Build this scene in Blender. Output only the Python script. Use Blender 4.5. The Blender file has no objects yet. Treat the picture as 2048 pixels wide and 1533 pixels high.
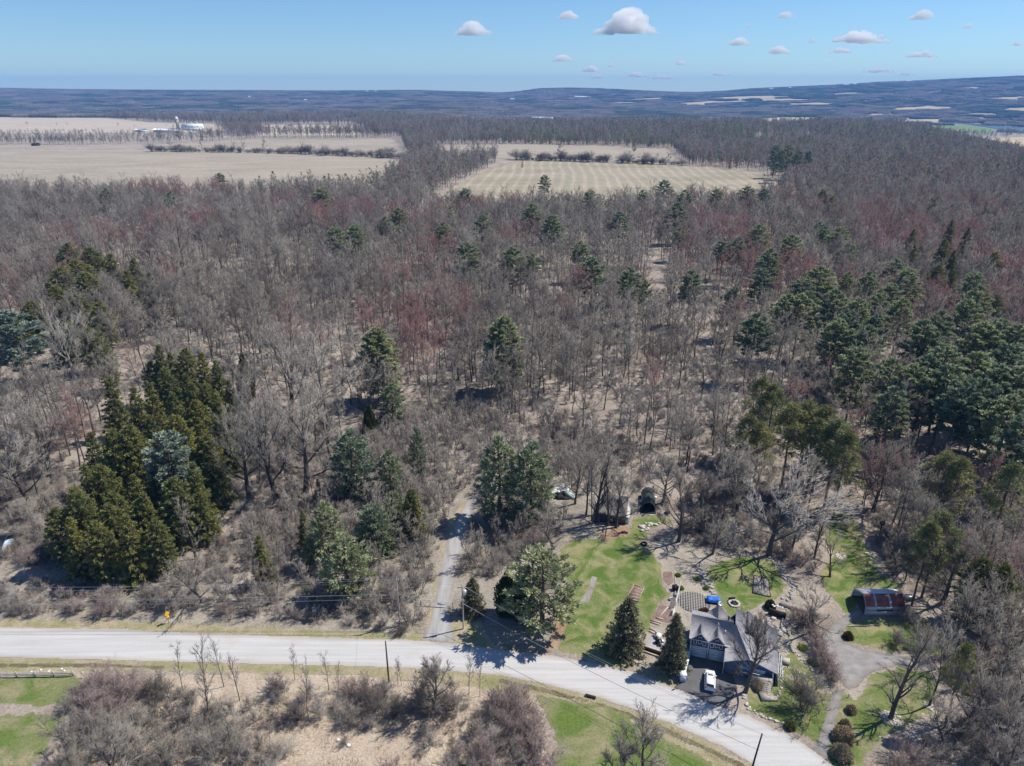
import bpy, math, numpy as np
from mathutils import Vector

# ------------------------------------------------------------------ camera, sky, sun, exposure
S = bpy.context.scene
COL = S.collection
CAM_H = 98.0
PITCH = math.radians(22.41)
FPX = 1420.0                                   # focal length in pixels of the 2048 wide photograph
cam = bpy.data.cameras.new("camera")
cam.sensor_width = 36.0
cam.lens = FPX / 2048 * 36.0
cam.clip_start = 0.5
cam.clip_end = 60000
camo = bpy.data.objects.new("camera", cam)
COL.objects.link(camo)
camo.location = (0, 0, CAM_H)
camo.rotation_euler = (math.radians(90) - PITCH, 0, 0)
S.camera = camo
SUN_AZ = math.atan2(0.33, 0.945)               # direction towards the sun, measured from +x
SUN_EL = math.radians(54)
W = bpy.data.worlds.new("World")
S.world = W
W.use_nodes = True
wn = W.node_tree
bg = wn.nodes["Background"]
sky = wn.nodes.new("ShaderNodeTexSky")
sky.sky_type = 'NISHITA'
sky.sun_disc = False
sky.sun_elevation = SUN_EL
sky.sun_rotation = math.pi / 2 - SUN_AZ
sky.altitude = 300
sky.air_density = 1.0
sky.dust_density = 0.0
sky.ozone_density = 3.0
tint = wn.nodes.new("ShaderNodeMix")
tint.data_type = 'RGBA'; tint.blend_type = 'MULTIPLY'; tint.inputs[0].default_value = 1.0
tint.inputs[7].default_value = (0.68, 0.88, 1.10, 1)
wn.links.new(sky.outputs[0], tint.inputs[6])
wn.links.new(tint.outputs[2], bg.inputs[0])
bg.inputs[1].default_value = 0.095
sl = bpy.data.lights.new("sun", 'SUN')
sl.energy = 5.0
sl.angle = math.radians(0.5)
sl.color = (1.0, 0.94, 0.85)
so = bpy.data.objects.new("sun", sl)
COL.objects.link(so)
sd = Vector((math.cos(SUN_AZ) * math.cos(SUN_EL), math.sin(SUN_AZ) * math.cos(SUN_EL), math.sin(SUN_EL)))
so.rotation_euler = sd.to_track_quat('Z', 'Y').to_euler()
S.view_settings.view_transform = 'Standard'
S.view_settings.look = 'None'
S.view_settings.exposure = 0.22
S.view_settings.gamma = 1.0
C = S.cycles
C.max_bounces = 14
C.diffuse_bounces = 2
C.glossy_bounces = 2
C.transmission_bounces = 2
C.volume_bounces = 14
C.transparent_max_bounces = 8
C.use_denoising = True

# ------------------------------------------------------------------ from a pixel of the photograph to a place
CP, SP = math.cos(PITCH), math.sin(PITCH)
def G(px, py, z=0.0):
    cx = (px - 1024) / FPX
    cy = -(py - 766.5) / FPX
    dy = CP + cy * SP
    dz = -SP + cy * CP
    t = (z - CAM_H) / dz
    return (cx * t, dy * t)
def tall(px, pyb, pyt):
    x, y = G(px, pyb)
    cy = -(pyt - 766.5) / FPX
    return CAM_H + y * (-SP + cy * CP) / (CP + cy * SP)
def GP(pts):
    return np.array([G(*p) for p in pts])
RNG = np.random.default_rng(7)

# ------------------------------------------------------------------ numpy helpers
def _hash(ix, iy, seed):
    h = (ix.astype(np.int64) * 374761393 + iy.astype(np.int64) * 668265263 + seed * 2147483647) & 0xFFFFFFFF
    h = ((h ^ (h >> 13)) * 1274126177) & 0xFFFFFFFF
    return ((h ^ (h >> 16)) & 0xFFFF) / 65535.0
def vnoise(x, y, s, seed=0):
    x = np.asarray(x, float) / s; y = np.asarray(y, float) / s
    ix = np.floor(x).astype(np.int64); iy = np.floor(y).astype(np.int64)
    fx = x - ix; fy = y - iy
    fx = fx * fx * (3 - 2 * fx); fy = fy * fy * (3 - 2 * fy)
    a = _hash(ix, iy, seed); b = _hash(ix + 1, iy, seed); c = _hash(ix, iy + 1, seed); d = _hash(ix + 1, iy + 1, seed)
    return (a * (1 - fx) + b * fx) * (1 - fy) + (c * (1 - fx) + d * fx) * fy
def fbm(x, y, s, seed=0, o=4):
    v = 0; a = 0.5; t = 0
    for k in range(o):
        v = v + a * vnoise(x, y, s / 2 ** k, seed + k); t += a; a *= 0.5
    return v / t
def sst(a, b, x):
    t = np.clip((np.asarray(x, float) - a) / (b - a), 0, 1)
    return t * t * (3 - 2 * t)
def inside(poly, X, Y):
    r = np.zeros(X.shape, bool); n = len(poly); j = n - 1
    for i in range(n):
        xi, yi = poly[i]; xj, yj = poly[j]
        c = ((yi > Y) != (yj > Y)) & (X < (xj - xi) * (Y - yi) / (yj - yi + 1e-12) + xi)
        r ^= c; j = i
    return r
def sdist(poly, X, Y):
    D = np.full(X.shape, 1e9); n = len(poly)
    for i in range(n):
        ax, ay = poly[i]; bx, by = poly[(i + 1) % n]
        dx, dy = bx - ax, by - ay
        t = np.clip(((X - ax) * dx + (Y - ay) * dy) / (dx * dx + dy * dy + 1e-9), 0, 1)
        D = np.minimum(D, np.hypot(X - ax - t * dx, Y - ay - t * dy))
    return np.where(inside(poly, X, Y), D, -D)

class MB:
    """collects shapes, becomes one mesh"""
    def __init__(s):
        s.v = []; s.f = {3: [], 4: []}; s.ng = []; s.n = 0; s.tone = []
    def add(s, v, f, tone=None):
        v = np.asarray(v, float).reshape(-1, 3)
        s.v.append(v)
        if len(f):
            if isinstance(f, np.ndarray):
                s.f[f.shape[1]].append(f + s.n)
            else:
                for q in f:
                    if len(q) in (3, 4): s.f[len(q)].append(np.array([q]) + s.n)
                    else: s.ng.append([i + s.n for i in q])
        s.tone.append(np.broadcast_to(0.5 if tone is None else tone, (len(v),)))
        s.n += len(v)
        return s
    def box(s, x0, x1, y0, y1, z0, z1):
        v = [(x, y, z) for z in (z0, z1) for x, y in ((x0, y0), (x1, y0), (x1, y1), (x0, y1))]
        return s.add(v, [(3, 2, 1, 0), (4, 5, 6, 7), (0, 1, 5, 4), (1, 2, 6, 5), (2, 3, 7, 6), (3, 0, 4, 7)])
    def prism(s, poly, z0, z1):
        n = len(poly)
        a = sum(poly[i][0] * poly[(i + 1) % n][1] - poly[(i + 1) % n][0] * poly[i][1] for i in range(n))
        if a < 0: poly = poly[::-1]
        v = [(p[0], p[1], z0) for p in poly] + [(p[0], p[1], z1) for p in poly]
        f = [tuple(range(n))[::-1], tuple(range(n, 2 * n))] + [(i, (i + 1) % n, n + (i + 1) % n, n + i) for i in range(n)]
        return s.add(v, f)
    def slab(s, quad, th):
        """a flat face of any tilt given thickness th downwards along its normal"""
        q = np.array(quad, float); n = np.cross(q[1] - q[0], q[2] - q[0]); n /= np.linalg.norm(n)
        if n[2] < 0: n = -n
        k = len(q); v = np.vstack([q, q - n * th])
        f = [tuple(range(k)), tuple(range(k, 2 * k))[::-1]] + [(i, (i + 1) % k, k + (i + 1) % k, k + i) for i in range(k)]
        return s.add(v, f)
    def tube(s, path, rad, sides=6, tone=None, cap=True):
        p = np.asarray(path, float); k = len(p); r = np.broadcast_to(np.asarray(rad, float), (k,))
        d = np.gradient(p, axis=0); d /= np.linalg.norm(d, axis=1)[:, None] + 1e-12
        ref = np.where(np.abs(d[:, 2:3]) < 0.9, np.array([[0, 0, 1.0]]), np.array([[1.0, 0, 0]]))
        u = np.cross(d, ref); u /= np.linalg.norm(u, axis=1)[:, None] + 1e-12; w = np.cross(d, u)
        a = np.arange(sides) * 2 * math.pi / sides
        v = p[:, None] + r[:, None, None] * (np.cos(a)[None, :, None] * u[:, None] + np.sin(a)[None, :, None] * w[:, None])
        i = np.arange(sides); j = (i + 1) % sides; f = []
        for m in range(k - 1):
            f.append(np.stack([m * sides + i, m * sides + j, (m + 1) * sides + j, (m + 1) * sides + i], 1))
        s.add(v.reshape(-1, 3), np.vstack(f), tone)
        if cap:
            for b in (0, k - 1):
                s.ng.append([s.n - k * sides + b * sides + q for q in range(sides)])
        return s
    def spikes(s, p0, p1, r, tone=None):
        p0 = np.asarray(p0); p1 = np.asarray(p1); n = len(p0); r = np.broadcast_to(r, (n,))
        d = p1 - p0; d = d / (np.linalg.norm(d, axis=1)[:, None] + 1e-9)
        ref = np.where(np.abs(d[:, 2:3]) < 0.9, np.array([[0, 0, 1.0]]), np.array([[1.0, 0, 0]]))
        u = np.cross(d, ref); u /= np.linalg.norm(u, axis=1)[:, None] + 1e-9; w = np.cross(d, u)
        v = np.empty((n, 4, 3))
        for k in range(3):
            a = k * 2 * math.pi / 3
            v[:, k] = p0 + r[:, None] * (math.cos(a) * u + math.sin(a) * w)
        v[:, 3] = p1
        b = np.arange(n)[:, None] * 4
        f = np.concatenate([b + [0, 1, 3], b + [1, 2, 3], b + [2, 0, 3]], 0)
        return s.add(v.reshape(-1, 3), f, None if tone is None else np.repeat(np.broadcast_to(tone, (n,)), 4))
    def blades(s, p, d, wv, tone=None):
        """needle sprays: a kite shaped leaf from p along d with half width vector wv"""
        n = len(p); v = np.empty((n, 4, 3))
        v[:, 0] = p; v[:, 1] = p + d * 0.45 + wv; v[:, 2] = p + d; v[:, 3] = p + d * 0.45 - wv
        f = np.arange(n)[:, None] * 4 + np.array([[0, 1, 2, 3]])
        return s.add(v.reshape(-1, 3), f, None if tone is None else np.repeat(np.broadcast_to(tone, (n,)), 4))
    def lathe(s, prof, cx=0, cy=0, sides=12):
        k = len(prof); a = np.arange(sides) * 2 * math.pi / sides; v = []
        for r, z in prof: v += [(cx + r * math.cos(t), cy + r * math.sin(t), z) for t in a]
        f = [(m * sides + i, m * sides + (i + 1) % sides, (m + 1) * sides + (i + 1) % sides, (m + 1) * sides + i) for m in range(k - 1) for i in range(sides)]
        f += [tuple(range(sides))[::-1], tuple(range((k - 1) * sides, k * sides))]
        return s.add(v, f)
    def rock(s, c, r, rng, squash=0.6):
        lat = 5; lon = 7; v = [(0, 0, -1)]
        for i in range(1, lat):
            t = math.pi * i / lat
            v += [(math.sin(t) * math.cos(2 * math.pi * j / lon), math.sin(t) * math.sin(2 * math.pi * j / lon), -math.cos(t)) for j in range(lon)]
        v.append((0, 0, 1)); v = np.array(v) * (0.75 + 0.5 * rng.random((len(v), 1)))
        v = v * np.array([r * rng.uniform(.8, 1.3), r * rng.uniform(.8, 1.2), r * squash]) + np.array(c)
        f = [(0, 1 + (j + 1) % lon, 1 + j) for j in range(lon)]
        for i in range(lat - 2):
            for j in range(lon):
                a = 1 + i * lon + j; b = 1 + i * lon + (j + 1) % lon
                f.append((a, b, b + lon, a + lon))
        e = len(v) - 1; o = 1 + (lat - 2) * lon
        f += [(o + j, o + (j + 1) % lon, e) for j in range(lon)]
        return s.add(v, f)
    def mesh(s, name, mat=None, smooth=False):
        me = bpy.data.meshes.new(name)
        v = np.vstack(s.v).astype(np.float32)
        t3 = np.vstack(s.f[3]) if s.f[3] else np.zeros((0, 3), int)
        t4 = np.vstack(s.f[4]) if s.f[4] else np.zeros((0, 4), int)
        sizes = [3] * len(t3) + [4] * len(t4) + [len(g) for g in s.ng]
        loops = np.concatenate([t3.ravel(), t4.ravel()] + [np.array(g) for g in s.ng]).astype(np.int32)
        me.vertices.add(len(v)); me.vertices.foreach_set("co", v.ravel())
        me.loops.add(len(loops)); me.loops.foreach_set("vertex_index", loops)
        me.polygons.add(len(sizes))
        st = np.concatenate([[0], np.cumsum(sizes)[:-1]]).astype(np.int32)
        me.polygons.foreach_set("loop_start", st)
        try: me.polygons.foreach_set("loop_total", np.array(sizes, np.int32))
        except Exception: pass
        at = me.attributes.new("tone", 'FLOAT', 'POINT')
        at.data.foreach_set("value", np.concatenate(s.tone).astype(np.float32))
        me.update(calc_edges=True)
        if smooth: me.polygons.foreach_set("use_smooth", np.ones(len(sizes), bool))
        if mat: me.materials.append(mat)
        me.validate()
        return me

# ------------------------------------------------------------------ things, parts, setting
def link(name, data, parent=None, loc=(0, 0, 0), rz=0.0, sc=1.0):
    o = bpy.data.objects.new(name, data)
    COL.objects.link(o)
    if parent is not None: o.parent = parent
    o.location = loc
    o.rotation_euler = (0, 0, rz)
    o.scale = (sc, sc, sc) if not isinstance(sc, tuple) else sc
    return o
def tag(o, label, cat, group=None, kind=None):
    o["label"] = label; o["category"] = cat
    if group: o["group"] = group
    if kind: o["kind"] = kind
    return o
def thing(name, label, cat, loc=(0, 0, 0), rz=0.0, group=None, sc=1.0):
    return tag(link(name, None, None, loc, rz, sc), label, cat, group)
def part(name, mb, mat, parent, smooth=False):
    return link(name, mb.mesh(name, mat, smooth), parent)
def single(name, mb, mat, label, cat, loc=(0, 0, 0), rz=0.0, group=None, kind=None, smooth=False):
    return tag(link(name, mb.mesh(name, mat, smooth), None, loc, rz), label, cat, group, kind)

# ------------------------------------------------------------------ materials
class NT:
    def __init__(s, name):
        s.m = bpy.data.materials.new(name); s.m.use_nodes = True
        s.t = s.m.node_tree; s.b = s.t.nodes["Principled BSDF"]
        s.b.inputs["Specular IOR Level"].default_value = 0.25
    def n(s, typ, **kw):
        x = s.t.nodes.new(typ)
        for k, v in kw.items(): setattr(x, k, v)
        return x
    def l(s, a, b): s.t.links.new(a, b)
    def coord(s, kind="Object", scale=None):
        c = s.n("ShaderNodeTexCoord"); o = c.outputs[kind]
        if scale is not None:
            m = s.n("ShaderNodeMapping"); m.inputs["Scale"].default_value = scale; s.l(o, m.inputs[0]); o = m.outputs[0]
        return o
    def noise(s, scale, detail=4, rough=0.6, vec=None, dist=0.0):
        x = s.n("ShaderNodeTexNoise"); x.inputs["Scale"].default_value = scale; x.inputs["Detail"].default_value = detail
        x.inputs["Roughness"].default_value = rough; x.inputs["Distortion"].default_value = dist
        s.l(vec if vec is not None else s.coord(), x.inputs["Vector"])
        return x.outputs["Fac"]
    def ramp(s, fac, stops):
        r = s.n("ShaderNodeValToRGB"); e = r.color_ramp.elements
        while len(e) < len(stops): e.new(0.5)
        for q, (p, c) in zip(e, stops): q.position = p; q.color = (*c, 1)
        s.l(fac, r.inputs[0]); return r.outputs[0]
    def mix(s, fac, a, b, mode='MIX'):
        m = s.n("ShaderNodeMix", data_type='RGBA', blend_type=mode)
        for sock, val in ((m.inputs[0], fac), (m.inputs[6], a), (m.inputs[7], b)):
            if isinstance(val, (int, float)): sock.default_value = val
            elif isinstance(val, tuple): sock.default_value = (*val, 1)
            else: s.l(val, sock)
        return m.outputs[2]
    def math(s, op, a, b=0.5):
        m = s.n("ShaderNodeMath", operation=op)
        for sock, val in ((m.inputs[0], a), (m.inputs[1], b)):
            if isinstance(val, (int, float)): sock.default_value = val
            else: s.l(val, sock)
        return m.outputs[0]
    def attr(s, name):
        a = s.n("ShaderNodeAttribute"); a.attribute_name = name; return a.outputs["Fac"]
    def bump(s, h, strength=0.4, dist=0.05):
        b = s.n("ShaderNodeBump"); b.inputs["Strength"].default_value = strength; b.inputs["Distance"].default_value = dist
        s.l(h, b.inputs["Height"]); s.l(b.outputs[0], s.b.inputs["Normal"])
    def out(s, col, rough=0.85):
        if isinstance(col, tuple): s.b.inputs["Base Color"].default_value = (*col, 1)
        else: s.l(col, s.b.inputs["Base Color"])
        s.b.inputs["Roughness"].default_value = rough
        return s.m
def sc3(c, k): return tuple(min(1, x * k) for x in c)
def paint(name, c, rough=0.6, amt=0.25, scale=3.0, metal=0.0):
    t = NT(name)
    m = t.out(t.ramp(t.noise(scale, 5, 0.65), [(0.25, sc3(c, 1 - amt)), (0.75, sc3(c, 1 + amt))]), rough)
    t.b.inputs["Metallic"].default_value = metal
    return m
def twig_mat(name, a, b):
    t = NT(name); oi = t.n("ShaderNodeObjectInfo")
    c = t.mix(oi.outputs["Random"], a, b)
    return t.out(t.mix(1.0, c, t.ramp(t.attr("tone"), [(0, (0.62,) * 3), (1, (1.35,) * 3)]), 'MULTIPLY'), 0.9)
def needle_mat(name, lo, hi):
    t = NT(name); oi = t.n("ShaderNodeObjectInfo")
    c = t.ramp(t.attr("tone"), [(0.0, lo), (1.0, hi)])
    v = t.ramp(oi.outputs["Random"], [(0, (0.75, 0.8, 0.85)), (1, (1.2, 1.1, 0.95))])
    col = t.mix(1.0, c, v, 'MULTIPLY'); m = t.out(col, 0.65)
    tr = t.n("ShaderNodeBsdfTranslucent"); mx = t.n("ShaderNodeMixShader"); mx.inputs[0].default_value = 0.3
    t.l(col, tr.inputs[0]); t.l(t.b.outputs[0], mx.inputs[1]); t.l(tr.outputs[0], mx.inputs[2])
    t.l(mx.outputs[0], [n for n in t.t.nodes if n.type == 'OUTPUT_MATERIAL'][0].inputs[0])
    return m

M = {}
M['bark'] = twig_mat("bark", (0.06, 0.052, 0.046), (0.13, 0.115, 0.103))
M['bark_pale'] = twig_mat("pale_bark", (0.30, 0.275, 0.25), (0.42, 0.39, 0.36))
M['bark_pine'] = twig_mat("pine_bark", (0.11, 0.08, 0.065), (0.16, 0.12, 0.10))
M['twig'] = twig_mat("grey_twigs", (0.18, 0.162, 0.140), (0.295, 0.272, 0.238))
M['twig_dark'] = twig_mat("dark_twigs", (0.11, 0.095, 0.085), (0.16, 0.14, 0.125))
M['twig_red'] = twig_mat("red_budding_twigs", (0.20, 0.125, 0.115), (0.28, 0.155, 0.143))
M['twig_pale'] = twig_mat("pale_twigs", (0.27, 0.252, 0.235), (0.36, 0.34, 0.318))
M['twig_brush'] = twig_mat("brush_twigs", (0.19, 0.168, 0.15), (0.31, 0.28, 0.25))
M['twig_purple'] = twig_mat("purple_brush_twigs", (0.19, 0.15, 0.14), (0.275, 0.22, 0.205))
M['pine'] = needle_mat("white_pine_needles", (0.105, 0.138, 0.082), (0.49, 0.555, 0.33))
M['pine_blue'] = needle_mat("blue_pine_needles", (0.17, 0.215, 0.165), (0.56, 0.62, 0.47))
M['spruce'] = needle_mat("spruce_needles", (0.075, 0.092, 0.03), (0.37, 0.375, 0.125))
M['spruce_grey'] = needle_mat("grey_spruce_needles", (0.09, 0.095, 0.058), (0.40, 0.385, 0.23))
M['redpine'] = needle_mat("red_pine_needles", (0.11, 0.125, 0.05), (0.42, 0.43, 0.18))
M['cedar'] = needle_mat("cedar_leaves", (0.03, 0.045, 0.014), (0.14, 0.175, 0.04))
# ------------------------------------------------------------------ terrain
SKYLINE = np.array([(-400, 178), (0, 176), (150, 178), (300, 180), (500, 181), (700, 182), (860, 181), (1010, 185), (1040, 183), (1075, 178), (1120, 177), (1170, 178),
                    (1240, 181), (1310, 184), (1345, 184), (1390, 182), (1440, 178), (1500, 175.5), (1570, 173), (1650, 169), (1720, 167), (1800, 164), (1900, 161), (2000, 161.5), (2100, 160), (2500, 163)], float)
def terrain(x, y):
    x = np.asarray(x, float); y = np.asarray(y, float)
    r = np.hypot(x, y)
    t1 = sst(0, 420, x - (640 + 0.30 * (y - 825))) * sst(500, 900, y)
    t2 = sst(2100, 3000, y) * sst(-500, 300, x)
    z = -62 * np.maximum(t1, t2) - 25 * sst(2600, 4200, y) * sst(200, -600, x)
    az = x / np.maximum(y, 1.0)
    px = 1024 + np.clip(az, -1.4, 1.4) * FPX * 0.925
    sky_y = np.interp(px, SKYLINE[:, 0], SKYLINE[:, 1])
    top = CAM_H + (181.2 - sky_y) / FPX * r * 1.04 - 14
    k = sst(4200, 9300, np.where(y > 0, r, 0)) ** 1.25
    z = z * (1 - k) + top * k
    z = z + (fbm(x, y, 1500, 5, 3) - 0.5) * 46 * sst(2600, 4500, r) * (1 - 0.8 * sst(7500, 9300, r))
    return np.where(y < 400, 0.0, z)

def ground_material(name, cols, big=0.04, fine=1.6, rough=0.95, bump=0.5, extra=None):
    t = NT(name)
    a = t.ramp(t.noise(big, 6, 0.65, dist=0.6), [(0.32, cols[0]), (0.5, cols[1]), (0.68, cols[2])])
    f = t.noise(fine, 6, 0.75)
    c = t.mix(1.0, a, t.ramp(f, [(0.3, (0.42,) * 3), (0.45, (0.88,) * 3), (0.58, (1.1,) * 3), (0.72, (1.5,) * 3)]), 'MULTIPLY')
    if extra: c = extra(t, c)
    t.bump(f, bump, 0.25)
    return t.out(c, rough)
M['ground'] = ground_material("leaf_litter", [(0.195, 0.162, 0.132), (0.315, 0.268, 0.222), (0.40, 0.345, 0.288)], 0.05, 1.9)
radii = np.concatenate([np.arange(0, 60, 12.0), np.geomspace(60, 10600, 420)])
angs = np.radians(np.concatenate([np.linspace(90 - 180, 90 - 50, 28)[:-1], np.linspace(90 - 50, 90 + 50, 260), np.linspace(90 + 50, 90 + 180, 28)[1:]]))
RR, AA = np.meshgrid(radii, angs, indexing='ij')
RR = np.where(np.sin(AA) < 0.55, np.minimum(RR, RR ** 0.78 * 6), RR)
gx = RR * np.cos(AA); gy = RR * np.sin(AA) - 8.0
gv = np.stack([gx, gy, terrain(gx, gy)], -1).reshape(-1, 3)
nr, na = RR.shape
i, j = np.meshgrid(np.arange(nr - 1), np.arange(na - 1), indexing='ij')
gf = np.stack([i * na + j, (i + 1) * na + j, (i + 1) * na + j + 1, i * na + j + 1], -1).reshape(-1, 4)
single('ground', MB().add(gv, gf), M['ground'], 'tan leaf litter ground under the whole wood and countryside', 'ground', kind='structure', smooth=True)

def sheet(name, polys, z, cell, mat, label, cat, rag=0.8, rs=3.0, far=False, kind='structure', seed=1, smooth=0):
    """a sheet of ground cover: grid cells inside the outline, with an irregular edge; tone = distance from the edge"""
    m = MB()
    for P in polys:
        P = np.asarray(P, float)
        x0, y0 = P.min(0) - cell * 2; x1, y1 = P.max(0) + cell * 2
        xs = np.arange(x0, x1, cell); ys = np.arange(y0, y1, cell)
        X, Y = np.meshgrid(xs, ys, indexing='ij')
        D = sdist(P, X, Y) + (fbm(X, Y, rs, seed, 3) - 0.5) * 2 * rag
        keep = (D[:-1, :-1] > 0) & (D[1:, :-1] > 0) & (D[1:, 1:] > 0) & (D[:-1, 1:] > 0)
        ii, jj = np.nonzero(keep)
        if not len(ii): continue
        n = len(ys); q = np.stack([ii * n + jj, (ii + 1) * n + jj, (ii + 1) * n + jj + 1, ii * n + jj + 1], 1)
        use, inv = np.unique(q, return_inverse=True); inv = inv.reshape(q.shape)
        V = np.stack([X.ravel()[use], Y.ravel()[use], np.full(len(use), float(z)) if not far else terrain(X.ravel()[use], Y.ravel()[use]) + z], 1)
        m.add(V, inv, np.clip(D.ravel()[use] / (4.0 if not far else 30), 0, 1))
    return single(name, m, mat, label, cat, kind=kind)

def grass_material(name, green, dry, big=0.12, lo=0.4, hi=0.62):
    t = NT(name)
    k = t.ramp(t.noise(big, 5, 0.6, dist=0.8), [(lo, (0, 0, 0)), (hi, (1, 1, 1))])
    e = t.ramp(t.attr("tone"), [(0.0, (1, 1, 1)), (0.35, (0, 0, 0))])
    en = t.math('MULTIPLY', e, t.noise(0.9, 3))
    k = t.math('MAXIMUM', k, t.math('MULTIPLY', en, 1.4))
    c = t.mix(k, green, dry)
    f = t.noise(2.2, 6, 0.8)
    c = t.mix(1.0, c, t.ramp(f, [(0.28, (0.36, 0.45, 0.36)), (0.46, (0.92, 0.95, 0.92)), (0.58, (1.1, 1.06, 1.1)), (0.74, (1.75, 1.5, 1.8))]), 'MULTIPLY')
    t.bump(f, 0.5, 0.15)
    return t.out(c, 0.95)
M['lawn'] = grass_material("lawn_grass", (0.09, 0.148, 0.027), (0.27, 0.25, 0.125), 0.2, 0.42, 0.64)
M['lawn_dry'] = grass_material("dry_lawn_grass", (0.11, 0.16, 0.035), (0.27, 0.24, 0.14), 0.17, 0.42, 0.66)
M['verge'] = grass_material("verge_grass", (0.235, 0.23, 0.10), (0.37, 0.31, 0.215), 0.2, 0.38, 0.6)
M['straw'] = ground_material("straw_grass", [(0.31, 0.25, 0.18), (0.44, 0.36, 0.275), (0.50, 0.42, 0.33)], 0.12, 2.5)
M['garden_soil'] = ground_material("garden_soil", [(0.26, 0.225, 0.19), (0.35, 0.31, 0.25), (0.42, 0.38, 0.30)], 0.35, 3.5)
M['mulch'] = ground_material("wood_mulch", [(0.16, 0.105, 0.08), (0.24, 0.17, 0.14), (0.28, 0.2, 0.17)], 0.6, 4.0)
M['rust_litter'] = ground_material("rusty_needle_litter", [(0.25, 0.16, 0.10), (0.32, 0.21, 0.14), (0.38, 0.28, 0.20)], 0.3, 3.0)
M['ditch_weeds'] = ground_material('ditch_weeds', [(0.10, 0.095, 0.05), (0.16, 0.14, 0.085), (0.24, 0.2, 0.13)], 0.5, 3.0)
M['bare_scrub'] = ground_material("scrub_ground", [(0.215, 0.188, 0.152), (0.30, 0.264, 0.215), (0.375, 0.335, 0.275)], 0.1, 1.8)

def road_mat(name, a, b, c, streak=(0.05, 1.2, 1)):
    t = NT(name)
    s = t.noise(1.0, 5, 0.6, t.coord("Object", streak))
    col = t.ramp(s, [(0.3, a), (0.5, b), (0.7, c)])
    e = t.ramp(t.attr("tone"), [(0.0, (0.80, 0.73, 0.66)), (0.3, (1, 1, 1))])
    col = t.mix(1.0, col, e, 'MULTIPLY')
    f = t.noise(5.0, 5, 0.8)
    col = t.mix(1.0, col, t.ramp(f, [(0.3, (0.9,) * 3), (0.7, (1.1,) * 3)]), 'MULTIPLY')
    p = t.ramp(t.noise(0.16, 3, 0.6), [(0.55, (1, 1, 1)), (0.75, (0.97, 0.92, 0.87))])
    return t.out(t.mix(1.0, col, p, 'MULTIPLY'), 0.95)
M['road'] = road_mat("gravel_road", (0.42, 0.413, 0.40), (0.475, 0.468, 0.455), (0.53, 0.522, 0.505))
M['lane'] = road_mat("lane_gravel", (0.26, 0.255, 0.25), (0.345, 0.34, 0.33), (0.42, 0.41, 0.40), (1.0, 0.12, 1))
M['asphalt'] = road_mat("driveway_asphalt", (0.10, 0.10, 0.105), (0.125, 0.125, 0.13), (0.155, 0.15, 0.15), (0.5, 0.5, 1))
M['gravel_drive'] = road_mat("drive_gravel", (0.20, 0.19, 0.19), (0.265, 0.255, 0.25), (0.33, 0.315, 0.305), (0.35, 0.5, 1))
M['stone_dust'] = road_mat("stone_dust", (0.30, 0.31, 0.33), (0.38, 0.39, 0.41), (0.45, 0.46, 0.48), (2.5, 2.5, 1))

# --- sheets of the near ground, lowest first
ROAD_TOP = [(-260, 1250), (0, 1254), (250, 1259), (400, 1266), (600, 1273), (800, 1279), (905, 1286), (1000, 1298), (1090, 1309), (1170, 1322), (1261, 1341), (1352, 1376), (1434, 1411), (1498, 1432), (1600, 1481), (1671, 1533), (1760, 1590)]
ROAD_BOT = [(1575, 1590), (1498, 1526), (1440, 1493), (1337, 1449), (1258, 1417), (1182, 1393), (1088, 1370), (1000, 1352), (860, 1341), (700, 1333), (400, 1327), (200, 1321), (0, 1316), (-260, 1312)]
ROAD = GP(ROAD_TOP + ROAD_BOT)
sheet('scrub_ground', [GP([(-120, 1000), (130, 1030), (300, 1130), (620, 1150), (700, 1010), (860, 930), (1100, 900), (1250, 940), (1330, 1080), (1130, 1100), (1120, 1290), (900, 1300), (-260, 1262), (-260, 1050)])],
      0.004, 0.8, M['bare_scrub'], 'brown scrubby ground between the road and the woods', 'ground', 2.0, 8)
sheet('meadow', [GP([(150, 1345), (600, 1345), (1050, 1375), (1085, 1400), (1110, 1500), (1100, 1700), (30, 1700), (110, 1480)])], 0.006, 0.5, M['straw'],
      'pinkish tan dead grass meadow below the road', 'meadow', 1.0, 4)
sheet('verge', [GP([(-260, 1232), (0, 1236), (330, 1246), (600, 1258), (850, 1266), (850, 1286), (600, 1277), (300, 1264), (-260, 1254)]),
                GP([(-260, 1309), (200, 1317), (700, 1329), (860, 1337), (1000, 1348), (1182, 1389), (1340, 1445), (1510, 1530), (1590, 1600), (1490, 1600), (1330, 1475), (1240, 1425), (1060, 1388), (700, 1352), (330, 1345), (-260, 1352)]),
                GP([(880, 1292), (905, 1235), (960, 1240), (990, 1290), (1090, 1308), (1110, 1280), (1130, 1290), (1180, 1330), (1262, 1345), (1350, 1379), (1360, 1365), (1250, 1330), (1180, 1315), (1120, 1302), (1000, 1300)]),
                GP([(862, 1275), (845, 1275), (855, 1230), (870, 1160), (880, 1105), (905, 1030), (925, 1005), (945, 1010), (922, 1025), (905, 1050), (885, 1110), (875, 1160), (865, 1225)])],
      0.009, 0.25, M['verge'], 'yellow green and straw coloured grass verge along the gravel road', 'verge', 0.6, 2.5)
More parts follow.
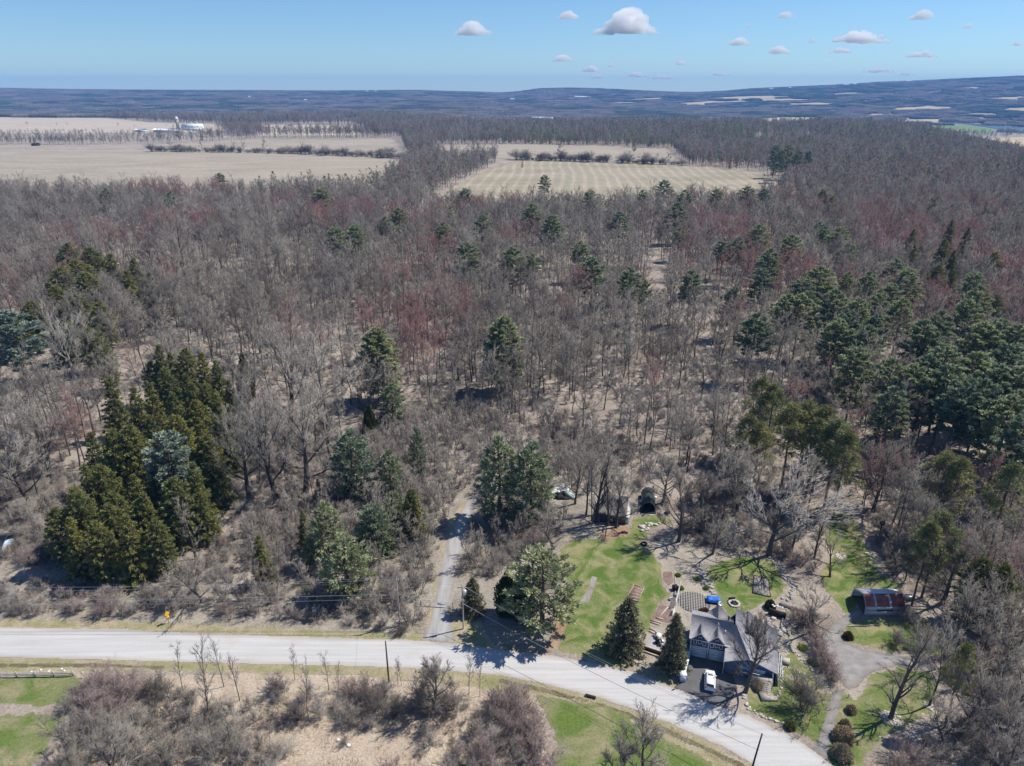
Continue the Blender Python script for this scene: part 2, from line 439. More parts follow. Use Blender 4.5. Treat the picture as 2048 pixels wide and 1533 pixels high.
sheet('garden_ground', [GP([(1300, 1085), (1345, 1078), (1420, 1085), (1500, 1110), (1440, 1130), (1405, 1142), (1410, 1155), (1432, 1185), (1450, 1225), (1540, 1235), (1570, 1190), (1580, 1160), (1610, 1190), (1600, 1230), (1640, 1300), (1655, 1370), (1560, 1310), (1540, 1300), (1390, 1290), (1375, 1330), (1365, 1370), (1290, 1335), (1250, 1325), (1300, 1250), (1340, 1190), (1322, 1150)])],
      0.011, 0.25, M['garden_soil'], 'pale garden soil and old stems round the blue house', 'ground', 0.5, 2)
L_MAIN = GP([(1118, 1098), (1140, 1080), (1180, 1078), (1250, 1072), (1262, 1040), (1320, 1030), (1350, 1040), (1300, 1060), (1285, 1085), (1315, 1110), (1327, 1145), (1330, 1165), (1340, 1188), (1318, 1210), (1302, 1240), (1298, 1262), (1268, 1305), (1235, 1335), (1180, 1322), (1124, 1302), (1118, 1272), (1138, 1220), (1142, 1170), (1112, 1135)])
L_YARD = GP([(1408, 1138), (1440, 1125), (1500, 1112), (1540, 1122), (1562, 1145), (1574, 1170), (1562, 1195), (1535, 1203), (1510, 1216), (1472, 1240), (1450, 1235), (1430, 1185), (1412, 1152)])
L_SIDE = GP([(1565, 1308), (1590, 1305), (1625, 1345), (1660, 1378), (1645, 1386), (1560, 1343)])
L_RIGHT = GP([(1650, 1040), (1690, 1022), (1712, 1040), (1732, 1090), (1762, 1150), (1800, 1170), (1805, 1180), (1722, 1185), (1705, 1232), (1680, 1216), (1655, 1190), (1640, 1150), (1665, 1110), (1648, 1070)])
L_LOOP = GP([(1686, 1250), (1722, 1236), (1850, 1238), (1905, 1290), (1875, 1312), (1780, 1306), (1725, 1292), (1698, 1281), (1685, 1264)])
L_LEFT1 = GP([(-200, 1357), (140, 1352), (174, 1365), (165, 1390), (138, 1412), (-200, 1414)])
L_LEFT2 = GP([(-200, 1428), (132, 1427), (112, 1470), (60, 1533), (30, 1620), (-200, 1620)])
L_NEAR = GP([(1067, 1390), (1100, 1394), (1190, 1407), (1255, 1430), (1300, 1462), (1400, 1510), (1480, 1560), (1550, 1640), (1100, 1660), (1112, 1500), (1096, 1440)])
sheet('lawn', [L_MAIN, L_YARD, L_SIDE, L_RIGHT, L_LOOP], 0.014, 0.22, M['lawn'], 'bright green spring lawn with worn straw patches around the house', 'lawn', 1.0, 1.7)
sheet('rough_lawn', [GP([(1740, 1347), (1800, 1332), (1865, 1345), (1880, 1390), (1850, 1440), (1790, 1470), (1740, 1490), (1720, 1560), (1680, 1600), (1640, 1560), (1655, 1500), (1600, 1470), (1500, 1425), (1490, 1392), (1550, 1345), (1650, 1387), (1690, 1380), (1720, 1400)]), L_NEAR, L_LEFT1, L_LEFT2],
      0.0165, 0.25, M['lawn_dry'], 'patchy olive green grass of the lower yard and roadside', 'lawn', 1.0, 1.7)
sheet('ditch', [GP([(1000, 1357), (1088, 1376), (1182, 1400), (1258, 1425), (1337, 1458), (1440, 1504), (1520, 1545), (1500, 1550), (1430, 1512), (1330, 1468), (1250, 1434), (1180, 1409), (1085, 1386), (995, 1366)]), GP([(-260, 1326), (200, 1327), (330, 1333), (330, 1339), (200, 1336), (-260, 1337)])],
      0.0125, 0.2, M['ditch_weeds'], 'dark weedy ditch along the near edge of the road', 'ditch', 0.35, 1.5)
sheet('lawn_slab', [GP([(1183, 1152), (1196, 1155), (1189, 1177), (1176, 1174)]), GP([(1175, 1177), (1188, 1180), (1176, 1207), (1160, 1203)])], 0.0225, 0.12, M['lane'], 'narrow grey slab strip sunk in the main lawn', 'slab', 0.08, 1)
sheet('lane', [GP([(846, 1281), (912, 1288), (903, 1235), (906, 1180), (914, 1130), (932, 1070), (950, 1018), (975, 985), (1040, 955), (1110, 935), (1112, 925), (1030, 940), (955, 975), (926, 1015), (905, 1050), (886, 1110), (876, 1160), (862, 1230)])],
      0.020, 0.2, M['lane'], 'straight grey gravel lane running from the road into the woods', 'lane', 0.18, 1.5)
sheet('gravel_drive', [GP([(1655, 1257), (1690, 1228), (1722, 1214), (1730, 1232), (1700, 1247), (1686, 1263), (1690, 1284), (1725, 1298), (1790, 1309), (1870, 1318), (1875, 1336), (1795, 1334), (1742, 1346), (1716, 1376), (1695, 1380), (1668, 1350), (1645, 1312), (1638, 1280)]),
                       GP([(1692, 1378), (1664, 1384), (1652, 1420), (1640, 1470), (1622, 1500), (1655, 1518), (1668, 1470), (1682, 1410)]),
                       GP([(-200, 1195), (0, 1160), (28, 1168), (42, 1190), (10, 1238), (-20, 1258), (-200, 1258)])],
      0.0235, 0.2, M['gravel_drive'], 'worn grey gravel drive looping past the arched metal shed', 'drive', 0.3, 1.5)
sheet('driveway', [GP([(1370, 1316), (1377, 1308), (1455, 1324), (1476, 1378), (1452, 1424), (1345, 1379), (1360, 1352)])], 0.027, 0.15, M['asphalt'], 'dark asphalt driveway in front of the garage doors', 'driveway', 0.12, 1.0)
sheet('road', [ROAD], 0.031, 0.25, M['road'], 'pale grey unpaved road curving across the foreground', 'road', 0.22, 2.0)
sheet('stone_dust_pad', [GP([(1288, 1293), (1301, 1271), (1345, 1282), (1338, 1312), (1312, 1304)])], 0.018, 0.12, M['stone_dust'], 'grey stone dust pad at the foot of the timber steps', 'patio', 0.1, 1)
sheet('mulch_bed', [GP([(1326, 1143), (1345, 1143), (1347, 1165), (1336, 1174), (1325, 1160)]), GP([(1318, 1212), (1340, 1212), (1352, 1235), (1338, 1248), (1300, 1240)])], 0.0185, 0.12, M['mulch'], 'brown mulched garden bed beside the main lawn', 'garden bed', 0.12, 1)
sheet('bare_earth_patch', [GP([(1108, 1232), (1128, 1222), (1136, 1240), (1122, 1290), (1098, 1306), (1090, 1296), (1104, 1265)]), GP([(1195, 1066), (1255, 1050), (1262, 1070), (1210, 1082)])], 0.0195, 0.2, M['rust_litter'], 'rusty brown patch of fallen needles at the lawn edge', 'ground', 0.4, 1.2)

# --- farm fields
def field_mat(name, a, b, rows=None, rot=0.0):
    t = NT(name)
    c = t.ramp(t.noise(0.012, 6, 0.7, t.coord('Object', (.5, 1.4, 1)), 1.0), [(0.36, a), (0.62, b)])
    if rows:
        w = t.n("ShaderNodeTexWave"); w.inputs["Scale"].default_value = rows; w.inputs["Distortion"].default_value = 5.0; w.inputs["Detail"].default_value = 3; w.inputs["Detail Scale"].default_value = 0.25
        mp = t.n("ShaderNodeMapping"); mp.inputs["Rotation"].default_value = (0, 0, rot); t.l(t.coord(), mp.inputs[0]); t.l(mp.outputs[0], w.inputs["Vector"])
        c = t.mix(1.0, c, t.ramp(w.outputs["Fac"], [(0.0, (0.93, 0.95, 0.92)), (0.72, (0.98,) * 3), (0.88, (1.17, 1.15, 1.12)), (1.0, (1.15, 1.13, 1.1))]), 'MULTIPLY')
    c = t.mix(1.0, c, t.ramp(t.noise(0.18, 5, 0.75), [(0.3, (0.8,) * 3), (0.7, (1.2,) * 3)]), 'MULTIPLY')
    return t.out(c, 0.95)
M['stubble'] = field_mat("corn_stubble", (0.285, 0.245, 0.19), (0.365, 0.315, 0.25), 0.05, 1.2)
M['stubble_green'] = field_mat("striped_stubble", (0.27, 0.24, 0.165), (0.36, 0.31, 0.235), 0.024, 0.06)
M['pale_field'] = field_mat("pale_field_grass", (0.40, 0.335, 0.25), (0.48, 0.41, 0.32))
M['tan_field'] = field_mat("tan_valley_field", (0.42, 0.32, 0.17), (0.52, 0.42, 0.26))
M['green_field'] = field_mat("winter_wheat", (0.13, 0.20, 0.05), (0.17, 0.235, 0.07))
F1 = GP([(-400, 300), (300, 299), (420, 305), (700, 309), (818, 322), (808, 340), (745, 384), (500, 394), (-400, 397)])
F1B = GP([(-400, 288), (100, 291), (280, 290), (520, 279), (790, 279), (802, 290), (760, 300), (700, 303), (300, 298), (-400, 299.5)])
F2 = GP([(850, 297), (890, 290), (1050, 289), (1200, 292), (1345, 299), (1365, 327), (1040, 317), (900, 318)])
F3 = GP([(1045, 319), (1200, 325), (1400, 333), (1520, 345), (1572, 362), (1552, 390), (1490, 420), (1200, 428), (900, 430), (835, 432), (880, 384), (960, 345)])
F0 = GP([(-400, 230), (160, 229), (300, 245), (440, 249), (470, 258), (380, 266), (-400, 267)])
F0B = GP([(530, 250), (700, 251), (735, 258), (730, 271), (520, 272)])
F0C = GP([(560, 222.5), (640, 221), (668, 226), (560, 227)]); F0D = GP([(390, 222), (450, 221), (475, 226), (400, 227)])
F4 = GP([(1560, 334), (1800, 342), (1900, 352), (1640, 341)])
CLEAR = [GP([(-400, 286), (100, 290), (280, 289), (520, 278), (800, 276), (822, 318), (745, 384), (-400, 397)]), GP([(850, 296), (890, 289.5), (1345, 297), (1372, 330), (1575, 362), (1490, 420), (835, 432), (960, 345), (1000, 322), (900, 318)])]
FIELDS = [F0, F0B, F0C, F0D, F1, F1B, F2, F3, F4]
sheet('stubble_field', [F1, F1B], 0.1, 8.0, M['stubble'], 'wide dry stubble field beyond the woods at the left', 'field', 10, 70, True)
sheet('back_field', [F2, F4], 0.1, 8.0, M['stubble'], 'dry stubble strip behind the thin hedgerow at mid distance', 'field', 8, 60, True)
sheet('striped_field', [F3], 0.1, 5.0, M['stubble_green'], 'stubble field with curving pale rows and greenish tint', 'field', 8, 40, True)
sheet('pasture', [F0, F0B, F0C, F0D], 0.1, 8.0, M['pale_field'], 'pale straw pasture around the distant white barn', 'pasture', 8, 120, True)
def GT(px, py):
    """where the sight line of a pixel meets the hilly ground"""
    az = (px - 1024) / FPX; cy = -(py - 766.5) / FPX; dy = CP + cy * SP; dz = -SP + cy * CP
    yy = np.geomspace(1500, 9800, 3000); hit = np.nonzero(CAM_H + yy * dz / dy <= terrain(az / dy * yy, yy) + 2)[0]
    y_ = yy[hit[0]] if len(hit) else 9300.0
    return (az / dy * y_, y_)
def VT(pts, z=0):
    c = sum(p[1] for p in pts) / len(pts)
    return np.array([GT(a, c + (b - c) * 1.7 + .6) for a, b in pts])
def VP(pts, z):
    return np.array([G(px, py, z) for px, py in pts])
V_TAN = [VT(q, z) for q, z in (
    ([(1345, 206), (1410, 203), (1480, 202.5), (1500, 205), (1440, 206), (1400, 209)], -35), ([(1400, 195.5), (1470, 193.5), (1540, 192.5), (1600, 194), (1560, 196), (1470, 198)], -15), ([(1510, 199), (1560, 198), (1640, 199), (1600, 202), (1530, 202)], -30),
    ([(1775, 216), (1850, 213.5), (1900, 214), (1930, 216), (1880, 219), (1800, 220)], -45), ([(1835, 184), (1890, 181.5), (1895, 183.5), (1850, 186)], 30), ([(1900, 176.5), (1960, 175), (1968, 177), (1910, 178.5)], 60),
    ([(1250, 198), (1310, 196.3), (1350, 196.6), (1320, 199), (1265, 200)], -30), ([(2000, 217), (2060, 215), (2120, 217), (2060, 220), (2005, 220)], -50), ([(1500, 238), (1570, 236.5), (1650, 237), (1640, 242), (1560, 245), (1510, 243)], -62),
    ([(1790, 241), (1850, 239), (1900, 240), (1890, 245), (1800, 246)], -62), ([(1960, 282), (2040, 279), (2150, 281), (2150, 296), (2060, 297), (1985, 294)], -62), ([(1720, 229), (1790, 227.5), (1800, 229.5), (1740, 231)], -55),
    ([(1640, 188), (1700, 185.5), (1740, 186.5), (1690, 189)], 10), ([(1600, 222), (1680, 220.5), (1700, 222), (1630, 224)], -55), ([(1060, 201), (1120, 200), (1180, 200.5), (1120, 202.5)], 0), ([(1180, 206), (1260, 204.5), (1300, 205.5), (1220, 207.5)], 0), ([(1560, 208), (1640, 206), (1700, 207.5), (1620, 210.5)], 0), ([(1960, 196), (2040, 193.5), (2100, 195), (2020, 199)], 0), ([(150, 205), (230, 203.5), (250, 204.5), (180, 206)], 0), ([(560, 200), (640, 199), (660, 200), (590, 201.5)], 0), ([(820, 192.5), (880, 191.5), (900, 192.3), (850, 193.6)], 0), ([(1700, 201), (1760, 199.5), (1775, 201), (1720, 202.5)], -20))]
V_GREEN = [VP([(1830, 256), (1930, 251), (1995, 262), (1990, 270), (1850, 264)], -62), VP([(1970, 299), (2120, 301), (2120, 308), (2010, 307)], -62)]
sheet('valley_field', V_TAN, 1.2, 24.0, M['tan_field'], 'pale tan farm fields scattered across the far valley', 'field', 30, 150, True)
sheet('green_field', V_GREEN, 1.2, 16.0, M['green_field'], 'green winter wheat field beside the river', 'field', 8, 120, True)
wt = NT("river_water")
M['water'] = wt.out((0.05, 0.09, 0.14), 0.12)
wt.b.inputs["Specular IOR Level"].default_value = 0.5
V_RIVER = [VP([(1870, 244), (1960, 249), (2040, 256), (2150, 262), (2150, 275), (2060, 270), (2000, 262), (1930, 250.5), (1870, 246)], -61)]
sheet('river', V_RIVER, 2.0, 20.0, M['water'], 'blue river winding through the valley at the right', 'river', 6, 200, True)
sheet('pond', [GP([(700, 222.5), (745, 221.5), (748, 225), (705, 225.5)])], 1.0, 20.0, M['water'], 'small dark pond beyond the left fields', 'pond', 8, 100, True)
V_OPEN = [VP([(1790, 238), (2200, 234), (2200, 312), (1965, 312), (1905, 276), (1815, 268)], -62)]
OPEN_FAR = FIELDS + V_TAN + V_GREEN + V_RIVER
# ------------------------------------------------------------------ tree shapes
def nrm(v):
    return v / (np.linalg.norm(v, axis=-1, keepdims=True) + 1e-9)
def bend(p, d, L, n, up, jit, rng):
    pts = [np.array(p, float)]; d = np.array(d, float)
    for _ in range(n):
        d = nrm(d + np.array([0, 0, up]) + rng.normal(0, jit, 3)); pts.append(pts[-1] + d * L / n)
    return np.array(pts)
def along(paths, t):
    """points and directions at parameter t (N,) of N stacked paths (N,k,3)"""
    k = paths.shape[1] - 1; f = np.clip(t, 0, .999) * k; i = f.astype(int); w = (f - i)[:, None]
    n = np.arange(len(paths)); a = paths[n, i]; b = paths[n, i + 1]
    return a * (1 - w) + b * w, nrm(b - a)
def bare(seed, H=22.0, top=0.92, first=0.4, nl=12, cr=4.2, el=(40, 62), r0=0.2, n2=6, n3=5, n4=5, tw=0.017, tl=1.0, up=0.16, lean=0.0, stems=1, shape=0.7, lod=False, jit=0.13):
    """a leafless tree: trunk and limbs in one mesh, branches and twigs in another"""
    rng = np.random.default_rng(seed)
    T = MB(); B = MB(); limbs = []; lr = []
    for s in range(stems):
        a = rng.uniform(0, 6.28); off = 0.0 if stems == 1 else 0.35
        d0 = np.array([math.cos(a) * (0.28 if stems > 1 else lean), math.sin(a) * (0.28 if stems > 1 else lean), 1.0])
        tr = bend((math.cos(a) * off, math.sin(a) * off, -0.3), nrm(d0), H * top * (1 if s == 0 else rng.uniform(.75, 1)), 7, 0.03, 0.05, rng)
        rs = r0 * (1 if stems == 1 else 0.7) * np.array([1.25, 1, .88, .76, .62, .46, .3, .1])
        T.tube(tr, rs, 5 if lod else 7, cap=False)
        nn = nl if stems == 1 else max(4, int(nl * 0.6)); az = rng.uniform(0, 6.28)
        for q in range(nn):
            f = (q + rng.uniform(0, .8)) / nn; t = first + (0.97 - first) * f
            p, d = along(tr[None], np.array([t])); az += 2.4 + rng.normal(0, .35)
            e = math.radians(el[0] + (el[1] - el[0]) * f + rng.normal(0, 7))
            L = cr * (1.05 - f ** 1.5 * 0.55) * (0.55 + 0.45 * min(1, f / 0.25 + 0.35)) * rng.uniform(.75, 1.2) / max(.35, math.cos(e)) ** shape
            L = min(L, H * .62)
            dd = np.array([math.cos(az) * math.cos(e), math.sin(az) * math.cos(e), math.sin(e)])
            pa = bend(p[0], dd, L, 4, up, jit, rng); rr = np.interp(t, np.linspace(0, 1, 8), rs) * 0.55
            rr = max(rr, 0.035); limbs.append(pa); lr.append(rr)
            T.tube(pa, rr * np.array([1, .8, .6, .4, .15]), 4 if lod else 5, cap=False)
        limbs.append(bend(tr[-3], nrm(tr[-1] - tr[-3]), H * .2, 4, .1, .1, rng)); lr.append(.05)
    P = np.array(limbs); LR = np.array(lr); LL = np.linalg.norm(P[:, -1] - P[:, 0], axis=1)
    def children(paths, Ls, n, t0, ang, k, up, rng):
        N = len(paths); idx = np.repeat(np.arange(N), n); t = rng.uniform(t0, 1.0, N * n)
        p, d = along(paths[idx], t)
        dd = nrm(d + nrm(rng.normal(0, 1, p.shape)) * ang + np.array([0, 0, up]))
        return p, dd, Ls[idx] * k * (1.15 - 0.55 * t) * rng.uniform(.6, 1.25, N * n)
    p, d, L = children(P, LL, n2, 0.22, 0.75, 0.5, 0.22, rng)
    L = np.clip(L, 0.6, 6)
    m = p + d * L[:, None] * .5; d2 = nrm(d + rng.normal(0, .16, d.shape) + np.array([0, 0, .12])); e = m + d2 * L[:, None] * .5
    S2 = np.stack([p, m, e], 1)
    B.spikes(p, e, 0.010 * L + 0.018 if not lod else 0.016 * L + 0.03, rng.uniform(.2, .6, len(p)))
    p, d, L3 = children(S2, L, n3, 0.15, 0.7, 0.55, 0.15, rng)
    L3 = np.clip(L3, .5, 2.6)
    q = p + d * L3[:, None]
    B.spikes(p, q, tw * (1.5 if not lod else 2.6), rng.uniform(.2, .8, len(p)))
    if n4:
        S3 = np.stack([p, (p + q) / 2, q], 1)
        p, d, L4 = children(S3, L3, n4, 0.1, 0.75, 0.6, 0.12, rng)
        L4 = np.clip(L4 * tl, .25, 1.6)
        B.spikes(p, p + d * L4[:, None], tw, rng.uniform(.3, 1, len(p)))
    return T, B
def bush(seed, H=2.4, R=1.8, n=22, n2=7, n3=6, tw=0.016, el=(30, 85)):
    rng = np.random.default_rng(seed); B = MB()
    a = rng.uniform(0, 6.28, n); e = np.radians(rng.uniform(*el, n)); L = rng.uniform(.7, 1.1, n)
    d = np.stack([np.cos(a) * np.cos(e), np.sin(a) * np.cos(e), np.sin(e)], 1)
    p = np.stack([rng.normal(0, .12 * R, n), rng.normal(0, .12 * R, n), np.full(n, -.05)], 1)
    q = p + d * (L[:, None] * np.array([R * 1.25, R * 1.25, H])); m = (p + q) / 2 + rng.normal(0, .1 * R, (n, 3)); m[:, 2] += .12 * H
    B.spikes(p, m, tw * 2.2, .3); B.spikes(m - (m - p) * .1, q, tw * 1.7, .4)
    S = np.stack([p, m, q], 1); k = np.repeat(np.arange(n), n2); t = rng.uniform(.2, 1, n * n2)
    p2, d2 = along(S[k], t); dd = nrm(d2 + nrm(rng.normal(0, 1, p2.shape)) * .8 + np.array([0, 0, .2])); L2 = rng.uniform(.25, .5, n * n2) * (H + R) * .5
    q2 = p2 + dd * L2[:, None]; B.spikes(p2, q2, tw * 1.2, rng.uniform(.2, .8, len(p2)))
    k = np.repeat(np.arange(len(p2)), n3); S2 = np.stack([p2, (p2 + q2) / 2, q2], 1)
    p3, d3 = along(S2[k], rng.uniform(.1, 1, len(k))); dd = nrm(d3 + nrm(rng.normal(0, 1, p3.shape)) * .9 + np.array([0, 0, .15]))
    q3 = p3 + dd * (rng.uniform(.12, .3, len(k)) * (H + R) * .5)[:, None]; q3[:, 2] = np.maximum(q3[:, 2], .02)
    B.spikes(p3, q3, tw, rng.uniform(.3, 1, len(p3)))
    return B
def sprays(N, p, d, ln, wd, spread, rng, up=0.35):
    dd = nrm(d + rng.normal(0, spread, p.shape) + np.array([0, 0, up]))
    w = np.cross(dd, rng.normal(0, 1, p.shape)); w = nrm(w)
    l = ln * rng.uniform(.65, 1.3, len(p))
    return p, dd * l[:, None], w * (wd * rng.uniform(.7, 1.3, len(p)))[:, None]
def pine(seed, H=24.0, base=0.35, R=5.2, step=0.95, nb=5, ncl=19, nbl=13, bl=0.65, bw=0.13, prof='pine', droop=-0.05, tipup=0.28, up=0.35, r0=0.22, gap=0.12):
    rng = np.random.default_rng(seed); T = MB(); B = MB()
    lean = rng.normal(0, .012, 2)
    T.tube([(lean[0] * z + rng.normal(0, .03), lean[1] * z + rng.normal(0, .03), z) for z in np.linspace(-.3, H, 8)], r0 * np.array([1.25, 1, .9, .78, .64, .48, .3, .04]), 7, cap=False)
    P = []; D = []; TN = []
    z = base * H; az = 0
    while z < H * .985:
        f = (z - base * H) / (H * (1 - base))
        if prof == 'pine': L = R * (0.55 + 0.75 * f if f < .35 else 0.81 + .19 * math.sin((f - .35) * 3)) * (1 - f ** 2.6) + .25
        elif prof == 'cone': L = R * (1 - f) ** .85 + .15
        elif prof == 'dome': L = R * math.sqrt(max(0.03, 1 - (f * 1.0) ** 2)) * (.75 + .25 * min(1, f * 5))
        else: L = R * (1 - f ** 3) * (.7 + .3 * min(1, f * 4))
        n = max(3, int(nb * (0.6 + .6 * L / R)))
        for q in range(n):
            if rng.random() < gap: continue
            az += 6.283 / n + rng.normal(0, .25); l = L * (rng.uniform(.72, 1.15) if prof != 'cone' else rng.uniform(.5, 1.25))
            e = droop + 0.75 * f ** 1.6 + rng.normal(0, .08)
            zz = z + rng.uniform(-.4, .4) * step
            d = np.array([math.cos(az) * math.cos(e), math.sin(az) * math.cos(e), math.sin(e)])
            p0 = np.array([lean[0] * zz, lean[1] * zz, zz]); p1 = p0 + d * l * .55; d2 = nrm(d + np.array([0, 0, tipup])); p2 = p1 + d2 * l * .45
            T.tube([p0, p1, p2], [.03 + .012 * l, .02 + .007 * l, .01], 3, cap=False)
            k = max(2, int(ncl * (l / R + .15)))
            t = np.sqrt(rng.uniform(.05, 1, k)) if prof != 'cone' else rng.uniform(.15, 1, k) ** .7
            pp, dd = along(np.repeat(np.array([[p0, p1, p2]]), k, 0), t)
            side = nrm(np.cross(dd, [0, 0, 1.0])) * (rng.uniform(-1, 1, k) * (.12 + .22 * l * (1.1 - t)))[:, None]
            pp = pp + side; out = nrm(dd + side * .5)
            pp = np.repeat(pp, nbl, 0); out = np.repeat(out, nbl, 0); P.append(pp + rng.normal(0, .1, pp.shape)); D.append(out)
            TN.append(np.repeat(np.clip(rng.normal(.08 + .62 * t ** 1.4, .14), 0, 1), nbl))  # tips lighter; shade inside the crown put into the tone near the trunk
        z += step * rng.uniform(.8, 1.2)
    P = np.vstack(P); D = np.vstack(D); TN = np.concatenate(TN)
    k = 8 * nbl; P = np.vstack([P, np.array([[lean[0] * H, lean[1] * H, H]]) - np.array([0, 0, 1.0]) * rng.uniform(0, 1.6, k)[:, None]]); D = np.vstack([D, nrm(rng.normal(0, .5, (k, 3)) + [0, 0, .8])]); TN = np.concatenate([TN, np.full(k, .6)])
    p, d, w = sprays(len(P), P, D, bl, bw, .55, rng, up)
    B.blades(p, d, w, np.clip(TN + rng.normal(0, .14, len(P)), 0, 1))
    return T, B
def tufty(seed, H=22.0, base=.5, R=4.2, n=90, r0=.2):
    """a red pine: bare pole, crown of round needle tufts"""
    rng = np.random.default_rng(seed); T = MB(); B = MB()
    T.tube([(rng.normal(0, .06), rng.normal(0, .06), z) for z in np.linspace(-.3, H, 8)], r0 * np.array([1.2, 1, .92, .84, .74, .6, .4, .05]), 7, cap=False)
    P = []; TN = []
    for q in range(n):
        f = rng.random() ** .8; z = H * (base + (1 - base) * f); a = rng.uniform(0, 6.28); r = R * (1 - f ** 2.4) * math.sqrt(rng.uniform(.08, 1)) + .2
        c = np.array([r * math.cos(a), r * math.sin(a), z]); T.tube([(0, 0, z - .3 * r), c * [.6, .6, 1] - [0, 0, .12 * r], c], [.05, .035, .02], 3, cap=False)
        k = 60; v = nrm(rng.normal(0, 1, (k, 3))); P.append(np.hstack([np.repeat(c[None], k, 0) + v * .28, v])); TN.append(np.full(k, rng.uniform(.2, .75)))
    P = np.vstack(P); p, d, w = sprays(len(P), P[:, :3], P[:, 3:], .6, .07, .2, rng, .3)
    B.blades(p, d, w, np.clip(np.concatenate(TN) + rng.normal(0, .12, len(P)), 0, 1))
    return T, B
def column(seed, H=6.0, R=1.5, n=5200, bl=.42, bw=.085):
    rng = np.random.default_rng(seed); T = MB(); B = MB(); T.tube([(0, 0, -.2), (0, 0, H * .5), (0, 0, H * .9)], [.14, .1, .03], 6, cap=False)
    f = rng.random(n); a = rng.uniform(0, 6.28, n); rad = R * np.sqrt(np.clip(np.sin(np.pi * np.clip(f * .78 + .2, 0, 1)), 0, 1)) * np.where(f > .6, ((1 - f) / .4) ** .75, 1) * (.85 + .15 * np.sin(a * 5 + f * 9)) * np.sqrt(rng.uniform(.35, 1, n))
    p = np.stack([rad * np.cos(a), rad * np.sin(a), f * H * .97 + .05], 1); d = nrm(np.stack([np.cos(a) * .5, np.sin(a) * .5, np.full(n, .9)], 1))
    p, d, w = sprays(n, p, d, bl, bw, .35, rng, .2); B.blades(p, d, w, np.clip(rng.normal(.4, .22, n), 0, 1))
    return T, B

PROTO = {}
def proto(key, tb, bark, leaf, H):
    T, B = tb
    PROTO[key] = [T.mesh("trunk", M[bark]), B.mesh("crown", M[leaf]), H]
def recolour(key, src, bark, leaf):
    t, c, H = PROTO[src]; t = t.copy(); c = c.copy(); t.materials[0] = M[bark]; c.materials[0] = M[leaf]; PROTO[key] = [t, c, H]
proto('wood_a', bare(11, nl=13, cr=5.4, first=.33, el=(30, 60), n2=8, n3=6, up=.07, tw=.02), 'bark', 'twig', 22)
proto('wood_b', bare(12, nl=12, cr=4.4, first=.42, el=(38, 66), n2=8, n3=6, up=.09, tw=.02), 'bark', 'twig', 22)
proto('wood_c', bare(13, nl=14, cr=6.0, first=.28, el=(26, 60), top=.85, n2=8, n3=6, up=.07, tw=.02), 'bark', 'twig', 22)
proto('wood_d', bare(14, nl=10, cr=6.0, first=.34, el=(40, 64), top=.75, r0=.26, n2=10, n3=6, up=.08, tw=.02), 'bark', 'twig', 22)
recolour('red_a', 'wood_a', 'bark', 'twig_red'); recolour('red_c', 'wood_c', 'bark', 'twig_red')
recolour('dark_b', 'wood_b', 'bark', 'twig_dark'); recolour('dark_d', 'wood_d', 'bark', 'twig_dark')
proto('broad_a', bare(21, H=15, top=.72, first=.2, nl=13, cr=5.2, el=(22, 62), r0=.3, n2=8, n3=6, n4=5, tw=.016), 'bark', 'twig', 15)
proto('broad_b', bare(22, H=15, top=.6, first=.3, nl=9, cr=5.8, el=(38, 66), r0=.33, n2=9, n3=6, n4=5, tw=.016, up=.2), 'bark', 'twig', 15)
proto('broad_dark', bare(26, H=15, top=.68, first=.22, nl=14, cr=5.4, el=(20, 64), r0=.32, n2=10, n3=8, n4=6, tw=.017), 'bark', 'twig_dark', 15)
recolour('broad_dense', 'broad_dark', 'bark', 'twig')
recolour('broad_pale', 'broad_b', 'bark_pale', 'twig_pale')
proto('pale_spread', bare(25, H=16, top=.5, first=.3, nl=10, cr=7.5, el=(25, 60), r0=.32, n2=9, n3=6, n4=3, tw=.03, up=.08, jit=.22), 'bark', 'twig_pale', 16)
proto('vase', bare(23, H=18, top=.9, first=.1, nl=14, cr=2.6, el=(62, 78), r0=.26, n2=6, n3=5, n4=4, tw=.015, up=.08), 'bark', 'twig', 18)
proto('leaner', bare(24, H=9, top=.7, first=.25, nl=10, cr=3.4, el=(25, 60), r0=.2, n2=7, n3=6, n4=4, tw=.014, lean=.35, jit=.25), 'bark', 'twig', 9)
proto('sapling_a', bare(31, H=8, top=.95, first=.25, nl=12, cr=1.3, el=(42, 60), r0=.07, n2=4, n3=4, n4=2, tw=.011, tl=.8), 'bark', 'twig', 8)
proto('sapling_b', bare(32, H=8, top=.9, first=.3, nl=10, cr=1.7, el=(45, 65), r0=.075, n2=4, n3=4, n4=3, tw=.011, tl=.8), 'bark', 'twig', 8)
proto('scrub_tree', bare(33, H=9, top=.8, first=.12, nl=9, cr=2.2, el=(48, 66), r0=.09, n2=6, n3=5, n4=4, tw=.015, stems=3), 'bark', 'twig_brush', 9)
for q, (s, c) in enumerate(((41, 6.0), (42, 6.6), (43, 5.4))):
    proto('far_' + 'abc'[q], bare(s, cr=c, first=.25, nl=12, el=(28, 62), n2=6, n3=9, n4=0, tw=.04, lod=True, up=.07), 'bark', 'twig', 22)
recolour('far_red', 'far_a', 'bark', 'twig_red'); recolour('far_dark', 'far_b', 'bark', 'twig_dark')
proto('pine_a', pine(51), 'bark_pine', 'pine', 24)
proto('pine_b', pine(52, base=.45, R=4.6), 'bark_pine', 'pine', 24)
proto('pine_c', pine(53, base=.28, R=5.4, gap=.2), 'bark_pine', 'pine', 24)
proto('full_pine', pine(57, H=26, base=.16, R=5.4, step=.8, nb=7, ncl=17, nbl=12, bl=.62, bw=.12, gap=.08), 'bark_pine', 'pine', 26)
recolour('pine_blue', 'pine_c', 'bark_pine', 'pine_blue'); recolour('pine_blue_b', 'pine_a', 'bark_pine', 'pine_blue')
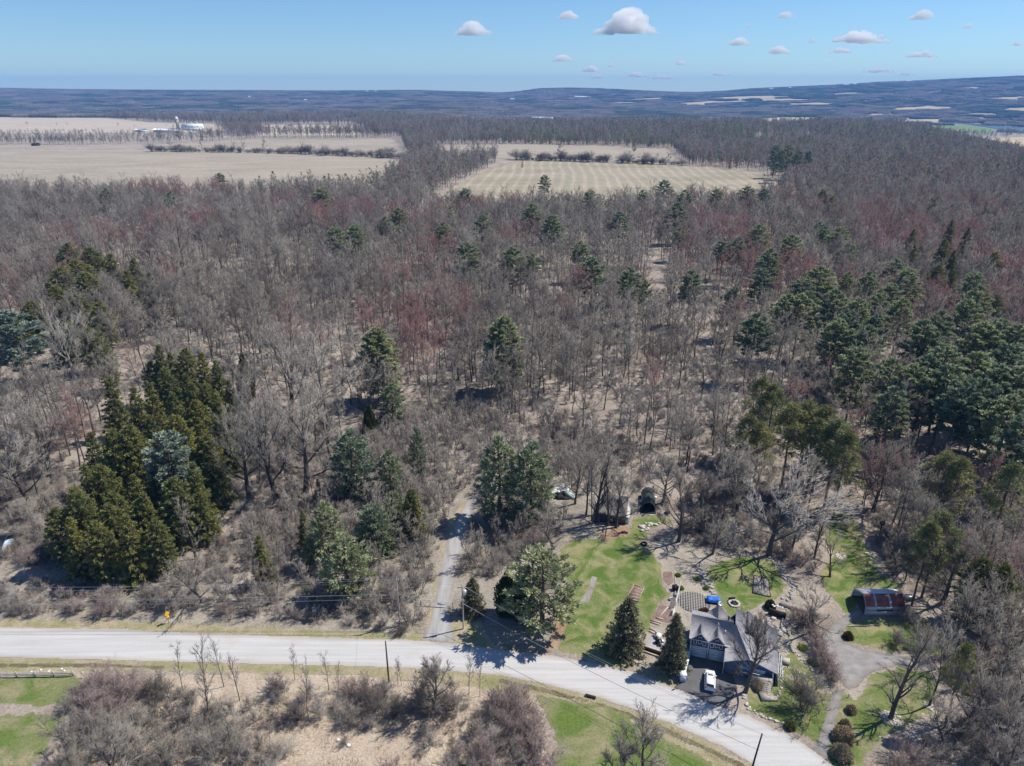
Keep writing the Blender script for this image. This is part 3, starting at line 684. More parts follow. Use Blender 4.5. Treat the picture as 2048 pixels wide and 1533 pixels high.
proto('yard_pine', pine(54, H=13,  base=.08, R=3.9, step=.7, nb=7, ncl=13, nbl=9, bl=.5, bw=.09, prof='pine'), 'bark_pine', 'pine', 13)
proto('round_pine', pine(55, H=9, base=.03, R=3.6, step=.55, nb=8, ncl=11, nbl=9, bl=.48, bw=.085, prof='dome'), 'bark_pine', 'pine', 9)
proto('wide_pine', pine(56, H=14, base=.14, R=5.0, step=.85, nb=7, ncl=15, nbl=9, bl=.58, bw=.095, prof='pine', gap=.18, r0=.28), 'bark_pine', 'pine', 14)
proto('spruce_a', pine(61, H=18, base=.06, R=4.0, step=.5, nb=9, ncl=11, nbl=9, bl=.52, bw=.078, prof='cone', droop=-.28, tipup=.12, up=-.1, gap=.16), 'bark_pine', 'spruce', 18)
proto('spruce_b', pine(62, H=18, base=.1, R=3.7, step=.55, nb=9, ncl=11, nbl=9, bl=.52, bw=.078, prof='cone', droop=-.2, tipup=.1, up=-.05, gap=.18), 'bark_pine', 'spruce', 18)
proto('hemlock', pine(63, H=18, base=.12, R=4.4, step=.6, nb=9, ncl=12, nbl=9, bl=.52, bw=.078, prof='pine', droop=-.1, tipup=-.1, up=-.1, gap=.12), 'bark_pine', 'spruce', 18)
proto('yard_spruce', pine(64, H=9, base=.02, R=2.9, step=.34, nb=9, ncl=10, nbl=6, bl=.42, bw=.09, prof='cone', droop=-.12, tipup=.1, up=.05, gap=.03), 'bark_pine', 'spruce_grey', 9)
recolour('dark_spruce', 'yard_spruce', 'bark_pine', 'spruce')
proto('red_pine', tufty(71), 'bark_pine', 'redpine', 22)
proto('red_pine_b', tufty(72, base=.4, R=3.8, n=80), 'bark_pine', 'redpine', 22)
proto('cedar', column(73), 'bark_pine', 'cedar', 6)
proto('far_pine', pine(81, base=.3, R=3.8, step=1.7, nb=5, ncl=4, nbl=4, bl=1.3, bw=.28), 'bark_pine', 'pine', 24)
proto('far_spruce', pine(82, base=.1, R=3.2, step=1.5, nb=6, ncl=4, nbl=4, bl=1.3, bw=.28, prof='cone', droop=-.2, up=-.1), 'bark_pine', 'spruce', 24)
BUSH = {}
for q in range(4):
    BUSH['grey' + 'abcd'[q]] = bush(90 + q, H=2.2 + .3 * q, R=1.6 + .2 * (q % 3)).mesh("bush", M['twig_brush'])
for k, s, mt in (('dark', 95, 'twig_dark'), ('purple', 96, 'twig_purple'), ('pale', 97, 'twig')):
    BUSH[k] = bush(s, H=3.4, R=2.8, n=34, n2=9, n3=8).mesh("bush", M[mt])
LOWB = [bush(101 + q, H=1.3, R=1.1, n=12, n2=6, n3=4, tw=.014).mesh("brush", M[mt]) for q, mt in enumerate(('twig_brush', 'twig', 'twig_purple'))]

GTREE = {}                                             # first placed object pair of every kind, used by the scattered woods
def tree(key, x, y, H, label, cat='tree', group=None, name=None, rz=None, wid=1.0, z=0.0):
    t, c, H0 = PROTO[key]
    s = H / H0
    o = thing(name or ('pine_tree' if 'pine' in key else 'spruce_tree' if ('spruce' in key or key == 'hemlock') else 'cedar_tree' if key == 'cedar' else 'bare_tree'),
              label, cat, (x, y, z), RNG.uniform(0, 6.28) if rz is None else rz, group, (s * wid, s * wid, s))
    a = link('trunk', t, o); b = link('crown', c, o)
    GTREE.setdefault(key, (a, b))
    return o

def scatter(name, pts, keys, idx, rot, scl, label, cat, src, kind='stuff'):
    """one object that repeats already placed trees over many points"""
    me = bpy.data.meshes.new(name); n = len(pts)
    me.vertices.add(n); me.vertices.foreach_set("co", np.asarray(pts, np.float32).ravel())
    for nm, arr, ty in (("rot", rot, 'FLOAT'), ("scl", scl, 'FLOAT'), ("var", idx, 'INT')):
        a = me.attributes.new(nm, ty, 'POINT'); a.data.foreach_set("value", np.asarray(arr, np.float32 if ty == 'FLOAT' else np.int32))
    o = tag(link(name, me), label, cat, kind=kind)
    g = bpy.data.node_groups.new(name, 'GeometryNodeTree')
    g.interface.new_socket("Geometry", in_out='INPUT', socket_type='NodeSocketGeometry')
    g.interface.new_socket("Geometry", in_out='OUTPUT', socket_type='NodeSocketGeometry')
    N = g.nodes; Lk = g.links.new; gi = N.new('NodeGroupInput'); go = N.new('NodeGroupOutput'); J = N.new('GeometryNodeJoinGeometry')
    def named(nm, ty):
        q = N.new('GeometryNodeInputNamedAttribute'); q.data_type = ty; q.inputs[0].default_value = nm
        return [s for s in q.outputs if s.enabled and s.name == 'Attribute'][0]
    rotv = N.new('ShaderNodeCombineXYZ'); Lk(named("rot", 'FLOAT'), rotv.inputs[2])
    e2r = N.new('FunctionNodeEulerToRotation'); Lk(rotv.outputs[0], e2r.inputs[0])
    sc = named("scl", 'FLOAT'); va = named("var", 'INT')
    for k, key in enumerate(keys):
        cmp = N.new('FunctionNodeCompare'); cmp.data_type = 'INT'; cmp.operation = 'EQUAL'
        ins = [s for s in cmp.inputs if s.enabled]; Lk(va, ins[0]); ins[1].default_value = k
        iop = N.new('GeometryNodeInstanceOnPoints'); Lk(gi.outputs[0], iop.inputs['Points']); Lk(cmp.outputs[0], iop.inputs['Selection'])
        jj = N.new('GeometryNodeJoinGeometry')
        for ob in src[key]:
            oi = N.new('GeometryNodeObjectInfo'); oi.inputs['Object'].default_value = ob; oi.inputs['As Instance'].default_value = True
            Lk(oi.outputs['Geometry'], jj.inputs[0])
        Lk(jj.outputs[0], iop.inputs['Instance']); Lk(e2r.outputs[0], iop.inputs['Rotation']); Lk(sc, iop.inputs['Scale'])
        Lk(iop.outputs[0], J.inputs[0])
    Lk(J.outputs[0], go.inputs[0])
    md = o.modifiers.new("scatter", 'NODES'); md.node_group = g
    return o
# ------------------------------------------------------------------ evergreens (tip seen in the photograph, base row or height)
ORD = ["leftmost", "second from left", "third from left", "fourth from left", "fifth from left", "sixth from left", "seventh from left", "eighth from left", "ninth from left", "tenth from left",
       "eleventh from left", "twelfth from left", "thirteenth from left", "fourteenth from left", "fifteenth from left", "sixteenth from left"]
def ordinal(i, n):
    return "only one" if n == 1 else "rightmost" if i == n - 1 else ORD[i]
CONIFERS = []
def conifer(x, yt, hb, key, label, group=None, cat=None, wid=1.0, xb=None):
    if hb > 60:
        bx, by = G(x if xb is None else xb, hb); H = tall(x, hb, yt)
    else:
        bx, by = G(x, yt, hb); H = hb
    CONIFERS.append((bx, by))
    cat = cat or ('pine tree' if 'pine' in key else 'cedar' if key == 'cedar' else 'spruce tree')
    return tree(key, bx, by, H, label, cat, group, wid=wid)
def conifer_group(where, noun, H, lst):
    H *= 1.12
    lst = sorted(lst)
    for q, e in enumerate(lst):
        x, yt, key = e[:3]; h = e[3] * (1.12 if H > 22 and e[3] < 60 else 1) if len(e) > 3 else H * (1 + 0.08 * math.sin(x * 1.7 + yt))
        conifer(x, yt, h, key, f"{noun}, {ordinal(q, len(lst))} {where}", f"{noun}s {where}", wid=(e[4] if len(e) > 4 else 1.0) * ((1.2 if x > 1660 and yt > 540 else 1.5) if key.startswith('pine') else 1.12 if key.startswith('red') else 1.0))
conifer(697, 1075, 1195, 'wide_pine', 'wide yellow green pine standing behind the power lines by the road', 'pines left of the lane', wid=1.3)
conifer(712, 867, 995, 'yard_pine', 'bushy green pine with bright low skirt, left of the lane', 'pines left of the lane', wid=1.2)
conifer(783, 905, 998, 'yard_pine', 'half bare green pine beside the bushy skirted pine', 'pines left of the lane', wid=1.05)
conifer(838, 858, 960, 'yard_pine', 'narrow leaning green pine in the scrub above the lane', 'pines left of the lane', wid=.6)
conifer(790, 990, 1045, 'round_pine', 'small bright green pine behind the dark conical spruce', 'pines left of the lane')
conifer(757, 1016, 1105, 'round_pine', 'round full dark green pine in the scrub left of the lane', 'pines left of the lane', wid=1.1)
conifer(662, 1010, 1130, 'yard_pine', 'tall green pine behind the wide roadside pine', 'pines left of the lane', wid=.95)
conifer(625, 1078, 1140, 'yard_pine', 'small pale green pine left of the wide roadside pine', 'pines left of the lane', wid=.9)
conifer(828, 980, 1075, 'dark_spruce', 'dark conical spruce with clean outline left of the lane', wid=.95)
conifer(613, 1022, 1105, 'spruce_b', 'thin olive spruce at the left of the pine thicket', wid=.9)
conifer(640, 958, 1012, 'spruce_b', 'short sparse spruce behind the pine thicket', wid=.9)
conifer(530, 1070, 1168, 'spruce_b', 'young see-through spruce alone in the brown scrub', wid=1.0)
conifer(742, 812, 872, 'cedar', 'narrow olive cedar below the tallest lone pine', wid=.8)
conifer(755, 655, 805, 'full_pine', 'tall full white pine standing above the scrub', wid=1.6, xb=765)
conifer(787, 770, 850, 'yard_pine', 'lower green pine tucked against the tall full white pine', wid=1.3)
conifer(497, 712, 800, 'cedar', 'slender dark evergreen spire in the open woods', wid=.75)
conifer(1000, 880, 1040, 'yard_pine', 'left one of two green pines where the lane enters the woods', wid=1.0)
conifer(1062, 893, 1048, 'yard_pine', 'right one of two green pines where the lane enters the woods', wid=1.05)
conifer(946, 1157, 1226, 'yard_spruce', 'small green spruce beside the pole with the transformer', wid=.95)
conifer(1014, 1147, 1228, 'cedar', 'left dark clipped cedar beside the big road pine', wid=1.05)
conifer(1045, 1155, 1238, 'cedar', 'right dark clipped cedar half behind the big road pine', wid=1.0)
conifer(1085, 1105, 1260, 'wide_pine', 'big two toned pine by the road at the lawn corner', wid=1.4)
conifer(1250, 1198, 1303, 'yard_spruce', 'dense dark spruce on the lawn below the raised beds', wid=1.0)
conifer(1343, 1230, 1338, 'yard_spruce', 'open greyish spruce beside the garage and timber steps', wid=.75)
conifer(55, 622, 770, 'pine_blue', 'large pale blue green pine at the left edge of the woods', wid=1.9)
conifer(362, 868, 1040, 'pine_blue_b', 'pale blue pine glowing among the dark spruce stand', wid=1.45)
conifer(1010, 633, 785, 'full_pine', 'tall lone white pine with dark shadow in mid woods', wid=1.6)
conifer(1292, 560, 24, 'pine_c', 'one-sided ragged pine leaning over the forest gap', wid=.8)
conifer(1835, 755, 880, 'pine_c', 'broad multi-topped pine at the front of the right hand pine stand', wid=1.25)
conifer(1470, 575, 23, 'pine_c', 'broad round headed pine alone above the right woods', wid=1.15)
conifer(1785, 568, 25, 'pine_c', 'broadest dark pine crowning the right hand pine stand', wid=1.4)
conifer(1868, 392, 25, 'spruce_a', 'tallest black green spruce on the far right ridge slope', wid=1.1)
conifer(902, 282, 18, 'far_spruce', 'dark spruce standing alone in the hedge between two fields')
conifer(1888, 1290, 1450, 'red_pine_b', 'sunlit olive pine beside the lower right yard', wid=.9)
conifer_group('of the big dark stand above the road', 'dark olive spruce', 19, [(315, 690, 'spruce_a'), (365, 698, 'hemlock'), (402, 705, 'spruce_a'), (428, 722, 'spruce_b'), (458, 760, 'spruce_b', 17), (330, 738, 'hemlock'), (298, 765, 'spruce_a'), (217, 755, 'spruce_a', 20, 1.1), (262, 775, 'spruce_b'), (345, 785, 'spruce_a'), (390, 800, 'hemlock'), (432, 832, 'spruce_a', 17), (398, 836, 'spruce_b'), (225, 862, 'hemlock'), (300, 832, 'spruce_a'), (352, 830, 'hemlock')])
conifer_group('at the roadside front of the dark stand', 'dark bushy hemlock', 19, [(180, 865, 'spruce_a', 19, 1.1), (250, 852, 'hemlock'), (232, 892, 'spruce_a', 19, 1.0), (166, 930, 'spruce_a', 19, 1.0), (205, 930, 'hemlock', 19, 1.0), (262, 950, 'spruce_b', 18, 1.0), (302, 915, 'spruce_a', 18, 1.1), (275, 1000, 'hemlock', 16, 1.1), (330, 965, 'spruce_b', 15), (152, 975, 'hemlock', 17, 1.0), (228, 985, 'hemlock', 17, 1.0), (345, 905, 'spruce_b', 17)])
conifer_group('along the skirt of the dark stand', 'low branched hemlock', 12, [(170, 1035, 'spruce_a', 1155, 1.05), (222, 1045, 'hemlock', 1165, 1.05), (282, 1030, 'spruce_a', 1160, 1.05), (335, 1040, 'hemlock', 1150, 1.0), (142, 1015, 'hemlock', 1135, 1.05), (252, 1008, 'hemlock', 1135, 1.0), (372, 955, 'hemlock', 1095, 1.1), (410, 925, 'spruce_b', 1075, 1.0), (318, 985, 'spruce_b', 1120, 1.05), (440, 880, 'spruce_a', 1010, 1.1), (420, 985, 'spruce_b', 1085, 1.1), (195, 985, 'hemlock', 1125, 1.0)])
conifer_group('of the upper right dark stand', 'olive spruce', 17, [(430, 788, 'spruce_a', 17, 1.2), (462, 812, 'spruce_b', 16, 1.2), (412, 768, 'hemlock', 18, 1.1), (372, 748, 'spruce_a', 18, 1.1), (446, 842, 'spruce_a', 16, 1.2), (412, 872, 'hemlock', 17, 1.1), (385, 765, 'spruce_b', 18, 1.2), (340, 705, 'spruce_a', 17, 1.1), (300, 725, 'hemlock', 16, 1.1)])
conifer_group('in the shadowy upper left stand', 'olive green hemlock', 20, [(130, 487, 'hemlock', 22, 1.5), (182, 495, 'hemlock', 22, 1.5), (150, 520, 'hemlock', 22, 1.6), (216, 508, 'spruce_b', 22, 1.4), (250, 540, 'spruce_b', 21, 1.4), (300, 545, 'spruce_b', 21, 1.3), (268, 515, 'spruce_b', 22, 1.3), (170, 545, 'hemlock', 21, 1.5), (120, 535, 'hemlock', 21, 1.5)])
conifer_group('around the pale blue pine at left', 'shaded hemlock', 19, [(112, 572, 'hemlock', 19, 1.5), (152, 588, 'hemlock', 19, 1.3), (195, 606, 'hemlock', 19, 1.4), (62, 602, 'hemlock', 19, 1.5), (18, 622, 'hemlock', 19, 1.5), (205, 690, 'hemlock', 17), (120, 640, 'hemlock', 18, 1.5), (178, 655, 'hemlock', 18, 1.4)])
conifer_group('along the far left wood edge', 'dark crowned pine', 23, [(672, 455, 'pine_a', 24), (706, 450, 'pine_c', 24), (640, 377, 'pine_a', 24, 1.2), (338, 384, 'pine_b'), (210, 378, 'pine_b', 21), (437, 347, 'pine_a', 22), (797, 417, 'pine_a'), (768, 435, 'pine_b', 20)])
conifer_group('below the left end of the striped field', 'green white pine', 23, [(930, 379, 'pine_a', 24), (965, 430, 'pine_c'), (885, 447, 'pine_b'), (935, 486, 'pine_a'), (1025, 494, 'pine_c', 24), (1065, 408, 'pine_a', 25), (1105, 431, 'pine_a', 25), (1090, 351, 'pine_a'), (900, 415, 'pine_b', 20), (1065, 508, 'pine_b', 20), (1160, 484, 'pine_b', 20)])
conifer_group('below the middle of the striped field', 'bushy topped white pine', 23, [(1182, 381, 'pine_a'), (1240, 424, 'pine_a'), (1185, 514, 'pine_c', 24), (1285, 381, 'pine_b', 20), (1330, 361, 'pine_a', 23, 1.2), (1370, 381, 'pine_b'), (1355, 406, 'pine_a', 25), (1360, 458, 'pine_b', 18), (1433, 379, 'pine_a'), (1262, 538, 'pine_b', 23), (1385, 543, 'pine_b', 22)])
conifer_group('below the right end of the striped field', 'deep green white pine', 23, [(1495, 374, 'pine_a', 23, 1.2), (1530, 379, 'pine_a', 23, 1.1), (1475, 477, 'pine_b'), (1450, 479, 'pine_b', 20), (1521, 450, 'pine_a'), (1587, 470, 'pine_a', 24), (1540, 499, 'pine_b'), (1523, 538, 'pine_a'), (1515, 628, 'pine_b', 23), (1610, 558, 'pine_a', 23), (1575, 590, 'pine_b')])
conifer_group('scattered over the upper right woods', 'dusky pine', 22, [(1648, 380, 'hemlock', 22, 1.2), (1667, 393, 'hemlock'), (1700, 488, 'pine_a'), (1682, 455, 'pine_a', 22), (1652, 455, 'pine_b', 20), (1645, 533, 'pine_a', 24, 1.1), (1740, 545, 'pine_b', 22), (1697, 545, 'pine_b', 18), (1820, 538, 'pine_a', 23), (1606, 590, 'pine_a', 24), (1795, 520, 'pine_b', 21), (1640, 445, 'pine_b', 19)])
conifer_group('on the right ridge slope', 'blackish spruce', 22, [(1905, 440, 'spruce_a', 23), (1830, 458, 'spruce_a'), (1890, 478, 'spruce_a', 24, 1.2), (1925, 490, 'spruce_b'), (1908, 500, 'spruce_b'), (1832, 490, 'spruce_b', 19), (1990, 505, 'hemlock', 20, 1.1), (1940, 455, 'spruce_b'), (1880, 530, 'hemlock', 19), (1910, 540, 'spruce_b', 17), (2000, 592, 'hemlock', 19)])
conifer_group('in the blue green stand right of the maples', 'soft white pine', 24, [(1674, 580, 'pine_a'), (1720, 598, 'pine_a', 25, 1.1), (1762, 590, 'pine_b'), (1808, 598, 'pine_a', 24), (1755, 630, 'pine_c', 23), (1680, 640, 'pine_c', 24, 1.1), (1740, 652, 'pine_a'), (1720, 695, 'pine_c', 24, 1.1), (1850, 640, 'pine_a'), (1868, 655, 'pine_b'), (1885, 622, 'pine_b', 24), (1700, 625, 'pine_b')])
conifer_group('in the dense stand at the right edge', 'dense blue green pine', 25, [(1955, 545, 'pine_a'), (1965, 575, 'pine_b'), (1942, 600, 'pine_a'), (2005, 640, 'pine_c', 25, 1.2), (1975, 645, 'pine_c', 25, 1.2), (2040, 650, 'pine_c', 25, 1.2), (2025, 690, 'pine_a', 25, 1.2), (1960, 705, 'pine_a', 25, 1.1), (1900, 692, 'pine_a', 26, 1.1), (2005, 730, 'pine_c', 25, 1.2), (2045, 735, 'pine_c', 25, 1.2), (1975, 760, 'pine_a', 24, 1.1)])
conifer_group('at the front of the right pine stand', 'layered white pine', 25, [(1785, 718, 'pine_a', 24), (1862, 712, 'pine_a', 24, 1.1), (1832, 728, 'pine_c', 24, 1.1), (1905, 730, 'pine_a', 25, 1.2), (1935, 760, 'pine_b', 25, 1.1), (2030, 790, 'pine_c', 24, 1.2), (2060, 830, 'pine_a', 24), (1790, 775, 'pine_b', 22)])
conifer_group('behind the blue house', 'olive red pine', 22, [(1590, 808, 'red_pine', 22, 1.2), (1622, 803, 'red_pine', 22, 1.2), (1655, 815, 'red_pine_b', 22, 1.2), (1682, 840, 'red_pine', 22, 1.2), (1502, 832, 'red_pine_b', 21, 1.1), (1525, 845, 'red_pine', 20), (1527, 757, 'red_pine_b', 22), (1552, 768, 'red_pine', 22), (1700, 865, 'red_pine_b', 21, 1.1), (1640, 840, 'red_pine_b', 21, 1.2)])
conifer_group('above and beyond the metal shed', 'olive tufted pine', 21, [(1900, 905, 'red_pine', 20, 1.1), (1927, 918, 'red_pine_b', 20, 1.2), (2030, 930, 'red_pine_b', 21, 1.1), (1890, 1022, 'red_pine', 19, 1.1), (1868, 1045, 'red_pine_b', 18), (1975, 1115, 'hemlock', 14, 1.1), (2020, 1130, 'hemlock', 14, 1.1)])
conifer_group('at the far right corner of the striped field', 'big field edge pine', 27, [(1545, 291, 'pine_c', 357, .75), (1568, 290, 'pine_a', 360, .8), (1590, 300, 'pine_c', 362, .75), (1612, 302, 'pine_a', 356, .75), (1556, 300, 'pine_a', 366, .7)])
conifer_group('in the woods behind the stubble strip', 'distant dark pine', 24, [(1258, 263, 'far_pine'), (1270, 268, 'far_spruce'), (1430, 248, 'far_pine'), (1446, 260, 'far_pine'), (1480, 245, 'far_pine'), (1110, 243, 'far_pine'), (1190, 252, 'far_pine'), (1330, 250, 'far_spruce'), (1380, 256, 'far_pine'), (1045, 316, 'far_spruce', 12), (1350, 246, 'far_pine'), (1508, 262, 'far_pine')])
CONIFERS = np.array(CONIFERS)

# ------------------------------------------------------------------ bare trees that stand out
def btree(key, x, yb, yt, label, group=None, wid=1.0, rz=None, cat='tree', name=None):
    bx, by = G(x, yb); H = tall(x, yb, yt); NOTABLE.append((bx, by, 3.0)); return tree(key, bx, by, H, label, cat, group, wid=wid, rz=rz, name=name)
NOTABLE = []
btree('broad_dark', 1357, 1083, 940, 'spreading dark bare tree casting a branchy shadow on the lawn')
btree('pale_spread', 1538, 1112, 905, 'huge whitish bare tree with tangled spreading crown behind the house', wid=1.15)
btree('vase', 1628, 1118, 1012, 'vase shaped bare tree beside the upper right lawn', wid=1.2)
btree('leaner', 1660, 1155, 1075, 'crooked small bare tree left of the arched metal shed', wid=1.1)
btree('broad_b', 1150, 1008, 885, 'dark forked bare tree behind the junk pile', wid=.8)
btree('vase', 1192, 1045, 880, 'many stemmed bare tree in front of the old shed', wid=1.25)
btree('wood_b', 1183, 1042, 905, 'straight bare tree left of the old shed', wid=.8)
btree('leaner', 1108, 1098, 1005, 'crooked old apple tree at the top corner of the lawn', wid=1.25)
btree('broad_dark', 1490, 1385, 1222, 'big dark bare tree shading the front of the blue house', wid=.95)
btree('vase', 1781, 1437, 1228, 'tall slender bare tree in a stone ring on the lower lawn', wid=1.1)
btree('wood_d', 1858, 1412, 1240, 'bare tree in a small stone ring at the lawn edge', wid=.8)
btree('leaner', 1628, 1262, 1165, 'gnarled bare tree at the creek bank right of the house', wid=1.2)
btree('broad_a', 498, 995, 800, 'wide branching bare tree right of the dark spruce stand', wid=1.0)
btree('broad_b', 552, 1005, 770, 'tall grey bare tree in the open woods left of the pines', wid=1.0)
btree('broad_a', 612, 985, 745, 'large fuzzy bare tree between the dark stand and the pines', wid=1.1)
btree('wood_d', 655, 905, 650, 'tall rounded bare tree left of the tall full white pine', wid=1.2)
btree('broad_b', 585, 860, 620, 'big grey bare tree behind the dark stand', wid=1.1)
btree('broad_a', 520, 905, 720, 'wide grey bare tree just right of the slender dark spire', wid=1.0)
btree('broad_a', 60, 1010, 860, 'wide low bare tree left of the dark stand', wid=1.3)
btree('broad_b', 100, 960, 790, 'grey bare tree in the woods at the left border', wid=1.1)
btree('wood_c', 377, 582, 425, 'stout dark bare tree standing clear in the left woods', wid=1.3)
btree('broad_pale', 148, 760, 620, 'silvery forked bare tree beside the pale blue pine', wid=.9)
btree('leaner', 408, 1205, 1105, 'dark crooked tree leaning over the road brush', wid=1.3)
btree('broad_dense', 1285, 1560, 1420, 'fine twigged bare tree on the near roadside grass', wid=1.1)
btree('broad_dense', 1240, 1580, 1470, 'low spreading bare tree at the bottom edge of the near grass', wid=1.0)
btree('leaner', 150, 1508, 1405, 'small reddish stemmed tree at the edge of the left lawn', wid=1.2)
btree('broad_dense', 245, 1590, 1450, 'pale grey bushy tree at the bottom left', wid=1.1)
btree('broad_dark', 868, 1432, 1318, 'big rounded dark thicket tree on the near roadside', wid=1.3)
btree('vase', 392, 1118, 1000, 'small bare tree in the scrub right of the dark stand', wid=1.2)
for q, (k_, x_, yb, yt) in enumerate(sorted([('wood_c', 1905, 1335, 1170), ('broad_a', 1955, 1305, 1150), ('broad_b', 2005, 1345, 1190), ('broad_a', 1925, 1465, 1310), ('wood_d', 1972, 1425, 1250), ('broad_a', 2035, 1455, 1300), ('leaner', 1895, 1515, 1400), ('broad_b', 1992, 1530, 1370), ('broad_a', 2045, 1385, 1230), ('wood_c', 1962, 1235, 1060), ('wood_a', 2022, 1262, 1080), ('broad_dark', 1885, 1205, 1060), ('wood_d', 1935, 1172, 1010)], key=lambda e: e[1])):
    btree(k_, x_, yb, yt, f"grey bare tree, {ordinal(q, 13)} in the tangled lower right woods", 'bare trees in the lower right woods', wid=1.15)
for q, (k_, x_, yb, yt) in enumerate(sorted([('broad_dark', 1402, 1065, 945), ('wood_c', 1442, 1052, 900), ('broad_dense', 1475, 1030, 890), ('leaner', 1425, 1108, 1015), ('wood_d', 1502, 1062, 905), ('leaner', 1580, 1108, 1005), ('broad_dense', 1325, 1005, 900), ('wood_c', 1612, 1062, 915)], key=lambda e: e[1])):
    btree(k_, x_, yb, yt, f"dark bare tree, {ordinal(q, 8)} on the bank behind the back lawn", 'bare trees behind the back lawn', wid=1.1)
for q, (k_, x_, yb, yt) in enumerate(sorted([('broad_dense', 1822, 1135, 985), ('wood_c', 1788, 1092, 940), ('broad_dark', 1745, 1025, 885), ('wood_d', 1855, 1085, 920), ('leaner', 1795, 1145, 1060)], key=lambda e: e[1])):
    btree(k_, x_, yb, yt, f"dark bare tree, {ordinal(q, 5)} above the arched metal shed", 'bare trees above the metal shed', wid=1.1)
for q, (k_, x_, yb, yt) in enumerate(sorted([('vase', 1216, 1052, 915), ('broad_dense', 1232, 1056, 935), ('wood_d', 1172, 1030, 890), ('vase', 1204, 1028, 880)], key=lambda e: e[1])):
    btree(k_, x_, yb, yt, f"twiggy bare tree, {ordinal(q, 4)} crowding the front of the old shed", 'bare trees in front of the old shed', wid=1.0)
SAP = [(366, 1381, 1292), (417, 1425, 1275), (424, 1472, 1330), (448, 1374, 1278), (479, 1402, 1303), (590, 1361, 1288), (658, 1381, 1298), (677, 1382, 1325), (796, 1370, 1312), (803, 1371, 1318), (938, 1389, 1298), (960, 1393, 1328), (463, 1501, 1415), (540, 1500, 1450), (557, 1427, 1390), (616, 1432, 1330), (345, 1420, 1330)]
for q, (x, yb, yt) in enumerate(sorted(SAP)):
    btree('sapling_a' if q % 2 else 'sapling_b', x, yb, yt, f"thin bare sapling, {ORD[q] if q < 16 else 'rightmost'} in front of the road", 'saplings in front of the road', wid=.7, name='sapling')

# ------------------------------------------------------------------ the woods
def jitter(x0, x1, y0, y1, s, rng):
    X, Y = np.meshgrid(np.arange(x0, x1, s), np.arange(y0, y1, s), indexing='ij')
    return (X + rng.uniform(-.48, .48, X.shape) * s).ravel(), (Y + rng.uniform(-.48, .48, Y.shape) * s).ravel()
def pix(x, y, z=0.0):
    dz = z - CAM_H; dep = y * CP - dz * SP; up = y * SP + dz * CP
    return 1024 + FPX * x / dep, 766.5 - FPX * up / dep
W_NEAR = GP([(-700, 1010), (60, 1012), (130, 1000), (200, 1010), (470, 1010), (620, 990), (690, 890), (760, 850), (900, 820), (1100, 860), (1250, 890), (1300, 940), (1420, 955), (1560, 1000), (1640, 985), (1700, 1005), (1790, 1110), (1850, 1150), (1880, 1230), (1905, 1340), (1945, 1500), (1980, 1600), (2700, 1600)])
W_NEAR = np.vstack([W_NEAR, [(900, 600), (900, 720), (-900, 720), (-900, 300)]])
STAND = GP([(120, 1050), (200, 870), (300, 800), (460, 815), (475, 880), (450, 1000), (420, 1060), (330, 1170), (130, 1170)])
GAP = GP([(1283, 620), (1292, 520), (1318, 510), (1326, 560), (1312, 640), (1295, 650)])
KEEP_OUT = [ROAD, L_MAIN, L_YARD, L_SIDE, L_RIGHT, L_LOOP, GP([(1100, 1050), (1100, 985), (1330, 985), (1330, 1060)]), GP([(1690, 1250), (1690, 1150), (1860, 1150), (1860, 1260)])]
def clear_of(x, y, near=5.5):
    ok = np.ones(x.shape, bool)
    pts = np.vstack([np.column_stack([CONIFERS, np.full(len(CONIFERS), near)]), np.array(NOTABLE)])
    for px_, py_, r in pts: ok &= (x - px_) ** 2 + (y - py_) ** 2 > r * r
    for P in KEEP_OUT: ok &= ~inside(P, x, y)
    for P in FIELDS: ok &= ~inside(P, x, y)
    return ok
rng = np.random.default_rng(77)
x, y = jitter(-620, 760, 75, 700, 6.1, rng)
k = inside(W_NEAR, x, y) & (np.abs(x) < 0.80 * y + 45) & ~inside(STAND, x, y) & ~inside(GAP, x, y) & clear_of(x, y)
dens = fbm(x, y, 45, 9, 3); dist = np.hypot(x, y)
k &= dens + rng.uniform(-.25, .25, x.shape) > np.where(dist < 190, .40, np.where(dist < 330, .46, .37)) - .08 * sst(100, 250, x)
x, y, dist = x[k], y[k], dist[k]
redn = fbm(x, y, 45, 21, 3) + 0.12 * sst(330, 520, dist) * sst(560, 640, 1200 - dist) + .05 * sst(-50, 150, x)
u = rng.random(len(x))
key = np.where((redn > .69) & (u < .6), np.where(rng.random(len(x)) < .5, 'red_a', 'red_c'), np.choose(rng.integers(0, 8, len(x)), ['wood_a', 'wood_b', 'wood_c', 'wood_d', 'wood_a', 'wood_c', 'dark_b', 'dark_d']))
Ht = rng.normal(18.0, 4.0, len(x)).clip(9, 26) * np.where(dist < 210, .86, 1)
order = np.argsort(dist); near = order[:250]
ZONES = [(480, 'in the woods round the big dark spruce stand'), (950, 'in the open woods above the scrub left of the lane'), (1400, 'in the woods behind the dark arched tent shelter'), (1760, 'in the woods behind the blue house'), (9999, 'in the woods right of the arched metal shed')]
for i in near:
    px_, py_ = pix(x[i], y[i])
    where = next(w for l, w in ZONES if px_ < l)
    kind = 'reddish budding' if key[i].startswith('red') else 'dark' if key[i].startswith('dark') else 'tall grey'
    tree(str(key[i]), x[i], y[i], Ht[i], f"{kind} bare tree {where}", 'tree', f"{kind} bare trees {where}", wid=rng.uniform(.85, 1.15))
WKEYS = ['wood_a', 'wood_b', 'wood_c', 'wood_d', 'red_a', 'red_c', 'dark_b', 'dark_d']
for q in WKEYS:
    if q not in GTREE:
        tree(q, 150.0 + 9 * WKEYS.index(q), 260.0, 20, "tall bare tree deep in the woods behind the blue house", 'tree', 'bare trees deep in the woods')
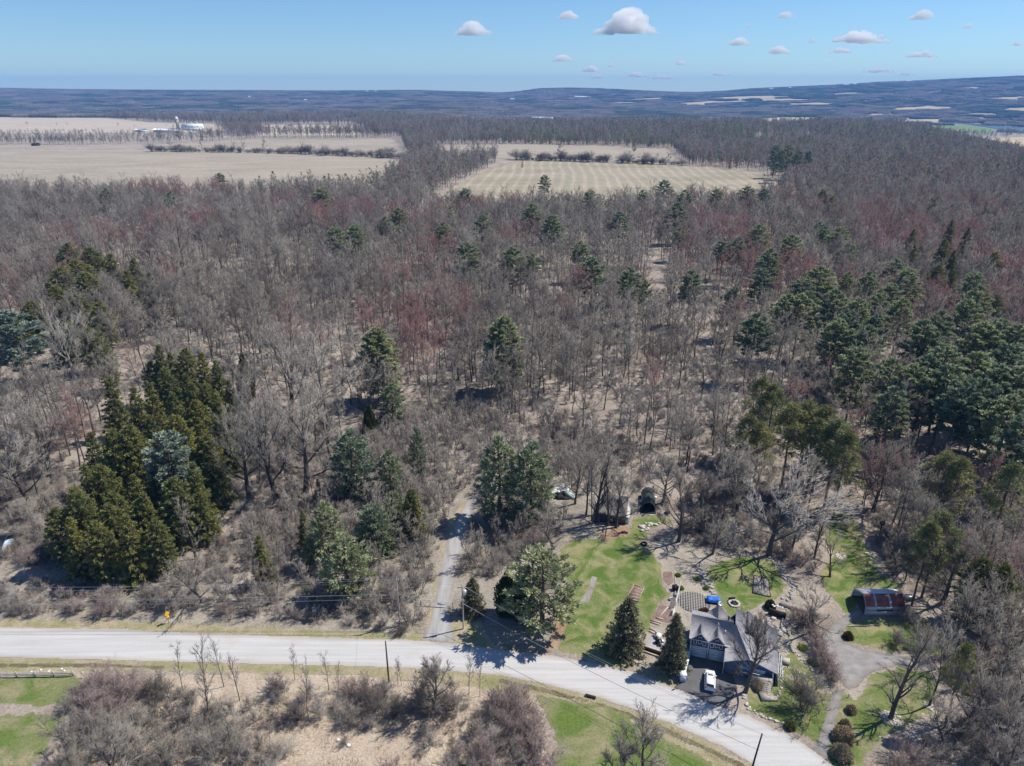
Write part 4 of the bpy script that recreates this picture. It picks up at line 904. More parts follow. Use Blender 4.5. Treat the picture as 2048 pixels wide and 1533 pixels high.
rest = order[250:]
scatter('bare_woods', np.stack([x[rest], y[rest], np.zeros(len(rest))], 1), WKEYS, np.array([WKEYS.index(q) for q in key[rest]]), rng.uniform(0, 6.28, len(rest)),
        np.array([Ht[i] / PROTO[str(key[i])][2] for i in rest]), 'leafless grey and reddish woods covering the middle distance', 'woods', GTREE)

# --- woods between and beyond the fields
FK = ['far_a', 'far_b', 'far_c', 'far_red', 'far_dark', 'far_pine', 'far_spruce']
hedge = []
for (ax, ay, bx, by, n, H) in ((305, 303, 560, 306.5, 44, 9.5), (560, 306.5, 812, 318, 44, 9.5), (1035, 320, 1215, 325, 30, 11), (1235, 326, 1362, 331, 22, 11), (905, 300, 990, 303, 14, 13), (640, 276, 725, 276, 12, 22), (60, 252, 410, 256, 9, 12)):
    for q in range(n):
        t = (q + rng.uniform(-.3, .3)) / max(1, n - 1); px_ = ax + (bx - ax) * t; py_ = ay + (by - ay) * t + rng.normal(0, .5)
        hedge.append((*G(px_, py_), H * rng.choice([.35, .55, .8, 1.0, 1.3]) * (1.9 if rng.random() < .1 else 1), ax))
HL = {305: ('shrub of the thin hedgerow across the left stubble field', 'shrubs of the left hedgerow'), 560: ('shrub of the thin hedgerow across the left stubble field', 'shrubs of the left hedgerow'),
      1035: ('bare shrub of the hedgerow along the top of the striped field', 'shrubs above the striped field'), 1235: ('bare shrub of the hedgerow along the top of the striped field', 'shrubs above the striped field'),
      905: ('bare tree on the brushy knob between the two fields', 'trees on the brushy knob'), 640: ('bare tree in the row beyond the left hedgerow', 'trees in the row beyond the left hedgerow'), 60: ('bare tree in front of the distant white barn pastures', 'trees before the barn pastures')}
for q, (hx, hy, hh, ax) in enumerate(hedge):
    if ax in (305, 560, 1035, 1235) and hh < 16:
        tag(link('hedge_shrub', BUSH['pale' if q % 3 else 'dark'], None, (hx, hy, 0), RNG.uniform(0, 6.28), (hh * .36, hh * .3, hh * .26)), HL[ax][0], 'shrub', HL[ax][1])
    else:
        tree(FK[q % 3] if q % 9 else FK[3 + q // 9 % 2], hx, hy, hh, HL[ax][0].replace('shrub', 'tree'), 'tree', HL[ax][1].replace('shrubs', 'trees'), name='field_tree', wid=1.5 if hh < 13 else 1.0)
for q in FK:
    if q not in GTREE: tree(q, 0, 1500 + 10 * FK.index(q), 20, 'far tree in the woods beyond the fields', 'tree', 'far woods trees')
x1, y1 = jitter(-2300, 2300, 560, 1500, 8.5, rng); x2, y2 = jitter(-3000, 3000, 1500, 3100, 13.0, rng)
x = np.concatenate([x1, x2]); y = np.concatenate([y1, y2]); s2 = np.concatenate([np.ones(len(x1)), np.full(len(x2), 1.25)])
k = (np.abs(x) < .80 * y + 40) & ~inside(W_NEAR, x, y)
for P in OPEN_FAR + CLEAR: k &= ~inside(P, x, y)
for P in V_OPEN: k &= ~inside(P, x, y) | (rng.random(len(x)) < .22)
OPEN2 = [GP([(-400, 267), (420, 262), (500, 276), (280, 289), (-400, 287)]), GP([(820, 300), (905, 292), (900, 320), (840, 330), (818, 322)])]
thin = np.zeros(len(x), bool)
for P in OPEN2: thin |= inside(P, x, y)
k &= ~thin | (rng.random(len(x)) < .55)
k &= fbm(x, y, 160, 55, 3) + rng.uniform(-.2, .2, len(x)) > .28
px_, py_ = pix(x, y)
left_open = (px_ < 720) & (py_ < 262) & (py_ > 205)
k &= ~left_open | (fbm(x, y, 260, 66, 3) > .46)
s2 = np.where(terrain(x, y) < -4, s2 * .72, s2)
s2 = np.where(thin & (pix(x, y)[0] < 640), .52, s2)
x, y, s2 = x[k], y[k], s2[k]
px_, py_ = pix(x, y)
gp = np.where((px_ > 1050) & (py_ < 300), .26, .07) + .25 * (fbm(x, y, 220, 31, 2) > .66)
u = rng.random(len(x)); v = rng.random(len(x))
idx = np.where(u < gp, np.where(v < .75, 5, 6), np.where(v < .24, 0, np.where(v < .5, 1, np.where(v < .76, 2, np.where(v < .86, 3, 4)))))
H0 = np.array([PROTO[q][2] for q in FK])
scatter('far_woods', np.stack([x, y, terrain(x, y)], 1), FK, idx, rng.uniform(0, 6.28, len(x)), rng.normal(19, 2.6, len(x)).clip(9, 26) / H0[idx] * s2, 'grey woods spreading beyond the farm fields', 'woods', GTREE)

# --- woods clothing the valley and the far hills: patches of many tree tops
def patch(seed, green):
    r = np.random.default_rng(seed); n = 1500; B = MB()
    p = np.stack([r.uniform(-42, 42, n), r.uniform(-42, 42, n), r.uniform(1, 9, n)], 1)
    d = nrm(r.normal(0, .55, (n, 3)) + [0, 0, 1.0]) * r.uniform(5, 10, n)[:, None]; d[:, 2] = np.minimum(d[:, 2], 17 - p[:, 2])
    B.spikes(p, p + d, r.uniform(.7, 1.7, n), r.uniform(.1, .9, n))
    return B
M['far_twig'] = twig_mat("far_woods_twigs", (0.075, 0.068, 0.062), (0.21, 0.185, 0.165))
M['far_green'] = twig_mat("far_woods_evergreens", (0.03, 0.045, 0.02), (0.06, 0.075, 0.035))
PS = {}
for nm, sd_, mt, loc in (('a', 1, 'far_twig', (-2200, 3300)), ('b', 2, 'far_twig', (-900, 3350)), ('g', 3, 'far_green', (900, 3400))):
    zz = float(terrain(loc[0], loc[1]))
    PS[nm] = [single('wood_patch', patch(sd_, nm == 'g'), M[mt], 'patch of distant tree tops on the rim of the valley', 'woods', (loc[0], loc[1], zz), kind='stuff')]
x, y = jitter(-8500, 8500, 3080, 9700, 66.0, rng)
k = np.abs(x) < .80 * y + 60
for P in V_TAN + V_GREEN + V_RIVER: k &= ~inside(P, x, y)
k &= ~inside(V_OPEN[0], x, y) | (rng.random(len(x)) < .45)
r_ = np.hypot(x, y); nfar = fbm(x * 1.0, y * .45, 620, 91, 3)
k &= (nfar < .95) & (r_ < 9900)
x, y = x[k], y[k]
u = rng.random(len(x)); gn = fbm(x, y, 400, 17, 3) > .56
idx = np.where(gn & (u < .75), 2, np.where(u < .5, 0, 1))
scatter('valley_woods', np.stack([x, y, terrain(x, y) - 1.5], 1), ['a', 'b', 'g'], idx, rng.uniform(0, 6.28, len(x)), rng.uniform(.85, 1.2, len(x)), 'blue hazed woods over the valley and far hills', 'woods', PS)

# ------------------------------------------------------------------ shrubs and undergrowth
BSRC = {}
def shrub(key, px_, py_, sc, label, group=None):
    bx, by = G(px_, py_)
    o = tag(link('bare_shrub', BUSH[key], None, (bx, by, 0), RNG.uniform(0, 6.28), (sc * RNG.uniform(.9, 1.15), sc * RNG.uniform(.9, 1.15), sc)), label, 'shrub', group)
    BSRC.setdefault(key, [o]); return o
def shrubs(where, lst):
    lst = sorted(lst, key=lambda e: e[1])
    for q, (k_, a, b, s) in enumerate(lst):
        col = {'d': 'dark', 'p': 'purplish', 'g': 'grey brown'}.get(k_[0], 'grey') if k_ != 'pale' else 'pale grey'
        shrub(k_, a, b, s, f"{col} shrub, {ordinal(q, len(lst))} {where}", f"bare shrubs {where}")
shrubs('by the left lawn corner', [('purple', 205, 1385, 1.25), ('purple', 240, 1392, 1.3), ('purple', 262, 1405, 1.35), ('dark', 320, 1398, 1.1), ('purple', 190, 1430, 1.2), ('purple', 225, 1440, 1.1), ('dark', 300, 1385, .8), ('purple', 175, 1400, .9)])
shrubs('in the lower left thicket', [('pale', 200, 1480, 1.3), ('pale', 260, 1500, 1.4), ('greya', 320, 1470, 1.5), ('pale', 330, 1530, 1.4), ('greyb', 390, 1500, 1.4), ('dark', 270, 1550, 1.2), ('greyc', 380, 1450, 1.3), ('pale', 430, 1520, 1.2), ('greyd', 290, 1450, 1.2), ('pale', 150, 1550, 1.3), ('greya', 480, 1540, 1.2)])
shrubs('along the near side of the road', [('dark', 560, 1385, .9), ('greyc', 620, 1400, 1.2), ('purple', 700, 1390, .8), ('purple', 730, 1388, .9), ('dark', 750, 1425, 1.25), ('dark', 790, 1435, .9), ('pale', 770, 1400, .9), ('dark', 600, 1440, 1.0), ('greyb', 680, 1430, .9), ('dark', 840, 1410, 1.3), ('dark', 900, 1420, 1.2), ('greya', 570, 1450, .9)])
shrubs('in the brown thicket beside the near grass', [('purple', 1000, 1425, 1.2), ('purple', 1040, 1440, 1.3), ('purple', 1020, 1475, 1.3), ('purple', 1060, 1490, 1.4), ('greyd', 980, 1500, 1.4), ('purple', 1075, 1530, 1.4), ('greyc', 1030, 1540, 1.4), ('greyd', 950, 1470, 1.1), ('purple', 960, 1530, 1.3), ('greyb', 1000, 1560, 1.3), ('purple', 1030, 1405, .9)])
shrubs('in the scrubby middle below the road', [('greya', 340, 1430, 1.2), ('greyb', 385, 1410, 1.1), ('pale', 430, 1440, .9), ('greyc', 470, 1465, 1.2), ('greyd', 500, 1420, .9), ('pale', 455, 1500, 1.0), ('greya', 520, 1490, 1.1), ('greyb', 405, 1475, 1.2), ('greyc', 365, 1455, 1.0), ('pale', 560, 1520, .9), ('greyd', 495, 1525, 1.1)])
shrubs('in the meadow bottom', [('greyb', 690, 1490, .6), ('greya', 840, 1510, .7), ('greyc', 900, 1540, .9), ('greyd', 540, 1560, 1.1), ('purple', 780, 1560, .8)])
shrubs('along the far roadside bank', [('purple', 150, 1225, .8), ('purple', 210, 1228, .9), ('greyb', 270, 1225, 1.0), ('dark', 300, 1205, .9), ('purple', 450, 1228, .7), ('greyc', 500, 1225, 1.0), ('greyd', 560, 1235, .9), ('greya', 620, 1240, .9), ('dark', 745, 1230, .8), ('greyb', 700, 1250, .8), ('dark', 805, 1268, .6), ('greya', 760, 1258, .7), ('greyd', 395, 1220, 1.0), ('greya', 350, 1222, .9)])
shrubs('between the lane and the lawn', [('greya', 960, 1110, 1.2), ('greyb', 1000, 1090, 1.2), ('greyc', 1040, 1075, 1.2), ('purple', 1070, 1090, 1.0), ('greyd', 945, 1060, 1.0), ('greya', 980, 1150, 1.0), ('pale', 1025, 1110, .8), ('greyb', 935, 1140, .8), ('greya', 900, 1225, .7), ('greyc', 1005, 1040, 1.1), ('purple', 1080, 1060, 1.0)])
shrubs('along the creek beside the gravel drive', [('dark', 1620, 1245, .8), ('purple', 1605, 1250, .9), ('purple', 1590, 1240, .8), ('purple', 1625, 1275, .75), ('purple', 1635, 1300, .75), ('purple', 1645, 1325, .75), ('purple', 1655, 1345, .8), ('purple', 1662, 1362, .75), ('purple', 1640, 1312, .7), ('purple', 1650, 1336, .75)])
shrub('dark', 1610, 1420, 1.75, 'large rounded bare shrub on the slope right of the front steps')
shrubs('left of the dark evergreen stand', [('pale', 60, 1040, 1.4), ('pale', 100, 1020, 1.4), ('greyb', 40, 1080, 1.4), ('purple', 95, 1110, 1.1), ('purple', 60, 1130, 1.0), ('pale', 20, 1000, 1.4), ('greyc', 85, 1070, 1.4)])
shrubs('at the bottom right corner', [('purple', 1790, 1560, 1.1), ('purple', 1830, 1545, 1.2), ('greyd', 1880, 1530, 1.3), ('pale', 1920, 1480, 1.2), ('pale', 1960, 1520, 1.4), ('greyc', 1990, 1450, 1.3), ('pale', 2030, 1510, 1.4), ('greyb', 1850, 1490, .9), ('pale', 2010, 1400, 1.2)])
shrubs('on the bank behind the yard', [('greya', 1400, 1090, 1.0), ('pale', 1440, 1085, 1.1), ('greyb', 1470, 1100, 1.1), ('purple', 1570, 1115, .9), ('purple', 1590, 1130, .8), ('pale', 1420, 1060, 1.1), ('greyc', 1380, 1060, .9), ('pale', 1500, 1075, 1.2), ('purple', 1690, 1060, .7), ('greyd', 1770, 1120, 1.2), ('greya', 1800, 1105, 1.3), ('pale', 1830, 1130, 1.3), ('greyb', 1785, 1150, .9), ('pale', 1810, 1245, .9), ('dark', 1790, 1290, .8), ('pale', 1850, 1300, 1.1)])
for q, me in enumerate(LOWB):
    bx, by = G(600 + 70 * q, 1190)
    BSRC['low' + str(q)] = [tag(link('bare_shrub', me, None, (bx, by, 0)), f"low brown scrub bush, {ordinal(q, 3)} of three left of the lane", 'shrub', 'low scrub bushes left of the lane')]
SCRUB = GP([(300, 1235), (300, 1190), (440, 1090), (480, 1000), (620, 985), (690, 880), (760, 840), (900, 810), (1100, 850), (1250, 880), (1300, 930), (1290, 985), (1140, 985), (1120, 1075), (1000, 1150), (965, 1150), (920, 1160), (935, 1080), (955, 1020), (905, 1020), (878, 1110), (855, 1225), (840, 1255)])
BR2 = [SCRUB, GP([(-200, 900), (150, 930), (190, 1000), (120, 1060), (110, 1150), (60, 1130), (-200, 1120)]), GP([(440, 1010), (620, 985), (690, 880), (640, 800), (480, 830)]), GP([(-200, 1228), (310, 1238), (800, 1258), (840, 1240), (300, 1170), (-200, 1150)]), GP([(150, 1375), (560, 1400), (520, 1620), (60, 1620), (130, 1430)]), GP([(640, 1400), (1060, 1400), (1105, 1500), (1110, 1640), (880, 1640), (900, 1500), (640, 1440)]),
       GP([(1360, 1080), (1480, 1105), (1560, 1105), (1640, 1150), (1650, 1050), (1560, 1000), (1420, 960), (1360, 1000)]), GP([(1720, 1020), (1780, 1140), (1880, 1200), (1890, 1320), (1930, 1420), (1920, 1600), (2700, 1600), (2300, 900), (1800, 1000)])]
x, y = jitter(-200, 260, 70, 270, 1.45, rng); k = np.zeros(len(x), bool)
for P in BR2: k |= inside(P, x, y)
k &= fbm(x, y, 14, 5, 3) + rng.uniform(-.3, .3, len(x)) > .40
xw, yw = jitter(-420, 420, 120, 420, 2.9, rng); kw = inside(W_NEAR, xw, yw) & (np.abs(xw) < .8 * yw + 20) & (fbm(xw, yw, 30, 8, 3) + rng.uniform(-.2, .2, len(xw)) > .40) & ~inside(GAP, xw, yw)
x = np.concatenate([x[k], xw[kw]]); y = np.concatenate([y[k], yw[kw]])
k = np.ones(len(x), bool)
for P in KEEP_OUT + [GP([(842, 1285), (915, 1288), (905, 1200), (930, 1090), (955, 1000), (925, 1000), (880, 1110), (858, 1230)])]: k &= sdist(P, x, y) < -.8
x, y = x[k], y[k]; n = len(x)
BK = ['greya', 'greyb', 'greyc', 'greyd', 'low0', 'low1', 'low2', 'purple']
idx = rng.choice(8, n, p=[.09, .09, .09, .08, .24, .2, .18, .03])
scatter('undergrowth', np.stack([x, y, np.zeros(n)], 1), BK, idx, rng.uniform(0, 6.28, n), rng.uniform(.5, 1.15, n) * np.where(idx == 7, .5, 1), 'low tangled brown brush under the trees and along the road', 'undergrowth', BSRC)
# young scrub trees in the regrowth beside the lane
x, y = jitter(-60, 60, 100, 240, 4.0, rng)
k = inside(SCRUB, x, y) & clear_of(x, y, 2.0) & (sdist(GP([(842, 1285), (915, 1288), (905, 1200), (930, 1090), (955, 1000), (925, 1000), (880, 1110), (858, 1230)]), x, y) < -2)
k &= rng.random(len(x)) < .66
for q in np.nonzero(k)[0]:
    px_, py_ = pix(x[q], y[q]); where = 'left of the gravel lane' if px_ < 905 else 'right of the gravel lane'
    tree('scrub_tree' if q % 3 else 'sapling_b', x[q], y[q], rng.uniform(6, 10.5), f"young brown scrub tree {where}", 'tree', f"young scrub trees {where}", name='young_tree', wid=rng.uniform(.8, 1.2))
# dry grass blades
def grass_blades(polys, n_m2, h, label, mat, name, seed):
    r = np.random.default_rng(seed); B = MB()
    for P in polys:
        a, b = P.min(0), P.max(0); n = int((b[0] - a[0]) * (b[1] - a[1]) * n_m2)
        xx = r.uniform(a[0], b[0], n); yy = r.uniform(a[1], b[1], n); k = inside(P, xx, yy) & (fbm(xx, yy, 3, seed, 2) > .45)
        xx, yy = xx[k], yy[k]; n = len(xx); lean = fbm(xx, yy, 6, seed + 5, 2) * 12
        d = np.stack([np.cos(lean) * .8, np.sin(lean) * .8, np.full(n, .7)], 1) + r.normal(0, .35, (n, 3)); d[:, 2] = np.abs(d[:, 2])
        p = np.stack([xx, yy, np.full(n, .0)], 1)
        B.spikes(p, p + nrm(d) * (h * r.uniform(.5, 1.3, n))[:, None], .03, r.uniform(.1, 1, n))
    return single(name, B, mat, label, 'grass', kind='stuff')
M['straw_blade'] = twig_mat("straw_blades", (0.46, 0.38, 0.28), (0.46, 0.38, 0.28))
grass_blades([GP([(450, 1420), (700, 1440), (920, 1440), (960, 1520), (880, 1640), (420, 1640)])], 9, .8, 'swirled pale dead grass lying in the meadow', M['straw_blade'], 'dead_grass', 3)
grass_blades([GP([(-200, 1236), (600, 1262), (840, 1268), (860, 1230), (880, 1105), (905, 1030), (925, 1010), (900, 1040), (870, 1110), (840, 1230), (800, 1262), (300, 1242), (-200, 1228)]), GP([(1010, 1360), (1180, 1396), (1340, 1452), (1500, 1535), (1480, 1540), (1240, 1425), (1060, 1385)])], 10, .6, 'straw coloured weeds on the road banks', M['straw_blade'], 'roadside_weeds', 4)
# ------------------------------------------------------------------ the blue house
M['siding'] = paint("dark_blue_siding", (0.065, 0.125, 0.25), .6, .15, 2)
M['trim'] = paint("white_trim", (0.72, 0.73, 0.75), .5, .08)
M['garage_door'] = paint("grey_blue_garage_door", (0.50, 0.58, 0.68), .5, .08, 1.5)
M['white'] = paint("white_paint", (0.78, 0.78, 0.77), .45, .08)
gm = NT("window_glass"); M['glass'] = gm.out((0.05, 0.065, 0.085), 0.06); gm.b.inputs["Specular IOR Level"].default_value = 0.6
def shingle_mat(name, a, b):
    t = NT(name); br = t.n("ShaderNodeTexBrick"); br.inputs["Scale"].default_value = 2.2; br.inputs["Mortar Size"].default_value = 0.012
    br.inputs["Color1"].default_value = (*a, 1); br.inputs["Color2"].default_value = (*b, 1); br.inputs["Mortar"].default_value = (*sc3(a, .6), 1)
    t.l(t.coord(), br.inputs["Vector"])
    c = t.mix(1.0, br.outputs[0], t.ramp(t.noise(1.3, 6, .75), [(0.3, (.8,) * 3), (0.7, (1.2,) * 3)]), 'MULTIPLY')
    return t.out(c, .9)
M['shingle'] = shingle_mat("grey_shingles", (0.25, 0.245, 0.262), (0.335, 0.33, 0.35))
M['deck_wood'] = paint("weathered_decking", (0.42, 0.38, 0.33), .85, .2, 6)
M['stone'] = paint("pale_stone", (0.50, 0.46, 0.41), .9, .35, 4)
M['stone_grey'] = paint("grey_stone", (0.36, 0.345, 0.33), .9, .35, 4)
M['timber'] = paint("weathered_timber", (0.46, 0.37, 0.29), .9, .3, 5)
M['dark_timber'] = paint("dark_stained_timber", (0.045, 0.036, 0.03), .9, .4, 5)
M['black'] = paint("black_rubber", (0.018, 0.018, 0.019), .7, .3, 6)
M['metal'] = paint("grey_metal", (0.42, 0.43, 0.45), .4, .12, 5, .5)
HA = math.radians(-17.1)
house = thing('blue_house', 'dark blue house with grey shingle roof and two garage doors', 'house', (33.21, 103.67, 0), HA)
part('wall', MB().box(0, 6.4, 0, 7.2, -.2, 4.55), M['siding'], house)
part('gable_wall', MB().add([(0.003, 0, 4.55), (0.003, 7.2, 4.55), (0.003, 3.6, 6.4), (6.4, 0, 4.55), (6.4, 7.2, 4.55), (6.4, 3.6, 6.4)], [(0, 1, 2), (5, 4, 3), (0, 2, 5, 3), (1, 4, 5, 2)]), M['siding'], house)
part('wing_wall', MB().box(6.403, 14.9, -2.6, 7.0, -.2, 2.35).add([(6.42, -2.59, 2.35), (14.88, -2.59, 2.35), (14.88, -2.59, 2.62), (10.4, -2.59, 4.4), (6.42, -2.59, 2.95), (6.42, 6.9, 2.35), (14.88, 6.9, 2.35), (14.88, 6.9, 3.8), (8.0, 6.9, 6.5), (6.42, 6.9, 4.4)], [(0, 1, 2, 3, 4), (9, 8, 7, 6, 5), (1, 6, 7, 2), (5, 0, 4, 9)]), M['siding'], house)
rf = MB()
rf.slab([(-.35, -.4, 4.42), (7.3, -.4, 4.42), (7.3, 3.6, 6.62), (-.35, 3.6, 6.62)], .14)
rf.slab([(-.35, 7.6, 4.42), (7.3, 7.6, 4.42), (7.3, 3.603, 6.623), (-.35, 3.603, 6.623)], .14)
part('garage_roof', rf, M['shingle'], house)
rf = MB()
rf.slab([(7.6, 3.6, 6.55), (10.4, -3.0, 4.57), (15.4, -3.0, 2.57), (15.4, 7.3, 3.9), (7.6, 7.3, 7.03)], .14)
rf.slab([(7.597, 3.6, 6.55), (10.397, -3.0, 4.57), (6.1, -3.0, 2.95), (6.1, 1.0, 4.79)], .14)
part('wing_roof', rf, M['shingle'], house)
for u0 in (4.5, 9.9):
    d = MB(); d.slab([(u0, 2.6, 6.4), (u0, 8.0, 6.4), (u0 - 1.9, 8.0, 4.4), (u0 - 1.9, 2.6, 4.4)], .12); d.slab([(u0 + .003, 2.6, 6.403), (u0 + .003, 8.0, 6.403), (u0 + 2.3, 8.0, 4.2), (u0 + 2.3, 2.6, 4.2)], .12)
    part('rear_gable', d, M['shingle'], house)
    part('rear_wall', MB().add([(u0 - 1.7, 7.7, 2), (u0 + 1.9, 7.7, 2), (u0 + 1.9, 7.7, 4.4), (u0, 7.7, 6.2), (u0 - 1.7, 7.7, 4.4), (u0 - 1.7, 6.9, 2), (u0 + 1.9, 6.9, 2), (u0 + 1.9, 6.9, 4.4), (u0, 6.9, 6.2), (u0 - 1.7, 6.9, 4.4)], [(0, 1, 2, 3, 4), (9, 8, 7, 6, 5), (0, 5, 6, 1), (1, 6, 7, 2), (4, 9, 5, 0)]), M['siding'], house)
for u0 in (1.62, 4.62):
    dm = part('dormer', MB().add([(u0 - 1.25, -.12, 4.5), (u0 + 1.25, -.12, 4.5), (u0, -.12, 5.95), (u0 - 1.25, 2.0, 4.5), (u0 + 1.25, 2.0, 4.5), (u0, 2.0, 5.95)], [(0, 1, 2), (5, 4, 3), (0, 2, 5, 3), (1, 4, 5, 2)]), M['siding'], house)
    d = MB(); d.slab([(u0, -.5, 6.1), (u0, 2.9, 6.1), (u0 - 1.45, 2.9, 4.52), (u0 - 1.45, -.5, 4.52)], .1); d.slab([(u0 + .003, -.5, 6.103), (u0 + .003, 2.9, 6.103), (u0 + 1.45, 2.9, 4.52), (u0 + 1.45, -.5, 4.52)], .1)
    part('dormer_roof', d, M['shingle'], dm)
    d = MB(); d.slab([(u0, -.53, 6.02), (u0, -.51, 6.02), (u0 - 1.45, -.51, 4.42), (u0 - 1.45, -.53, 4.42)], .07); d.slab([(u0, -.535, 6.02), (u0, -.515, 6.02), (u0 + 1.45, -.515, 4.42), (u0 + 1.45, -.535, 4.42)], .07)
    part('fascia', d, M['trim'], dm)
    for w, (dx, z0, z1) in enumerate(((-.82, 3.05, 4.55), (0, 3.3, 4.95), (.82, 3.05, 4.55))):
        fr = MB(); x0, x1 = u0 + dx - .3, u0 + dx + .3
        fr.box(x0, x0 + .1, -.22, -.003, z0, z1).box(x1 - .1, x1, -.22, -.003, z0, z1).box(x0 + .1, x1 - .1, -.22, -.003, z0, z0 + .1).box(x0 + .1, x1 - .1, -.22, -.003, z1 - .1, z1)
        wo = part('window', fr, M['trim'], house)
        part('pane', MB().box(x0 + .1, x1 - .1, -.15, -.004, z0 + .1, z1 - .1), M['glass'], wo)
for u0, u1 in ((.15, 3.0), (3.45, 6.15)):
    g = MB()
    for q in range(4): g.box(u0, u1, -.07 - .012 * (q % 2), -.003, .03 + q * .58, .59 + q * .58)
    part('garage_door', g, M['garage_door'], house)
tr = MB()
for u0 in (0.05, 3.22, 6.3): tr.box(u0 - .09, u0 + .09, -.11, -.003, 0, 4.4)
tr.box(.14, 3.13, -.09, -.003, 2.38, 2.56).box(3.31, 6.21, -.09, -.003, 2.38, 2.56)
part('trim', tr, M['trim'], house)
part('gutter', MB().box(-.35, 7.0, -.55, -.415, 4.28, 4.40), M['trim'], house)
part('downspout', MB().tube([(6.15, -2.9, 2.8), (6.15, -2.9, 0)], .07, 6), M['trim'], house)
part('wing_gutter', MB().box(5.97, 6.09, -3.0, -.6, 2.74, 2.86), M['trim'], house)
part('vent_pipe', MB().lathe([(.09, 5.3), (.09, 6.0)], 5.9, 1.7, 8), M['white'], house)
part('chimney_pipe', MB().lathe([(.12, 5.6), (.12, 6.9), (.2, 6.95), (.2, 7.1)], 6.3, 4.3, 8), M['black'], house)
for (u0, v0) in ((11.4, 1.2), (12.7, 4.6)):
    zc = 6.55 - .40 * (u0 - 7.6) + .13 * (v0 - 3.6)
    d = MB(); d.slab([(u0, v0, zc + .1), (u0, v0 + 1.1, zc + .1), (u0 + .6, v0 + 1.1, zc + .1 - .24), (u0 + .6, v0, zc + .1 - .24)], .12)
    part('skylight', d, M['glass'], house)
fx = MB(); fx.box(15.1, 15.2, -2.9, 3.6, 0, 2.6)
part('sunroom_wall', fx, M['siding'], house)
sr = MB()
for q in range(6): sr.tube([(15.45, -2.6 + q * 1.2, 2.55), (16.3, -2.6 + q * 1.2, 1.2), (16.3, -2.6 + q * 1.2, 0)], .06, 4)
for (a, b) in ((15.45, 2.55), (15.9, 1.85), (16.3, 1.2)): sr.tube([(a, -2.6, b), (a, 3.4, b)], .06, 4)
part('sunroom_frame', sr, M['trim'], house)
sp = MB(); sp.slab([(15.47, -2.55, 2.5), (15.47, 3.35, 2.5), (16.27, 3.35, 1.18), (16.27, -2.55, 1.18)], .03)
part('sunroom_glass', sp, M['glass'], house)
dk = MB(); dk.box(10.8, 14.6, -4.1, -3.0, 0, 1.75)
part('porch', dk, M['deck_wood'], house)
st = MB()
for q in range(6): st.box(12.4, 14.3, -4.4 - .28 * q, -4.103 - .28 * q, 0, 1.5 - .2 * q)
part('front_steps', st, M['deck_wood'], house)
part('landing', MB().prism([(12.4, -5.9), (14.6, -5.5), (15.5, -6.6), (12.9, -7.4)], 0, .45), M['deck_wood'], house)
rl = MB()
for (a, b) in (((14.45, -3.1), (14.45, -4.1)), ((14.45, -4.1), (14.45, -5.8))):
    z0, z1 = (2.7, 2.7) if b[1] > -5 else (2.7, 1.4)
    rl.tube([(a[0], a[1], z0), (b[0], b[1], z1)], .04, 5); rl.tube([(b[0], b[1], 0), (b[0], b[1], z1)], .045, 5)
rl.tube([(10.9, -4.1, 2.7), (12.3, -4.1, 2.7)], .04, 5).tube([(10.9, -4.1, 0), (10.9, -4.1, 2.7)], .045, 5)
part('railing', rl, M['trim'], house)

# ------------------------------------------------------------------ white estate car in the driveway
cp = NT("white_car_paint"); M['car'] = cp.out((0.80, 0.81, 0.82), 0.22); cp.b.inputs["Coat Weight"].default_value = 0.4
M['red_lamp'] = paint("red_lamp_lens", (0.45, 0.03, 0.02), .3, .05); M['clear_lamp'] = paint("clear_lamp_lens", (0.7, 0.72, 0.75), .15, .05)
def loft(secs):
    m = MB(); k = len(secs[0]); v = [p for s_ in secs for p in s_]; f = []
    for a in range(len(secs) - 1):
        for b in range(k): f.append((a * k + b, a * k + (b + 1) % k, (a + 1) * k + (b + 1) % k, (a + 1) * k + b))
    f += [tuple(range(k))[::-1], tuple(range((len(secs) - 1) * k, len(secs) * k))]
    return m.add(v, f)
def ring(y, w, z0, z1, r):
    h = w / 2
    return [(-h + r * .4, y, z0), (h - r * .4, y, z0), (h, y, z0 + r), (h, y, z1 - r), (h - r, y, z1), (-h + r, y, z1), (-h, y, z1 - r), (-h, y, z0 + r)]
cx_, cy_ = G(1418, 1366); cx_ += .1
car = thing('parked_car', 'white estate car with roof rails parked on the asphalt driveway', 'car', (cx_, cy_, .03), math.radians(-15))
part('body', loft([ring(-2.38, 1.5, .42, .78, .12), ring(-2.25, 1.8, .3, .98, .16), ring(-1.2, 1.88, .26, 1.02, .16), ring(0, 1.9, .26, 1.02, .14), ring(.95, 1.88, .26, 1.0, .16), ring(1.7, 1.84, .28, .92, .2), ring(2.2, 1.7, .34, .80, .2), ring(2.38, 1.4, .42, .66, .1)]), M['car'], car, True)
part('cabin', loft([ring(-2.22, 1.5, .98, 1.12, .05), ring(-1.85, 1.44, 1.0, 1.56, .16), ring(-1.2, 1.46, 1.0, 1.68, .16), ring(.1, 1.46, 1.0, 1.70, .16), ring(.6, 1.42, 1.0, 1.58, .16), ring(1.25, 1.5, .96, 1.03, .04)]), M['car'], car, True)
part('windscreen', MB().slab([(-.62, .66, 1.585), (.62, .66, 1.585), (.7, 1.25, 1.06), (-.7, 1.25, 1.06)], .02), M['glass'], car)
part('rear_window', MB().slab([(-.6, -1.93, 1.52), (.6, -1.93, 1.52), (.66, -2.24, 1.12), (-.66, -2.24, 1.12)], .02), M['glass'], car)
